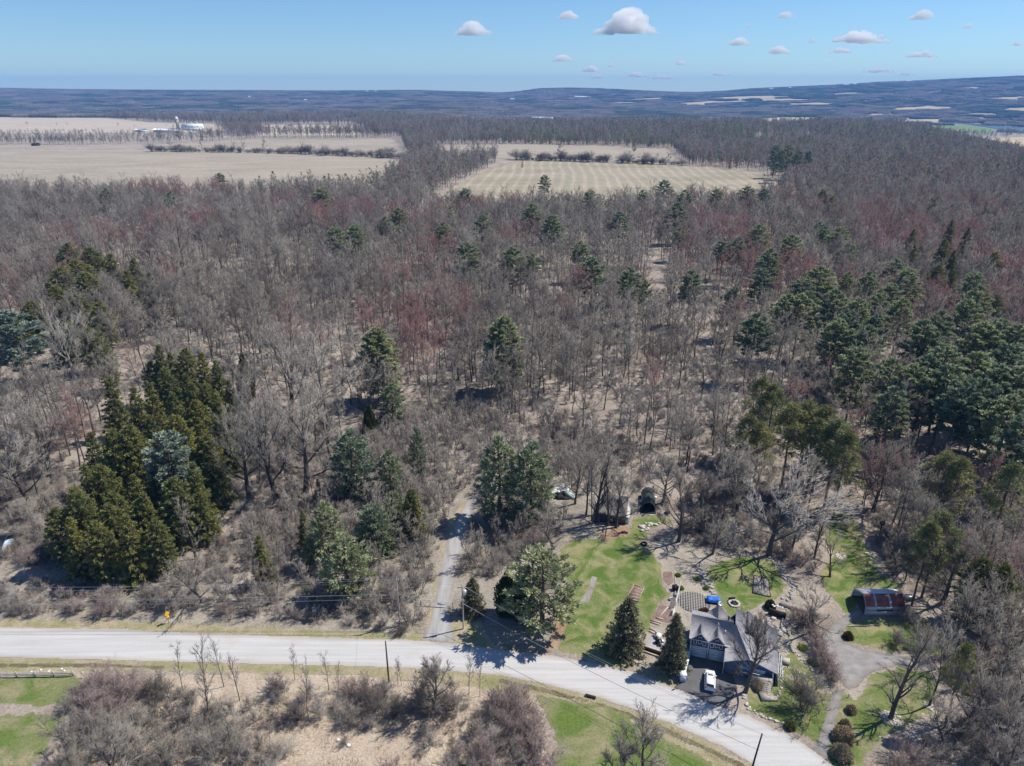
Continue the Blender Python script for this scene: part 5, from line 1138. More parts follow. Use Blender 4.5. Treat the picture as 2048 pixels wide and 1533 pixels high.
for s_ in (-1, 1):
    part('side_window', MB().slab([(s_ * .755, -1.75, 1.1), (s_ * .755, .9, 1.1), (s_ * .725, .5, 1.5), (s_ * .725, -1.6, 1.5)], .02), M['glass'], car)
    part('roof_rail', MB().tube([(s_ * .62, -1.75, 1.66), (s_ * .62, -1.5, 1.75), (s_ * .62, .1, 1.77), (s_ * .62, .35, 1.70)], .03, 5), M['metal'], car)
    part('mirror', MB().box(s_ * .95 - .02, s_ * 1.12, .72, .86, 1.0, 1.14) if s_ > 0 else MB().box(-1.12, -.93, .72, .86, 1.0, 1.14), M['car'], car)
    part('headlight', MB().box(s_ * .72 - .18, s_ * .72 + .18, 2.1, 2.28, .62, .74), M['clear_lamp'], car)
    part('tail_light', MB().box(s_ * .78 - .1, s_ * .78 + .1, -2.32, -2.18, .72, 1.0), M['red_lamp'], car)
    for yy in (-1.4, 1.45):
        wl = MB(); a = np.arange(14) * 2 * math.pi / 14
        w_ = part('wheel', MB().tube([(s_ * .70, yy, .33), (s_ * .95, yy, .33)], .33, 14), M['black'], car)
        part('rim', MB().tube([(s_ * .951, yy, .33), (s_ * .965, yy, .33)], .2, 10), M['metal'], w_)
part('sunroof', MB().box(-.42, .42, -.05, .32, 1.69, 1.708), M['glass'], car)
part('spoiler', MB().box(-.68, .68, -2.0, -1.75, 1.575, 1.62), M['car'], car)

# ------------------------------------------------------------------ walls, mailbox, garden things round the house
def seg(p, q, w, z0, z1, mb=None):
    """a wall between two ground points"""
    mb = mb or MB(); a = np.array(p); b = np.array(q); d = (b - a) / np.linalg.norm(b - a); n = np.array([-d[1], d[0]]) * w / 2
    return mb.prism([tuple(a + n), tuple(b + n), tuple(b - n), tuple(a - n)], z0, z1)
w = thing('retaining_wall', 'white capped low wall with square pillar left of the driveway', 'wall')
a, b = G(1378, 1312), G(1367, 1356)
part('wall_body', seg(a, b, .42, -.1, 1.0), M['garage_door'], w)
part('cap', seg(a, b, .56, 1.0, 1.1), M['white'], w)
bx, by = G(1365, 1361)
part('pillar', MB().box(bx - .55, bx + .45, by - .45, by + .55, -.1, 1.55), M['garage_door'], w)
part('pillar_cap', MB().box(bx - .66, bx + .56, by - .56, by + .66, 1.55, 1.68), M['white'], w)
bx, by = G(1354, 1378)
mbx = thing('mailbox', 'black mailbox on a short post at the driveway corner', 'mailbox', (bx, by, 0), math.radians(-60))
part('post', MB().box(-.06, .06, -.06, .06, 0, 1.05), M['timber'], mbx)
part('box', MB().prism([(-.12, -.25), (.12, -.25), (.12, .28), (-.12, .28)], 1.05, 1.2).tube([(0, -.25, 1.2), (0, .28, 1.2)], .12, 10), M['black'], mbx)
def rocks(name, label, cat, pts, r0, r1, mat, rng, n_per=1.0, spread=.15, **kw):
    m = MB(); pts = np.array(pts)
    for a, b in zip(pts[:-1], pts[1:]):
        L = np.linalg.norm(b - a); n = max(1, int(L / (r0 + r1) * n_per))
        for q in range(n):
            c = a + (b - a) * (q + rng.random()) / n + rng.normal(0, spread, 2); r = rng.uniform(r0, r1)
            m.rock((c[0], c[1], r * .3), r, rng)
    return single(name, m, mat, label, cat, **kw)
R5 = np.random.default_rng(5)
rocks('stone_edging', 'line of pale stones edging the yard slope above the road', 'stone edging', GP([(1487, 1385), (1492, 1405), (1502, 1420), (1525, 1434), (1550, 1443), (1568, 1449)]), .18, .34, M['stone'], R5, 1.5)
rocks('stone_edging', 'low pale stone edging around the wooden front landing', 'stone edging', GP([(1522, 1385), (1528, 1395), (1545, 1397), (1558, 1393), (1563, 1370), (1563, 1340), (1566, 1328)]), .12, .24, M['stone'], R5, 1.5)
rocks('stone_edging', 'thin stone edging beside the small side lawn', 'stone edging', GP([(1566, 1333), (1600, 1345), (1630, 1360), (1655, 1375)]), .12, .22, M['stone'], R5, 1.2)
rocks('stone_edging', 'pale stones along the flower bed above the side lawn', 'stone edging', GP([(1562, 1305), (1585, 1302), (1605, 1320), (1628, 1345)]), .15, .28, M['stone'], R5, 1.2)
rocks('stone_path', 'broken flagstones between the garden and the back lawn', 'stone path', GP([(1400, 1138), (1408, 1158), (1420, 1172), (1432, 1190)]), .25, .5, M['stone_grey'], R5, 2.0, .3)
rocks('stone_edging', 'curved stone edging on the right side of the back lawn', 'stone edging', GP([(1540, 1118), (1560, 1138), (1572, 1158), (1590, 1172), (1580, 1195), (1568, 1205)]), .2, .42, M['stone_grey'], R5, 1.5, .3)
rocks('rock_pile', 'pile of white rocks where the upper lawn meets the brush', 'rock pile', GP([(1287, 1062), (1295, 1050), (1310, 1048)]), .3, .6, M['stone'], R5, 3, .5)
rocks('rock_pile', 'dark broken rocks in front of the old shed', 'rock pile', GP([(1238, 1068), (1252, 1064)]), .3, .5, M['black'], R5, 2, .3)
rocks('rock_pile', 'flat pale slabs on the bank behind the house', 'rock pile', GP([(1545, 1240), (1535, 1255), (1560, 1265), (1585, 1262)]), .35, .7, M['stone'], R5, 1.6, .5)
rocks('rock_pile', 'row of grey rocks along the right lawn edge', 'rock pile', GP([(1735, 1085), (1740, 1110), (1760, 1140), (1785, 1160)]), .25, .5, M['stone'], R5, .8, .4)
rocks('rock_pile', 'scattered white stones beside the split rail fence', 'rock pile', GP([(60, 1343), (175, 1344)]), .12, .25, M['white'], R5, .35, .3)
def stone_disc(px_, py_, rx, ry, label, name='stone_ring', mat='stone', n=60, r=(.12, .25)):
    bx, by = G(px_, py_); m = MB()
    for q in range(n):
        a = R5.uniform(0, 6.28); t = math.sqrt(R5.uniform(.02, 1)); s_ = R5.uniform(*r); m.rock((rx * t * math.cos(a), ry * t * math.sin(a), s_ * .2), s_, R5)
    return single(name, m, M[mat], label, 'stone circle', (bx, by, 0))
stone_disc(1682, 1113, 1.35, 1.35, 'round patch of pale cobbles on the upper right lawn', n=80)
stone_disc(1783, 1438, 1.7, 1.7, 'pale stone circle around the foot of the tall slender tree', n=110)
stone_disc(1857, 1413, .9, .9, 'small stone circle under the tree at the lawn edge', n=40)
stone_disc(1830, 1475, 1.1, .9, 'faint stone circle in the lower right corner of the yard', n=45)
# fire pit
bx, by = G(1468, 1208); fp = thing('fire_pit', 'square stone fire pit with black hearth on the back lawn', 'fire pit', (bx, by, 0), .15)
m = MB()
for q in range(16):
    a = q * 2 * math.pi / 16; m.rock((1.0 * math.cos(a), 1.0 * math.sin(a), .15), .28, R5)
part('stones', m, M['stone'], fp); part('hearth', MB().lathe([(.8, .005), (.8, .06)], 0, .12, 14), M['black'], fp)
part('backrest', MB().box(-.7, .7, 1.05, 1.25, 0, .7), M['black'], fp)
# blue tarpaulin over a stack
M['tarp'] = paint("blue_tarpaulin", (0.03, 0.17, 0.62), .4, .2, 4)
bx, by = G(1427, 1204); tp = thing('covered_stack', 'bright blue tarpaulin over a stack behind the house', 'tarp', (bx, by, 0), math.radians(-12))
part('stack', MB().box(-1.3, 1.3, -.7, .7, 0, .8), M['dark_timber'], tp)
tv = []; tf = []; nx, ny = 12, 8
for i_ in range(nx):
    for j_ in range(ny):
        u_, v_ = i_ / (nx - 1) * 2 - 1, j_ / (ny - 1) * 2 - 1; e_ = max(abs(u_), abs(v_))
        tv.append((u_ * 1.45, v_ * .85, (.95 + .1 * math.cos(v_ * 2) + .06 * R5.normal()) if e_ < .9 else .45 + .12 * R5.normal()))
for i_ in range(nx - 1):
    for j_ in range(ny - 1): tf.append((i_ * ny + j_, (i_ + 1) * ny + j_, (i_ + 1) * ny + j_ + 1, i_ * ny + j_ + 1))
part('sheet', MB().add(tv, tf), M['tarp'], tp)
single('garden_chair', MB().box(-.35, .35, -.35, .35, .3, .38).box(-.35, .35, .3, .38, .38, .9).box(-.35, -.29, -.35, .3, 0, .55).box(.29, .35, -.35, .3, 0, .55), M['white'], 'white chair beside the blue tarpaulin stack', 'chair', (*G(1440, 1213), 0), .5)
# brick patio: pavers in rows, cut to a quarter round
m = MB(); c0 = np.array(G(1388, 1205)); cc, ss = math.cos(HA + .1), math.sin(HA + .1)
for i_ in range(-8, 9):
    for j_ in range(-8, 9):
        u_, v_ = i_ * .5, j_ * .5
        if math.hypot(u_ + .4, v_ - .3) > 3.4 or u_ > 2.9 or v_ > 3.1: continue
        p = [(c0[0] + (u_ + a) * cc - (v_ + b) * ss, c0[1] + (u_ + a) * ss + (v_ + b) * cc) for a, b in ((-.17, -.17), (.17, -.17), (.17, .17), (-.17, .17))]
        m.prism(p, .012, .05 + .01 * R5.random())
single('paver_patio', m, M['stone_grey'], 'quarter round patio of spaced square pavers behind the garage', 'patio')
M['earth_bed'] = paint('dark_patio_bed', (0.12, 0.105, 0.09), .95, .3, 3); dkp = MB(); dkp.prism([(c0[0] + 3.35 * math.cos(t), c0[1] + 3.35 * math.sin(t)) for t in np.linspace(0, 6.28, 28)[:-1]], .0125, .02)
single('patio_bed', dkp, M['earth_bed'], 'dark jointing bed beneath the square pavers', 'patio', kind='structure')
# raised vegetable beds
q4 = GP([(1252, 1200), (1276, 1204), (1288, 1178), (1268, 1172)]); o0 = q4.mean(0)
rb = thing('raised_bed', 'timber framed raised bed split by cross boards on the lawn', 'raised bed', (*o0, 0))
q4 = q4 - o0
soil = MB(); frm = MB(); nb_ = 5
for q in range(4):
    a, b = q4[q], q4[(q + 1) % 4]; seg(a, b, .1, 0, .38, frm)
for q in range(1, nb_):
    a = q4[0] + (q4[3] - q4[0]) * q / nb_; b = q4[1] + (q4[2] - q4[1]) * q / nb_; seg(a, b, .12, .003, .34, frm)
soil.prism([tuple(p * .96) for p in q4], 0, .26)
part('frame', frm, M['timber'], rb); part('soil', soil, M['mulch'], rb)
q4 = GP([(1505, 1187), (1541, 1195), (1537, 1160), (1508, 1152)]); o0 = q4.mean(0); q4 = q4 - o0
rb = thing('garden_plot', 'square vegetable plot of stony soil divided by planks on the back lawn', 'garden plot', (*o0, 0))
frm = MB()
for q in range(4): seg(q4[q], q4[(q + 1) % 4], .1, 0, .2, frm)
seg((q4[0] + q4[1]) / 2, (q4[2] + q4[3]) / 2, .08, .003, .18, frm); seg((q4[0] + q4[3]) / 2, (q4[1] + q4[2]) / 2, .08, .004, .17, frm)
part('frame', frm, M['dark_timber'], rb); part('soil', MB().prism([tuple(p * .97) for p in q4], 0, .1), M['garden_soil'], rb)
m = MB()
for q in range(90):
    a, b = R5.uniform(.05, .95, 2); c = (q4[0] * (1 - a) + q4[1] * a) * (1 - b) + (q4[3] * (1 - a) + q4[2] * a) * b; m.rock((c[0], c[1], .1), R5.uniform(.08, .22), R5)
part('stones', m, M['stone_grey'], rb)
# timber steps, path board, retaining wall, trellis
ts = thing('timber_steps', 'pale timber steps beside the open grey spruce', 'steps')
for q, (pa, pb) in enumerate((((1301, 1241), (1322, 1247)), ((1301, 1245), (1320, 1251)), ((1312, 1236), (1326, 1240)), ((1299, 1258), (1312, 1263)), ((1298, 1263), (1311, 1269)))):
    part('tread', seg(G(*pa), G(*pb), .28, 0, .2), M['timber'], ts)
single('garden_path_board', seg(G(1336, 1214), G(1316, 1238), .3, 0, .08), M['timber'], 'pale plank running down the middle of the mulched bed', 'plank')
single('garden_path_board', seg(G(1349, 1140), G(1351, 1172), .25, 0, .1), M['timber'], 'upright edged plank beside the upper mulched bed', 'plank')
rw = thing('timber_wall', 'dark timber retaining wall with log rails below the stone dust pad', 'wall')
part('boards', seg(G(1268, 1293), G(1330, 1314), .25, -.1, .75), M['dark_timber'], rw); part('top_rail', seg(G(1267, 1292), G(1331, 1313), .34, .75, .9), M['timber'], rw); part('lower_rail', seg(G(1272, 1299), G(1332, 1320), .25, 0, .3), M['timber'], rw)
tl = thing('trellis', 'white lattice trellis panel standing beside the paver patio', 'trellis')
a, b = np.array(G(1359, 1180)), np.array(G(1350, 1215)); L_ = np.linalg.norm(b - a); m = MB()
for q in range(15):
    p = a + (b - a) * q / 14; m.tube([(p[0], p[1], 0.1), (p[0], p[1], 1.9)], .045, 4)
for z_ in (.2, .55, .9, 1.25, 1.6, 1.9): m.tube([(a[0], a[1], z_), (b[0], b[1], z_)], .045, 4)
part('lattice', m, M['white'], tl)
for p in (a, b): part('post', MB().box(p[0] - .08, p[0] + .08, p[1] - .08, p[1] + .08, 0, 2.1), M['white'], tl)
tl = thing('trellis', 'short white lattice fence closest to the garage corner', 'trellis')
a, b = np.array(G(1349, 1222)), np.array(G(1345, 1232)); m = MB()
for q in range(9):
    p = a + (b - a) * q / 8; m.tube([(p[0], p[1], 0), (p[0], p[1], 1.2)], .05, 4)
for z_ in (.3, .7, 1.15): m.tube([(a[0], a[1], z_), (b[0], b[1], z_)], .05, 4)
part('lattice', m, M['white'], tl)
def table(px_, py_, r, h, label, mat='white'):
    t = thing('garden_table', label, 'table', (*G(px_, py_), 0)); part('table_top', MB().lathe([(r, h - .05), (r, h)], 0, 0, 14), M[mat], t); part('leg', MB().lathe([(.3, 0), (.05, .05), (.05, h - .05)], 0, 0, 8), M[mat], t); return t
def chair(px_, py_, rz, label, mat='white', group=None):
    t = thing('garden_chair', label, 'chair', (*G(px_, py_), 0), rz, group)
    part('seat', MB().box(-.27, .27, -.27, .27, .4, .46), M[mat], t); part('backrest', MB().box(-.27, .27, .21, .28, .46, .98), M[mat], t)
    for sx in (-1, 1):
        for sy in (-1, 1): part('leg', MB().box(sx * .24 - .03, sx * .24 + .03, sy * .24 - .03, sy * .24 + .03, 0, .4), M[mat], t)
table(1317, 1276, .6, .75, 'round white table on the stone dust pad'); chair(1324, 1285, 2.0, 'white chair nearest the spruce on the stone dust pad', group='white patio chairs'); chair(1322, 1291, 1.6, 'white chair at the front edge of the stone dust pad', group='white patio chairs'); chair(1310, 1273, -.9, 'white chair left of the round white table', group='white patio chairs')
gr = thing('barbecue_grill', 'black covered barbecue beside the round white table', 'grill', (*G(1315, 1286), 0)); part('cover', MB().lathe([(.5, 0), (.48, .8), (.3, 1.05), (.05, 1.1)], 0, 0, 10), M['black'], gr); part('lid_handle', MB().box(-.15, .15, -.05, .05, 1.1, 1.16), M['metal'], gr)
chair(1352, 1192, 1.2, 'white chair against the tall white trellis'); chair(1341, 1200, -2.0, 'white chair left of the tall white trellis')
bn = thing('compost_bin', 'black square compost bin at the head of the tall trellis', 'bin', (*G(1350, 1180), 0), .2); part('box', MB().box(-.5, .5, -.5, .5, 0, .9), M['black'], bn); part('lid', MB().box(-.55, .55, -.55, .55, .9, .98), M['black'], bn)
single('heat_pump', MB().box(-.45, .45, -.25, .25, 0, .9).box(-.5, .5, -.3, .3, .9, .95), M['metal'], 'grey outdoor unit in the shade beside the garage', 'heat pump', (*G(1373, 1288), 0), HA)
# retaining wall with its shadow painted black, small greenhouse, footbridge, log pile
single('shadowed_wall', seg(G(1537, 1228), G(1571, 1238), .5, -.1, 1.3), M['dark_timber'], 'stone topped retaining wall with its shadow painted black behind the house', 'wall')  # dark timber colour stands for the shadow on a stone wall
rocks('capstones', 'white capstones lying on the shadow black retaining wall', 'capstones', GP([(1540, 1222), (1556, 1225), (1570, 1230)]), .18, .3, M['white'], R5, 1.5, .1).location.z = 1.3
gh = thing('cold_frame', 'white framed glass cold frame behind the right roof', 'cold frame', (*G(1515, 1250), 0), HA)
part('glazing', MB().box(-.9, .9, -.6, .6, .1, 1.0), M['glass'], gh)
m = MB()
for x_ in (-.9, -.3, .3, .9): m.tube([(x_, -.62, 0), (x_, -.62, 1.05), (x_, .62, 1.05), (x_, .62, 0)], .06, 4)
m.tube([(-.95, -.62, 1.05), (.95, -.62, 1.05)], .06, 4).tube([(-.95, .62, 1.05), (.95, .62, 1.05)], .06, 4)
part('frame', m, M['white'], gh)
fb = thing('footbridge', 'grey plank footbridge over the shaded creek', 'bridge')
part('deck', seg(G(1560, 1209), G(1612, 1222), 1.1, .3, .42), M['deck_wood'], fb); part('beam', seg(G(1558, 1213), G(1610, 1226), .2, 0, .3), M['dark_timber'], fb)
m = MB()
for q in range(34):
    a = R5.uniform(0, 3.14); L_ = R5.uniform(.5, 1.3); c = np.array(G(1577 + R5.normal(0, 7), 1256 + R5.normal(0, 5))); z_ = R5.uniform(.1, .7)
    m.tube([(c[0] - L_ * math.cos(a), c[1] - L_ * math.sin(a), z_), (c[0] + L_ * math.cos(a), c[1] + L_ * math.sin(a), z_ + R5.normal(0, .25))], R5.uniform(.05, .13), 6)
single('log_pile', m, M['bark_pale'], 'tangled heap of pale logs on the creek bank behind the house', 'log pile')
single('wood_platform', seg(G(1552, 1265), G(1566, 1270), 1.5, 0, .3), M['deck_wood'], 'small plank platform on the bank behind the house', 'platform', (0, 0, 0))
single('utility_box', MB().box(-.8, .8, -.55, .55, 0, .8).box(-.85, .85, -.6, .6, .8, .86), M['deck_wood'], 'square wooden well cover right of the sunroom', 'well cover', (*G(1569, 1327), 0), HA)
single('fallen_log', MB().tube([(-2.6, 0, .15), (-1, .1, .17), (1, -.05, .15), (2.8, .1, .12)], [.1, .14, .13, .07], 7), M['bark_pale'], 'pale log lying on the grass loop in front of the metal shed', 'log', (*G(1722, 1253), 0), .05)
for px_, py_, lb in ((1697, 1395, 'white stake on the rough lawn nearest the hedges'), (1757, 1481, 'white stake near the tall slender tree')):
    single('marker_stake', MB().box(-.05, .05, -.05, .05, 0, .8).box(-.14, .14, -.05, .05, .55, .8), M['white'], lb, 'stake', (*G(px_, py_), 0))
# evergreen and clipped bushes
def ball(px_, py_, rx, h, leaf, label, cat='bush', n=2600, name='clipped_bush'):
    r = np.random.default_rng(px_); a = nrm(r.normal(0, 1, (n, 3))); a[:, 2] = np.abs(a[:, 2] * 1.0) ; t = r.uniform(.72, 1, n)[:, None]
    lump = 1 + .12 * np.sin(a[:, :1] * 5 + 1) * np.cos(a[:, 1:2] * 4)
    p = a * t * lump * [rx, rx, h]; p[:, 2] += .05
    p, d, w_ = sprays(n, p, a, .3, .07, .5, r, .15); B = MB(); B.blades(p, d, w_, np.clip(r.normal(.45, .2, n), 0, 1))
    B.lathe([(rx * .75, .02), (rx * .78, h * .35), (rx * .5, h * .7), (rx * .1, h * .82)], 0, 0, 10)
    return single(name, B, M[leaf], label, cat, (*G(px_, py_), 0))
M['brown_bush'] = needle_mat("winter_brown_hedge", (0.30, 0.25, 0.16), (0.62, 0.52, 0.33))
M['rust_bush'] = needle_mat("rusty_bush_leaves", (0.09, 0.055, 0.03), (0.22, 0.14, 0.08))
M['sprout'] = needle_mat("fresh_sprouts", (0.22, 0.30, 0.04), (0.40, 0.48, 0.10))
ball(1686, 1478, 1.6, 2.3, 'brown_bush', 'big brown clipped bush, upper of the pair by the old drive')
ball(1684, 1514, 1.6, 2.3, 'brown_bush', 'big brown clipped bush, lower of the pair by the old drive')
ball(1690, 1452, .7, 1.1, 'brown_bush', 'small brown bush just above the clipped pair')
ball(1702, 1424, .75, 1.2, 'brown_bush', 'small brown round bush alone on the rough lawn')
ball(1580, 1456, .7, 1.1, 'spruce', 'small dark evergreen ball beside the road bank')
ball(1696, 1276, .8, 1.2, 'rust_bush', 'rusty red round bush at the inner bend of the gravel drive')
ball(1540, 1216, 1.0, 1.7, 'cedar', 'dark green round bush at the corner of the back lawn')
ball(1409, 1229, 1.1, 1.1, 'rust_bush', 'brown mounded bush behind the garage roof')
ball(1518, 1378, .9, 1.2, 'brown_bush', 'brown bush left of the wooden front landing')
for px_, py_, lb in ((1605, 1297, 'upper of two lime green plants above the side lawn'), (1624, 1326, 'lower of two lime green plants above the side lawn'), (1356, 1152, 'lime green plant beside the upper mulched bed'), (1362, 1178, 'lime green plant behind the white trellis'), (1394, 1159, 'lime green plant near the flagstones'), (1412, 1178, 'lime green plant above the blue tarpaulin')):
    ball(px_, py_, .8 if px_ > 1500 else .5, .35, 'sprout', lb, 'plant', 500, 'sprouting_plant')

# ------------------------------------------------------------------ sheds
def rust_mat():
    t = NT("rusted_red_roof"); w_ = t.n("ShaderNodeTexWave"); w_.inputs["Scale"].default_value = 3; t.l(t.coord(), w_.inputs["Vector"])
    c = t.ramp(t.noise(.9, 6, .7, t.coord("Object", (1, .35, .35))), [(.3, (0.28, 0.075, 0.05)), (.55, (0.36, 0.13, 0.10)), (.75, (0.40, 0.24, 0.20))])
    return t.out(t.mix(1, c, t.ramp(w_.outputs["Fac"], [(0, (.85,) * 3), (1, (1.05,) * 3)]), 'MULTIPLY'), .6)
M['rust'] = rust_mat(); M['galv'] = paint("galvanised_sheet", (0.50, 0.55, 0.60), .45, .12, 2, .3); M['galv_pale_glare'] = paint("pale_galvanised_and_glare", (0.76, 0.77, 0.78), .5, .1, 2, .1)  # the paler sheet also carries painted sun glare for the shed's rear roof
ms = thing('metal_shed', 'arched metal shed with rusty red roof and open dark end', 'shed', (0, 0, 0), 0)
PR = [(114.4, 0), (114.35, 1.2), (114.5, 2.25), (115.35, 3.3), (116.4, 4.0), (118.3, 3.35), (120.0, 2.45), (120.4, 1.5), (120.5, .8), (120.55, 0)]
def strip(i0, i1, x0, x1, th=.08, lift=0.0):
    m = MB()
    for i_ in range(i0, i1):
        (y0, z0), (y1, z1) = PR[i_], PR[i_ + 1]; d = np.array([y1 - y0, z1 - z0]); d /= np.linalg.norm(d); n_ = np.array([-d[1], d[0]]); n_ = n_ if n_ @ np.array([(y0 + y1) / 2 - 117.5, (z0 + z1) / 2 - 1.5]) > 0 else -n_
        a, b = np.array([y0, z0]) + n_ * lift, np.array([y1, z1]) + n_ * lift; c, d2 = b - n_ * th, a - n_ * th
        q = [a, b, c, d2]; m.add([(x0, *p) for p in q] + [(x1, *p) for p in q], [(0, 1, 2, 3), (7, 6, 5, 4), (0, 4, 5, 1), (1, 5, 6, 2), (2, 6, 7, 3), (3, 7, 4, 0)])
    return m
part('front_wall', strip(0, 2, 71.0, 78.9), M['galv'], ms); part('red_roof', strip(2, 4, 71.0, 78.9), M['rust'], ms); part('rear_roof', strip(4, 9, 71.0, 78.9), M['galv_pale_glare'], ms)  # rear roof paler than the front wall: sun glare put into its colour
for x_ in (72.9, 75.8): part('roof_patch', strip(2, 4, x_, x_ + .4, .02, .025), M['galv'], ms)
part('end_wall', MB().add([(78.8, *p) for p in PR] + [(78.86, *p) for p in PR], [tuple(range(len(PR))), tuple(range(len(PR), 2 * len(PR)))[::-1]]), M['galv'], ms)
m = MB(); inner = [(114.7 + (p[0] - 114.4) * .90, p[1] * .93) for p in PR]
for i_ in range(len(PR) - 1):
    m.add([(71.02, *PR[i_]), (71.02, *PR[i_ + 1]), (71.02, *inner[i_ + 1]), (71.02, *inner[i_]), (71.12, *PR[i_]), (71.12, *PR[i_ + 1]), (71.12, *inner[i_ + 1]), (71.12, *inner[i_])], [(0, 1, 2, 3), (7, 6, 5, 4), (3, 2, 6, 7), (0, 4, 5, 1)])
part('arch_frame', m, M['galv'], ms)
part('side_vent', MB().box(73.2, 76.4, 114.27, 114.36, 1.35, 1.6), M['dark_timber'], ms)
M['earth_floor'] = paint("earth_floor", (0.10, 0.085, 0.07), .95, .3, 2)
part('earth_floor', MB().box(71.2, 78.7, 114.6, 120.5, .02, .05), M['earth_floor'], ms)
single('storage_tote', MB().box(-.9, .9, -.5, .5, 0, .7).box(-.95, .95, -.55, .55, .7, .76), M['metal'], 'grey box standing behind the arched metal shed', 'box', (*G(1818, 1198), 0), .1)
# tent shelter
M['canvas'] = paint("dark_green_canvas", (0.045, 0.065, 0.06), .35, .2, 1); M['pale_ground'] = M['stone']
tx, ty = 34.3, 153.0
sh = thing('tent_shelter', 'dark green arched fabric shelter with open front', 'shelter', (tx, ty, 0), math.radians(-9))
AR = [(1.75 * math.cos(t), 2.6 * math.sin(t) ** .8) for t in np.linspace(0, math.pi, 15)]
def arch(r, y0, y1, th):
    m = MB(); n_ = len(AR)
    v = [(x_ * k_, y_, z_ * k_) for k_ in (r, r - th) for y_ in (y0, y1) for x_, z_ in AR]; f = []
    for q in range(n_ - 1):
        f += [(q, q + 1, n_ + q + 1, n_ + q), (2 * n_ + q + 1, 2 * n_ + q, 3 * n_ + q, 3 * n_ + q + 1), (q + 1, q, 2 * n_ + q, 2 * n_ + q + 1), (n_ + q, n_ + q + 1, 3 * n_ + q + 1, 3 * n_ + q)]
    return m.add(v, f)
part('cover', arch(1.0, 0, 7.5, .02), M['canvas'], sh, True); part('end_panel', MB().add([(x_ * .97, 7.4, z_ * .97) for x_, z_ in AR] + [(x_ * .97, 7.36, z_ * .97) for x_, z_ in AR], [tuple(range(15)), tuple(range(15, 30))[::-1]]), M['canvas'], sh)
for y_ in (0.05, 2.5, 5): part('hoop', MB().tube([(x_ * .965, y_, z_ * .965) for x_, z_ in AR], .04, 5), M['metal'], sh)
part('ground_sheet', MB().box(-2.0, 1.9, -1.6, 7.0, .02, .04), M['black'], sh); part('front_board', MB().box(-1.9, 1.8, -1.75, -1.62, 0, .16), M['white'], sh)
rocks('rubble', 'white rubble scattered around the back of the dark fabric shelter', 'rubble', GP([(1278, 1000), (1292, 984), (1306, 992), (1322, 998)]), .3, .6, M['white'], R5, .9, .6)
single('wheelbarrow', MB().prism([(-.4, -.5), (.4, -.5), (.3, .5), (-.3, .5)], .35, .7).tube([(-.3, -.5, .4), (-.3, -1.2, .55)], .04, 5).tube([(.3, -.5, .4), (.3, -1.2, .55)], .04, 5).tube([(-.05, .65, .22), (.05, .65, .22)], .22, 10), M['black'], 'dark wheelbarrow right of the dark fabric shelter', 'wheelbarrow', (*G(1334, 1029), 0), 1.0)
single('flat_slab', MB().box(-1.4, 1.4, -.8, .8, 0, .12), M['stone_grey'], 'grey slab right of the dark fabric shelter', 'slab', (*G(1326, 1028), 0))
ty_ = MB(); ty_.tube([(.62 * math.cos(t), .62 * math.sin(t), .2) for t in np.linspace(0, 2 * math.pi, 17)], .2, 8, cap=False)
single('tyre', ty_, M['black'], 'old black tractor tyre lying at the upper lawn edge', 'tyre', (*G(1288, 1089), 0))
# old shed
M['old_roof'] = paint("faded_grey_roof", (0.13, 0.12, 0.115), .9, .25, 2); M['old_boards'] = paint('dark_boards', (0.085, 0.078, 0.072), .9, .3, 3); M['peeling'] = paint("peeling_white_boards", (0.60, 0.59, 0.56), .8, .3, 5)  # wall boards much darker than the white lean-to boards
os_ = thing('old_shed', 'derelict white walled shed with faded grey roof behind bare trees', 'shed', (27.4, 147.0, 0), math.radians(-12))
part('wall', MB().box(-6.0, 0, 0, 8.6, 0, 2.6), M['old_boards'], os_)
rf = MB(); rf.slab([(-6.4, -.4, 2.55), (.4, -.4, 2.55), (-1.2, 4.2, 4.3), (-4.8, 4.2, 4.3)], .12); rf.slab([(.403, -.4, 2.55), (.403, 9.0, 2.55), (-1.197, 4.6, 4.3), (-1.197, 4.2, 4.3)], .12)
rf.slab([(-6.4, 9.0, 2.55), (.4, 9.0, 2.55), (-1.2, 4.603, 4.3), (-4.8, 4.603, 4.3)], .12); rf.slab([(-6.403, -.4, 2.55), (-6.403, 9.0, 2.55), (-4.803, 4.6, 4.3), (-4.803, 4.2, 4.3)], .12)
rf.slab([(-4.8, 4.2, 4.31), (-1.2, 4.2, 4.31), (-1.2, 4.6, 4.31), (-4.8, 4.6, 4.31)], .05)
part('roof', rf, M['old_roof'], os_)
part('lean_to', MB().box(.05, 1.0, .4, 7.5, 0, 1.7).slab([(.0, .2, 2.3), (.0, 7.7, 2.3), (1.2, 7.7, 1.75), (1.2, .2, 1.75)], .08), M['peeling'], os_)
for y_ in (2.0, 5.0): part('door', MB().box(1.0, 1.06, y_, y_ + 1.0, 0, 1.6), M['dark_timber'], os_)
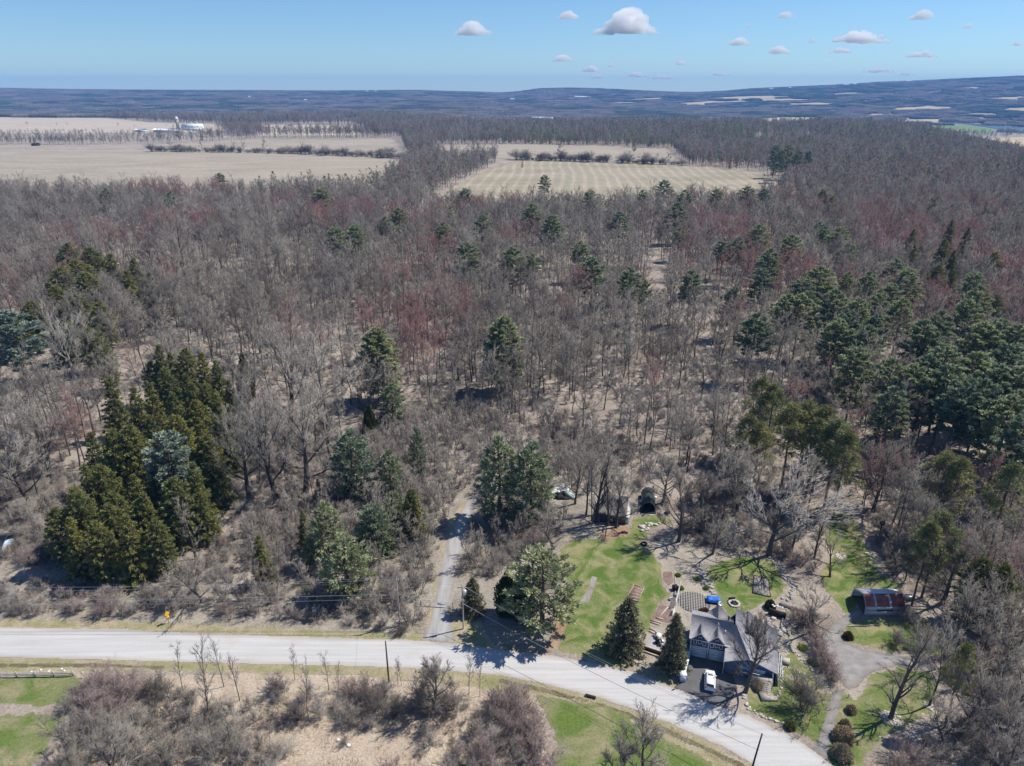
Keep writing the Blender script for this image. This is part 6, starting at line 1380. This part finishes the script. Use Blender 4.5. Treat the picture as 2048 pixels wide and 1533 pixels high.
# junk behind the two pines
bt = thing('old_boat', 'pale teal upturned boat among the junk by the two green pines', 'boat', (*G(1141, 993), 0), .6)
part('hull', loft([ring(-1.9, .5, 0, .5, .1), ring(-1.2, 1.4, 0, .75, .25), ring(.3, 1.6, 0, .85, .3), ring(1.6, 1.1, 0, .7, .2), ring(2.3, .3, .1, .5, .05)]), paint("pale_teal_hull", (0.42, 0.58, 0.55), .5, .15), bt, True); part('keel', MB().box(-.05, .05, -1.7, 2.0, .84, .92), M['white'], bt)
jk = np.random.default_rng(31)
for q, (px_, py_, s_, mt, lb) in enumerate(((1112, 985, 1.6, 'white', 'white sheet metal scrap left of the upturned boat'), (1124, 982, 1.1, 'galv_pale_glare', 'pale appliance shell in the junk by the two green pines'), (1118, 996, 1.3, 'black', 'black scrap heap in front of the upturned boat'), (1131, 977, .9, 'white', 'small white tank above the upturned boat'))):
    m = MB()
    for k_ in range(9):
        a = jk.uniform(0, 3.14); c = jk.normal(0, s_ * .5, 2); L_, w2 = jk.uniform(.3, s_), jk.uniform(.15, .5); ca, sa = math.cos(a), math.sin(a)
        m.prism([(c[0] + u_ * ca - v_ * sa, c[1] + u_ * sa + v_ * ca) for u_, v_ in ((-L_, -w2), (L_, -w2), (L_, w2), (-L_, w2))], .02 * k_, jk.uniform(.2, .9))
    single('scrap', m, M[mt], lb, 'scrap', (*G(px_, py_), 0))
# bird house on a post
bh = thing('bird_house', 'dark bird house on a tall post with pale base slab', 'bird house', (*G(1759, 1071), 0))
part('post', MB().box(-.1, .1, -.1, .1, 0, 3.0), M['dark_timber'], bh); part('house', MB().box(-.4, .4, -.4, .4, 3.0, 3.6).slab([(-.5, -.5, 3.6), (.5, -.5, 3.6), (.5, 0, 3.95), (-.5, 0, 3.95)], .05).slab([(-.5, .5, 3.6), (.5, .5, 3.6), (.5, .003, 3.953), (-.5, .003, 3.953)], .05), M['dark_timber'], bh); part('base', MB().box(-.9, .5, -.35, .35, 0, .1), M['white'], bh)
for q, (px_, py_) in enumerate(((1665, 1040), (1672, 1052), (1680, 1062), (1690, 1080))):
    single('garden_stake', MB().tube([(0, 0, 0), (0, 0, 1.6)], .04, 5).tube([(0, 0, 1.4), (.5, 0, 1.4)], .03, 4), M['dark_timber'], f"thin dark stake at the top of the right lawn, {ordinal(q, 4)} of four", 'stake', (*G(px_, py_), 0), group='stakes at the top of the right lawn')
# house at the left edge
lh = thing('neighbour_house', 'corner of a pale blue house with white roof edge at the left border', 'house', (*G(2, 1118), 0), .1)
part('wall', MB().box(-7, 0, 0, 6, 0, 2.6), paint("pale_blue_siding", (0.42, 0.53, 0.66), .6, .1), lh); part('roof', MB().slab([(-7.5, -.6, 2.6), (.8, -.6, 2.6), (.8, 3, 4.2), (-7.5, 3, 4.2)], .15).slab([(-7.5, 6.6, 2.6), (.8, 6.6, 2.6), (.8, 3.003, 4.203), (-7.5, 3.003, 4.203)], .15), M['old_roof'], lh)
part('gutter', MB().box(-7.5, .8, -.75, -.62, 2.5, 2.65), M['white'], lh); part('window', MB().box(-1.6, -.5, -.05, -.003, 1.0, 2.1), M['glass'], lh)
M['orange'] = paint("orange_plastic", (0.75, 0.27, 0.03), .5, .1)
single('traffic_barrel', MB().lathe([(.45, 0), (.42, .5), (.36, 1.0), (.1, 1.08)], 0, 0, 12), M['orange'], 'small orange barrel beside the pale blue house corner', 'barrel', (*G(19, 1103), 0))
# ------------------------------------------------------------------ roadside furniture
M['pole'] = paint("weathered_pole", (0.34, 0.30, 0.26), .9, .25, 2); M['pole_dark'] = paint("dark_pole", (0.07, 0.06, 0.05), .9, .3, 2); M['porcelain'] = paint("grey_insulator", (0.55, 0.56, 0.58), .3, .1); M['wire'] = paint("aluminium_wire", (0.36, 0.37, 0.39), .5, .1, 1, .4)
POLES = {}
def pole(nm, px_, pyb, pyt, label, mat='pole', arm=True, tr=False, lean=(0, 0)):
    x_, y_ = G(px_, pyb); h = tall(px_, pyb, pyt); t = thing('utility_pole', label, 'utility pole', (x_, y_, 0), 0, 'utility poles along the road')
    part('post', MB().tube([(0, 0, -.3), (lean[0] * .5, lean[1] * .5, h * .5), (lean[0], lean[1], h)], [.17, .145, .11], 9), M[mat], t)
    if arm:
        part('crossarm', MB().box(lean[0] - .9, lean[0] + .5, lean[1] - .06, lean[1] + .06, h - .5, h - .36), M[mat], t)
        for dx in (-.8, .4): part('insulator', MB().lathe([(.05, h - .36), (.08, h - .28), (.04, h - .16)], lean[0] + dx, lean[1], 8), M['porcelain'], t)
        part('top_insulator', MB().lathe([(.05, h), (.08, h + .1), (.04, h + .22)], lean[0], lean[1], 8), M['porcelain'], t)
    if tr:
        cn = part('transformer', MB().lathe([(.05, h - 2.0), (.3, h - 1.95), (.32, h - 1.15), (.25, h - 1.02)], .46, 0, 14), M['galv_pale_glare'], t)
        part('bushing', MB().lathe([(.05, h - 1.02), (.07, h - .9), (.03, h - .7)], .46, 0, 8), M['porcelain'], cn)
    POLES[nm] = (x_ + lean[0], y_ + lean[1], h); return t
pole('p1', 927, 1258, 1172, 'weathered pole with grey transformer can at the lane mouth', tr=True)
pole('p2', 800, 1252, 1156, 'plain weathered pole in the brush left of the lane mouth')
pole('p3', 778, 1365, 1283, 'bare dark pole on the near side of the road', 'pole_dark', False)
pole('p4', 1497, 1560, 1470, 'dark leaning pole at the bottom edge beside the road', 'pole_dark', False, False, (.9, .2))
POLES['p5'] = (*G(-420, 1255), 10.5)
t = thing('utility_pole', 'weathered pole far along the road beyond the left border', 'utility pole', (POLES['p5'][0], POLES['p5'][1], 0), 0, 'utility poles along the road')
part('post', MB().tube([(0, 0, -.3), (0, 0, 10.5)], [.17, .11], 9), M['pole'], t)
def wire(a, b, za, zb, sag, label, r=.016, off=(0, 0)):
    A_, B_ = POLES[a], POLES[b]; tt = np.linspace(0, 1, 26)
    p = [(A_[0] + (B_[0] - A_[0]) * u + off[0], A_[1] + (B_[1] - A_[1]) * u + off[1], A_[2] + za + (B_[2] + zb - A_[2] - za) * u - 4 * sag * u * (1 - u)) for u in tt]
    single('power_line', MB().tube(p, r, 5), M['wire'], label, 'power line', group='power lines along the road')
wire('p1', 'p4', .2, 0, 1.2, 'top wire from the transformer pole towards the lower right pole', .022); wire('p1', 'p4', -.2, -.4, 1.5, 'second wire from the transformer pole towards the lower right pole', .018, (.4, 0)); wire('p1', 'p4', -4.2, -3.4, 1.0, 'thick low cable from the transformer pole towards the lower right pole', .04)
wire('p1', 'p2', .2, .2, .4, 'top wire between the transformer pole and the plain pole', .018); wire('p1', 'p2', -4.2, -3.8, .5, 'low cable between the transformer pole and the plain pole', .028)
wire('p2', 'p5', .2, 0, 1.6, 'top wire running left from the plain pole', .022); wire('p2', 'p5', -.2, -1.2, 1.6, 'second wire running left from the plain pole', .02, (-.4, 0)); wire('p2', 'p5', -3.8, -2.6, 1.2, 'low cable running left from the plain pole', .035); wire('p2', 'p5', -4.8, -3.4, 1.5, 'lowest cable running left from the plain pole', .025)
wire('p2', 'p3', 0, 0, .4, 'guy wire crossing the road to the bare dark pole', .014)
# gate across the lane
a, b = np.array(G(842, 1212)), np.array(G(906, 1216)); gt = thing('lane_gate', 'grey tube gate standing across the gravel lane', 'gate')
for p in (a, b): part('gate_post', MB().tube([(p[0], p[1], -.1), (p[0], p[1], 1.25)], .09, 7), M['dark_timber'], gt)
m = MB(); c = a + (b - a) * .3; d = a + (b - a) * .78
for z_ in (.35, .7, 1.05): m.tube([(*a, z_), (*b, z_)], .03, 5)
for p in (c, d): m.tube([(*p, .3), (*p, 1.1)], .03, 5)
part('bars', m, M['metal'], gt)
part('sign_panel', seg(a + (b - a) * .52, a + (b - a) * .74, .04, .5, 1.0), M['galv_pale_glare'], gt)
# yellow road sign, edge on to the drone
M['yellow'] = paint("yellow_sign_face", (0.85, 0.48, 0.02), .4, .06)
sg = thing('road_sign', 'yellow diamond warning sign with small plate on a roadside post', 'sign', (*G(338, 1247), 0), math.radians(62))
part('post', MB().box(-.04, .04, -.04, .04, 0, 2.9), M['metal'], sg)
part('diamond', MB().add([(0, .042, 1.75), (.6, .042, 2.35), (0, .042, 2.95), (-.6, .042, 2.35), (0, .065, 1.75), (.6, .065, 2.35), (0, .065, 2.95), (-.6, .065, 2.35)], [(3, 2, 1, 0), (4, 5, 6, 7), (0, 1, 5, 4), (1, 2, 6, 5), (2, 3, 7, 6), (3, 0, 4, 7)]).add([(0, -.042, 1.75), (.6, -.042, 2.35), (0, -.042, 2.95), (-.6, -.042, 2.35), (0, -.065, 1.75), (.6, -.065, 2.35), (0, -.065, 2.95), (-.6, -.065, 2.35)], [(0, 1, 2, 3), (7, 6, 5, 4)]), M['yellow'], sg)
part('plate', MB().box(-.3, .3, .042, .065, 1.25, 1.68).box(-.3, .3, -.065, -.042, 1.25, 1.68), M['yellow'], sg)
# split rail fence at the left
fe = thing('rail_fence', 'grey split rail fence along the left lawn', 'fence'); FX = [(-160, 1353), (-90, 1353.5), (-40, 1354), (0, 1354), (34, 1354), (71, 1353.5), (108, 1353), (147, 1352)]
FPt = [np.array(G(*p)) for p in FX]
M['grey_rail'] = paint("silvered_rail", (0.42, 0.40, 0.37), .9, .25, 6)
for p in FPt: part('post', MB().box(p[0] - .09, p[0] + .09, p[1] - .09, p[1] + .09, 0, 1.25), M['grey_rail'], fe)
for p, q in zip(FPt[:-1], FPt[1:]):
    for z_ in (.35, .7, 1.08): part('rail', MB().tube([(p[0], p[1] - .1, z_), ((p[0] + q[0]) / 2, (p[1] + q[1]) / 2 - .1, z_ - .02), (q[0], q[1] - .1, z_)], [.06, .075, .06], 6), M['grey_rail'], fe)
# ditch culvert ends and stray pale litter in the meadow
single('culvert_pipe', MB().tube([(-.9, 0, .2), (.9, 0, .2)], .28, 12), M['black'], 'dark culvert mouth in the ditch under the roadside pines', 'culvert', (*G(1181, 1395), 0), -.35)
for q, (px_, py_) in enumerate(((546, 1381), (676, 1482), (697, 1492))):
    single('stone_block', MB().rock((0, 0, .1), .35, R5), M['white'], f"pale stone lying in the meadow, {ordinal(q, 3)} of three", 'stone', (*G(px_, py_), 0), group='pale stones in the meadow')

# ------------------------------------------------------------------ farm, towers and houses far off
fx_, fy_ = G(380, 262)
si = thing('silo', 'tall concrete silo with white domed cap beside the distant barn', 'silo', (*G(357, 263), 0))
part('shaft', MB().lathe([(3.6, 0), (3.6, 29)], 0, 0, 20), paint("grey_silo_concrete", (0.36, 0.34, 0.32), .8, .15, .3), si); part('cap', MB().lathe([(3.9, 29), (3.9, 31), (3.3, 33.4), (2, 35.2), (.3, 36)], 0, 0, 20), M['white'], si); part('chute', MB().box(3.5, 4.4, -.6, .6, 0, 29), M['metal'], si)
bnx, bny = G(383, 261)
ba = thing('white_barn', 'large white round roofed barn on the distant farm', 'barn', (bnx, bny, 0), math.radians(4)); RA = [(9 * math.cos(t), 5 + 11 * math.sin(t) ** .9) for t in np.linspace(0, math.pi, 13)]
v = [(x_, y_, z_) for x_ in (-22, 31) for y_, z_ in RA]; n_ = 13
part('roof', MB().add(v, [(q, q + 1, n_ + q + 1, n_ + q) for q in range(n_ - 1)] + [tuple(range(n_))[::-1], tuple(range(n_, 2 * n_))]), M['white'], ba)
part('wall', MB().box(-21.6, 30.6, -8.7, 8.7, 0, 5), M['white'], ba)
for x_ in (-13, 3, 17):
    part('ventilator', MB().box(x_ - 1.0, x_ + 1.0, -1, 1, 15.7, 19).lathe([(1.5, 19), (.2, 20.5)], x_, 0, 8), M['white'], ba)
    part('window', MB().box(x_ + 2, x_ + 3.8, -9.1, -8.3, 9.2, 11), M['black'], ba)
def barn(px_, py_, L_, D_, H_, label, wall='galv', roof='galv', rz=0.0, name='farm_shed', cat='shed', z=None):
    x_, y_ = G(px_, py_, z or 0); o = thing(name, label, cat, (x_, y_, (z or 0)), rz)
    part('wall', MB().box(-L_ / 2, L_ / 2, -D_ / 2, D_ / 2, -2, H_), M[wall], o)
    part('roof', MB().slab([(-L_ / 2 - .4, -D_ / 2 - .4, H_ - .1), (L_ / 2 + .4, -D_ / 2 - .4, H_ - .1), (L_ / 2 + .4, 0, H_ * 1.5), (-L_ / 2 - .4, 0, H_ * 1.5)], .2).slab([(-L_ / 2 - .4, D_ / 2 + .4, H_ - .1), (L_ / 2 + .4, D_ / 2 + .4, H_ - .1), (L_ / 2 + .4, .01, H_ * 1.5 + .01), (-L_ / 2 - .4, .01, H_ * 1.5 + .01)], .2), M[roof], o)
    return o
barn(335, 265, 62, 18, 6, 'long low grey roofed shed left of the distant barn', 'galv', 'galv_pale_glare', .15); barn(283, 264.5, 26, 12, 5, 'short grey shed at the far left of the farm', 'galv', 'galv'); barn(385, 266, 14, 8, 3.5, 'small white roofed shed in front of the distant barn', 'white', 'white'); barn(72, 292, 12, 8, 3.5, 'small dark shed at the field edge on the far left', 'dark_timber', 'dark_timber')
wt_x, wt_y = G(1133, 195.5, -40); tw = thing('water_tower', 'pale tower rising from the hazy valley centre', 'tower', (wt_x, wt_y, -45)); part('shaft', MB().lathe([(11, 0), (11, 52)], 0, 0, 14), M['white'], tw); part('tank', MB().lathe([(11, 52), (19, 62), (19, 74), (4, 82)], 0, 0, 14), M['white'], tw)
FAR = [(1085, 193.5, 120, 'long pale factory roof left of the valley tower'), (1165, 193.5, 150, 'long pale factory roof right of the valley tower'), (776, 184.3, 26, 'left of two white sheds on the far left ridge'), (791, 184.3, 22, 'right of two white sheds on the far left ridge'), (1025, 193, 40, 'pale building west of the valley tower'), (1468, 193, 46, 'small tan barn on the right hillside'), (1500, 196.5, 36, 'white farm building below the right ridge'), (1595, 178.5, 60, 'pale farmstead high on the right ridge'), (1702, 190, 70, 'bright farmstead halfway down the right hillside'), (1610, 179.5, 40, 'cluster roof beside the ridge farmstead'), (1800, 190, 30, 'lone white house on the right hillside'), (494, 196.6, 16, 'white house in the woods beyond the barn'), (612, 204, 20, 'pale long house in the left distance'), (500, 201, 14, 'small white house below the far left woods')]
for px_, py_, L_, lb in FAR:
    z_ = -50.0
    for _ in range(12):
        x_, y_ = G(px_, py_, z_)
        if not (0 < y_ < 9500): y_ = 8200.0; x_ = (px_ - 1024) / FPX * y_ * 1.08
        z_ = .5 * z_ + .5 * float(terrain(x_, y_))
    z_ = float(terrain(x_, y_))
    o = thing('far_building', lb, 'building', (x_, y_, z_), .1)
    part('wall', MB().box(-L_ / 2, L_ / 2, -8, 8, -5, 15), M['white'], o)
    part('roof', MB().slab([(-L_ / 2 - 1, -9, 15), (L_ / 2 + 1, -9, 15), (L_ / 2 + 1, 0, 20), (-L_ / 2 - 1, 0, 20)], .4).slab([(-L_ / 2 - 1, 9, 15), (L_ / 2 + 1, 9, 15), (L_ / 2 + 1, .02, 20.02), (-L_ / 2 - 1, .02, 20.02)], .4), M['white'], o)

# ------------------------------------------------------------------ clouds: lumpy bodies of white vapour beyond the haze
cm = NT("cloud_vapour"); M['cloud'] = cm.m; cm.t.nodes.remove(cm.b); M['cloud_thin'] = None
def vapour(name, dens):
    t = NT(name); t.t.nodes.remove(t.b); v = t.n("ShaderNodeVolumeScatter"); v.inputs["Color"].default_value = (1, 1, 1, 1); v.inputs["Density"].default_value = dens
    t.l(v.outputs[0], [n for n in t.t.nodes if n.type == 'OUTPUT_MATERIAL'][0].inputs["Volume"]); return t.m
M['cloud'] = vapour("cloud_vapour", .007); M['cloud_thin'] = vapour("thin_cloud_vapour", .008)
def cloud(px_, py_, w_, h_, dens, label, seed):
    CD = 13000.0 + max(0, py_ - 50) * 75.0 + (seed * 37 % 11) * 60; r = np.random.default_rng(seed); k_ = CD / FPX; Wd, Hd = w_ * k_ / 2, h_ * k_
    B = MB(); n = max(12, int(w_ * .9)); la = np.linspace(0, math.pi, 7)[1:-1]; lo = np.arange(10) * 2 * math.pi / 10
    for q in range(n):
        fx = r.normal(0, .4); fx = max(-.92, min(.92, fx)); top = (1 - abs(fx) ** 1.7) * Hd; R_ = (r.uniform(.09, .25) if w_ > 70 else r.uniform(.2, .38)) * min(Wd * .8, Hd * 1.4) * (1.15 - .6 * abs(fx))
        c = np.array([fx * Wd, r.normal(0, .25) * Wd, R_ * .5 + r.random() ** 1.1 * max(0, top - R_)])
        v = [(0, 0, -.55)] + [(math.sin(t) * math.cos(o), math.sin(t) * math.sin(o), max(-.55, -math.cos(t))) for t in la for o in lo] + [(0, 0, 1)]
        f = [(0, 1 + (j + 1) % 10, 1 + j) for j in range(10)] + [(1 + i * 10 + j, 1 + i * 10 + (j + 1) % 10, 11 + i * 10 + (j + 1) % 10, 11 + i * 10 + j) for i in range(4) for j in range(10)] + [(41 + j, 41 + (j + 1) % 10, 51) for j in range(10)]
        B.add(np.array(v) * [R_ * r.uniform(1, 1.7), R_ * 1.2, R_] + c, f)
    az = (px_ - 1024) / FPX; up = -(py_ + h_ / 2 - 766.5) / FPX; dy = CP + up * SP; dz = -SP + up * CP; t_ = CD / dy
    o = single('cloud', B, M['cloud'] if dens > 1 else M['cloud_thin'], label, 'cloud', (az * t_, CD, CAM_H + dz * t_))
    m = o.modifiers.new("union", 'REMESH'); m.mode = 'VOXEL'; m.voxel_size = 7.0 if w_ < 70 else 14.0
CL = [(1255, 50, 118, 40, 2.4, 'largest white cumulus cloud in the middle of the sky'), (946, 60, 62, 22, 1.2, 'smaller cloud left of the largest cumulus'), (1138, 33, 40, 12, .9, 'wispy cloud just above left of the largest cumulus'), (1125, 118, 40, 11, 1.1, 'upper of the little clouds over the flat topped hill'), (1180, 140, 36, 10, 1.0, 'little cloud low over the flat topped hill'), (1222, 131, 20, 8, .8, 'tiny puff right of the low hill clouds'), (1476, 86, 44, 11, 1.0, 'slanting small cloud right of the largest cumulus'), (1557, 103, 46, 12, 1.2, 'flat bright cloud above the right hills'), (1715, 78, 120, 20, .8, 'long streaky cloud at the upper right'), (1845, 33, 46, 14, 1.1, 'bright little cloud near the top right'), (1570, 32, 34, 9, .6, 'faint wisp near the top between the clouds'), (1625, 84, 20, 7, .7, 'tiny puff left of the long streaky cloud'), (1840, 111, 56, 9, .6, 'thin flat cloud low at the right'), (1757, 142, 58, 8, .7, 'low stretched cloud above the right ridge'), (1680, 103, 56, 8, .5, 'faint streak below the long streaky cloud'), (1362, 127, 26, 8, .8, 'small puff in the middle low sky'), (1272, 151, 56, 8, .5, 'faint low cloud bank near the valley tower'), (1325, 156, 56, 7, .5, 'faint low cloud bank right of centre'), (1195, 154, 40, 7, .5, 'faint low cloud over the flat topped hill'), (1935, 54, 24, 8, .6, 'small faint puff at the far upper right'), (2036, 88, 26, 9, .9, 'cloud cut by the right border'), (1440, 149, 36, 7, .5, 'faint low puff over the gap in the hills'), (1810, 149, 36, 6, .5, 'tiny low cloud over the right ridge'), (1498, 50, 16, 5, .6, 'tiny wisp above the slanting cloud')]
for q, e in enumerate(CL): cloud(*e, 200 + q)
bd = tag(link('bird', None, None, (-27.5, 38.0, 98 + 3.2), .4), 'tiny dark bird in flight at the upper left', 'bird')
part('body', MB().spikes([(0, 0, 0), (0, 0, 0)], [(0, .16, 0), (0, -.16, .01)], .04).spikes([(0, .02, .01), (0, .02, .01)], [(.22, -.04, .08), (-.22, -.04, .08)], .035), M['black'], bd)
# ------------------------------------------------------------------ haze
hz = NT("air_haze"); hz.t.nodes.remove(hz.b)
pv = hz.n("ShaderNodeVolumePrincipled")
pv.inputs["Color"].default_value = (0.15, 0.45, 1.0, 1)
pv.inputs["Density"].default_value = 0.000065
pv.inputs["Anisotropy"].default_value = 0.0
hz.l(pv.outputs[0], [n for n in hz.t.nodes if n.type == 'OUTPUT_MATERIAL'][0].inputs["Volume"])
single('haze', MB().box(-11600, 11600, -11500, 11500, -140, 275), hz.m, 'thin blue haze that veils the far hills', 'haze', kind='stuff')
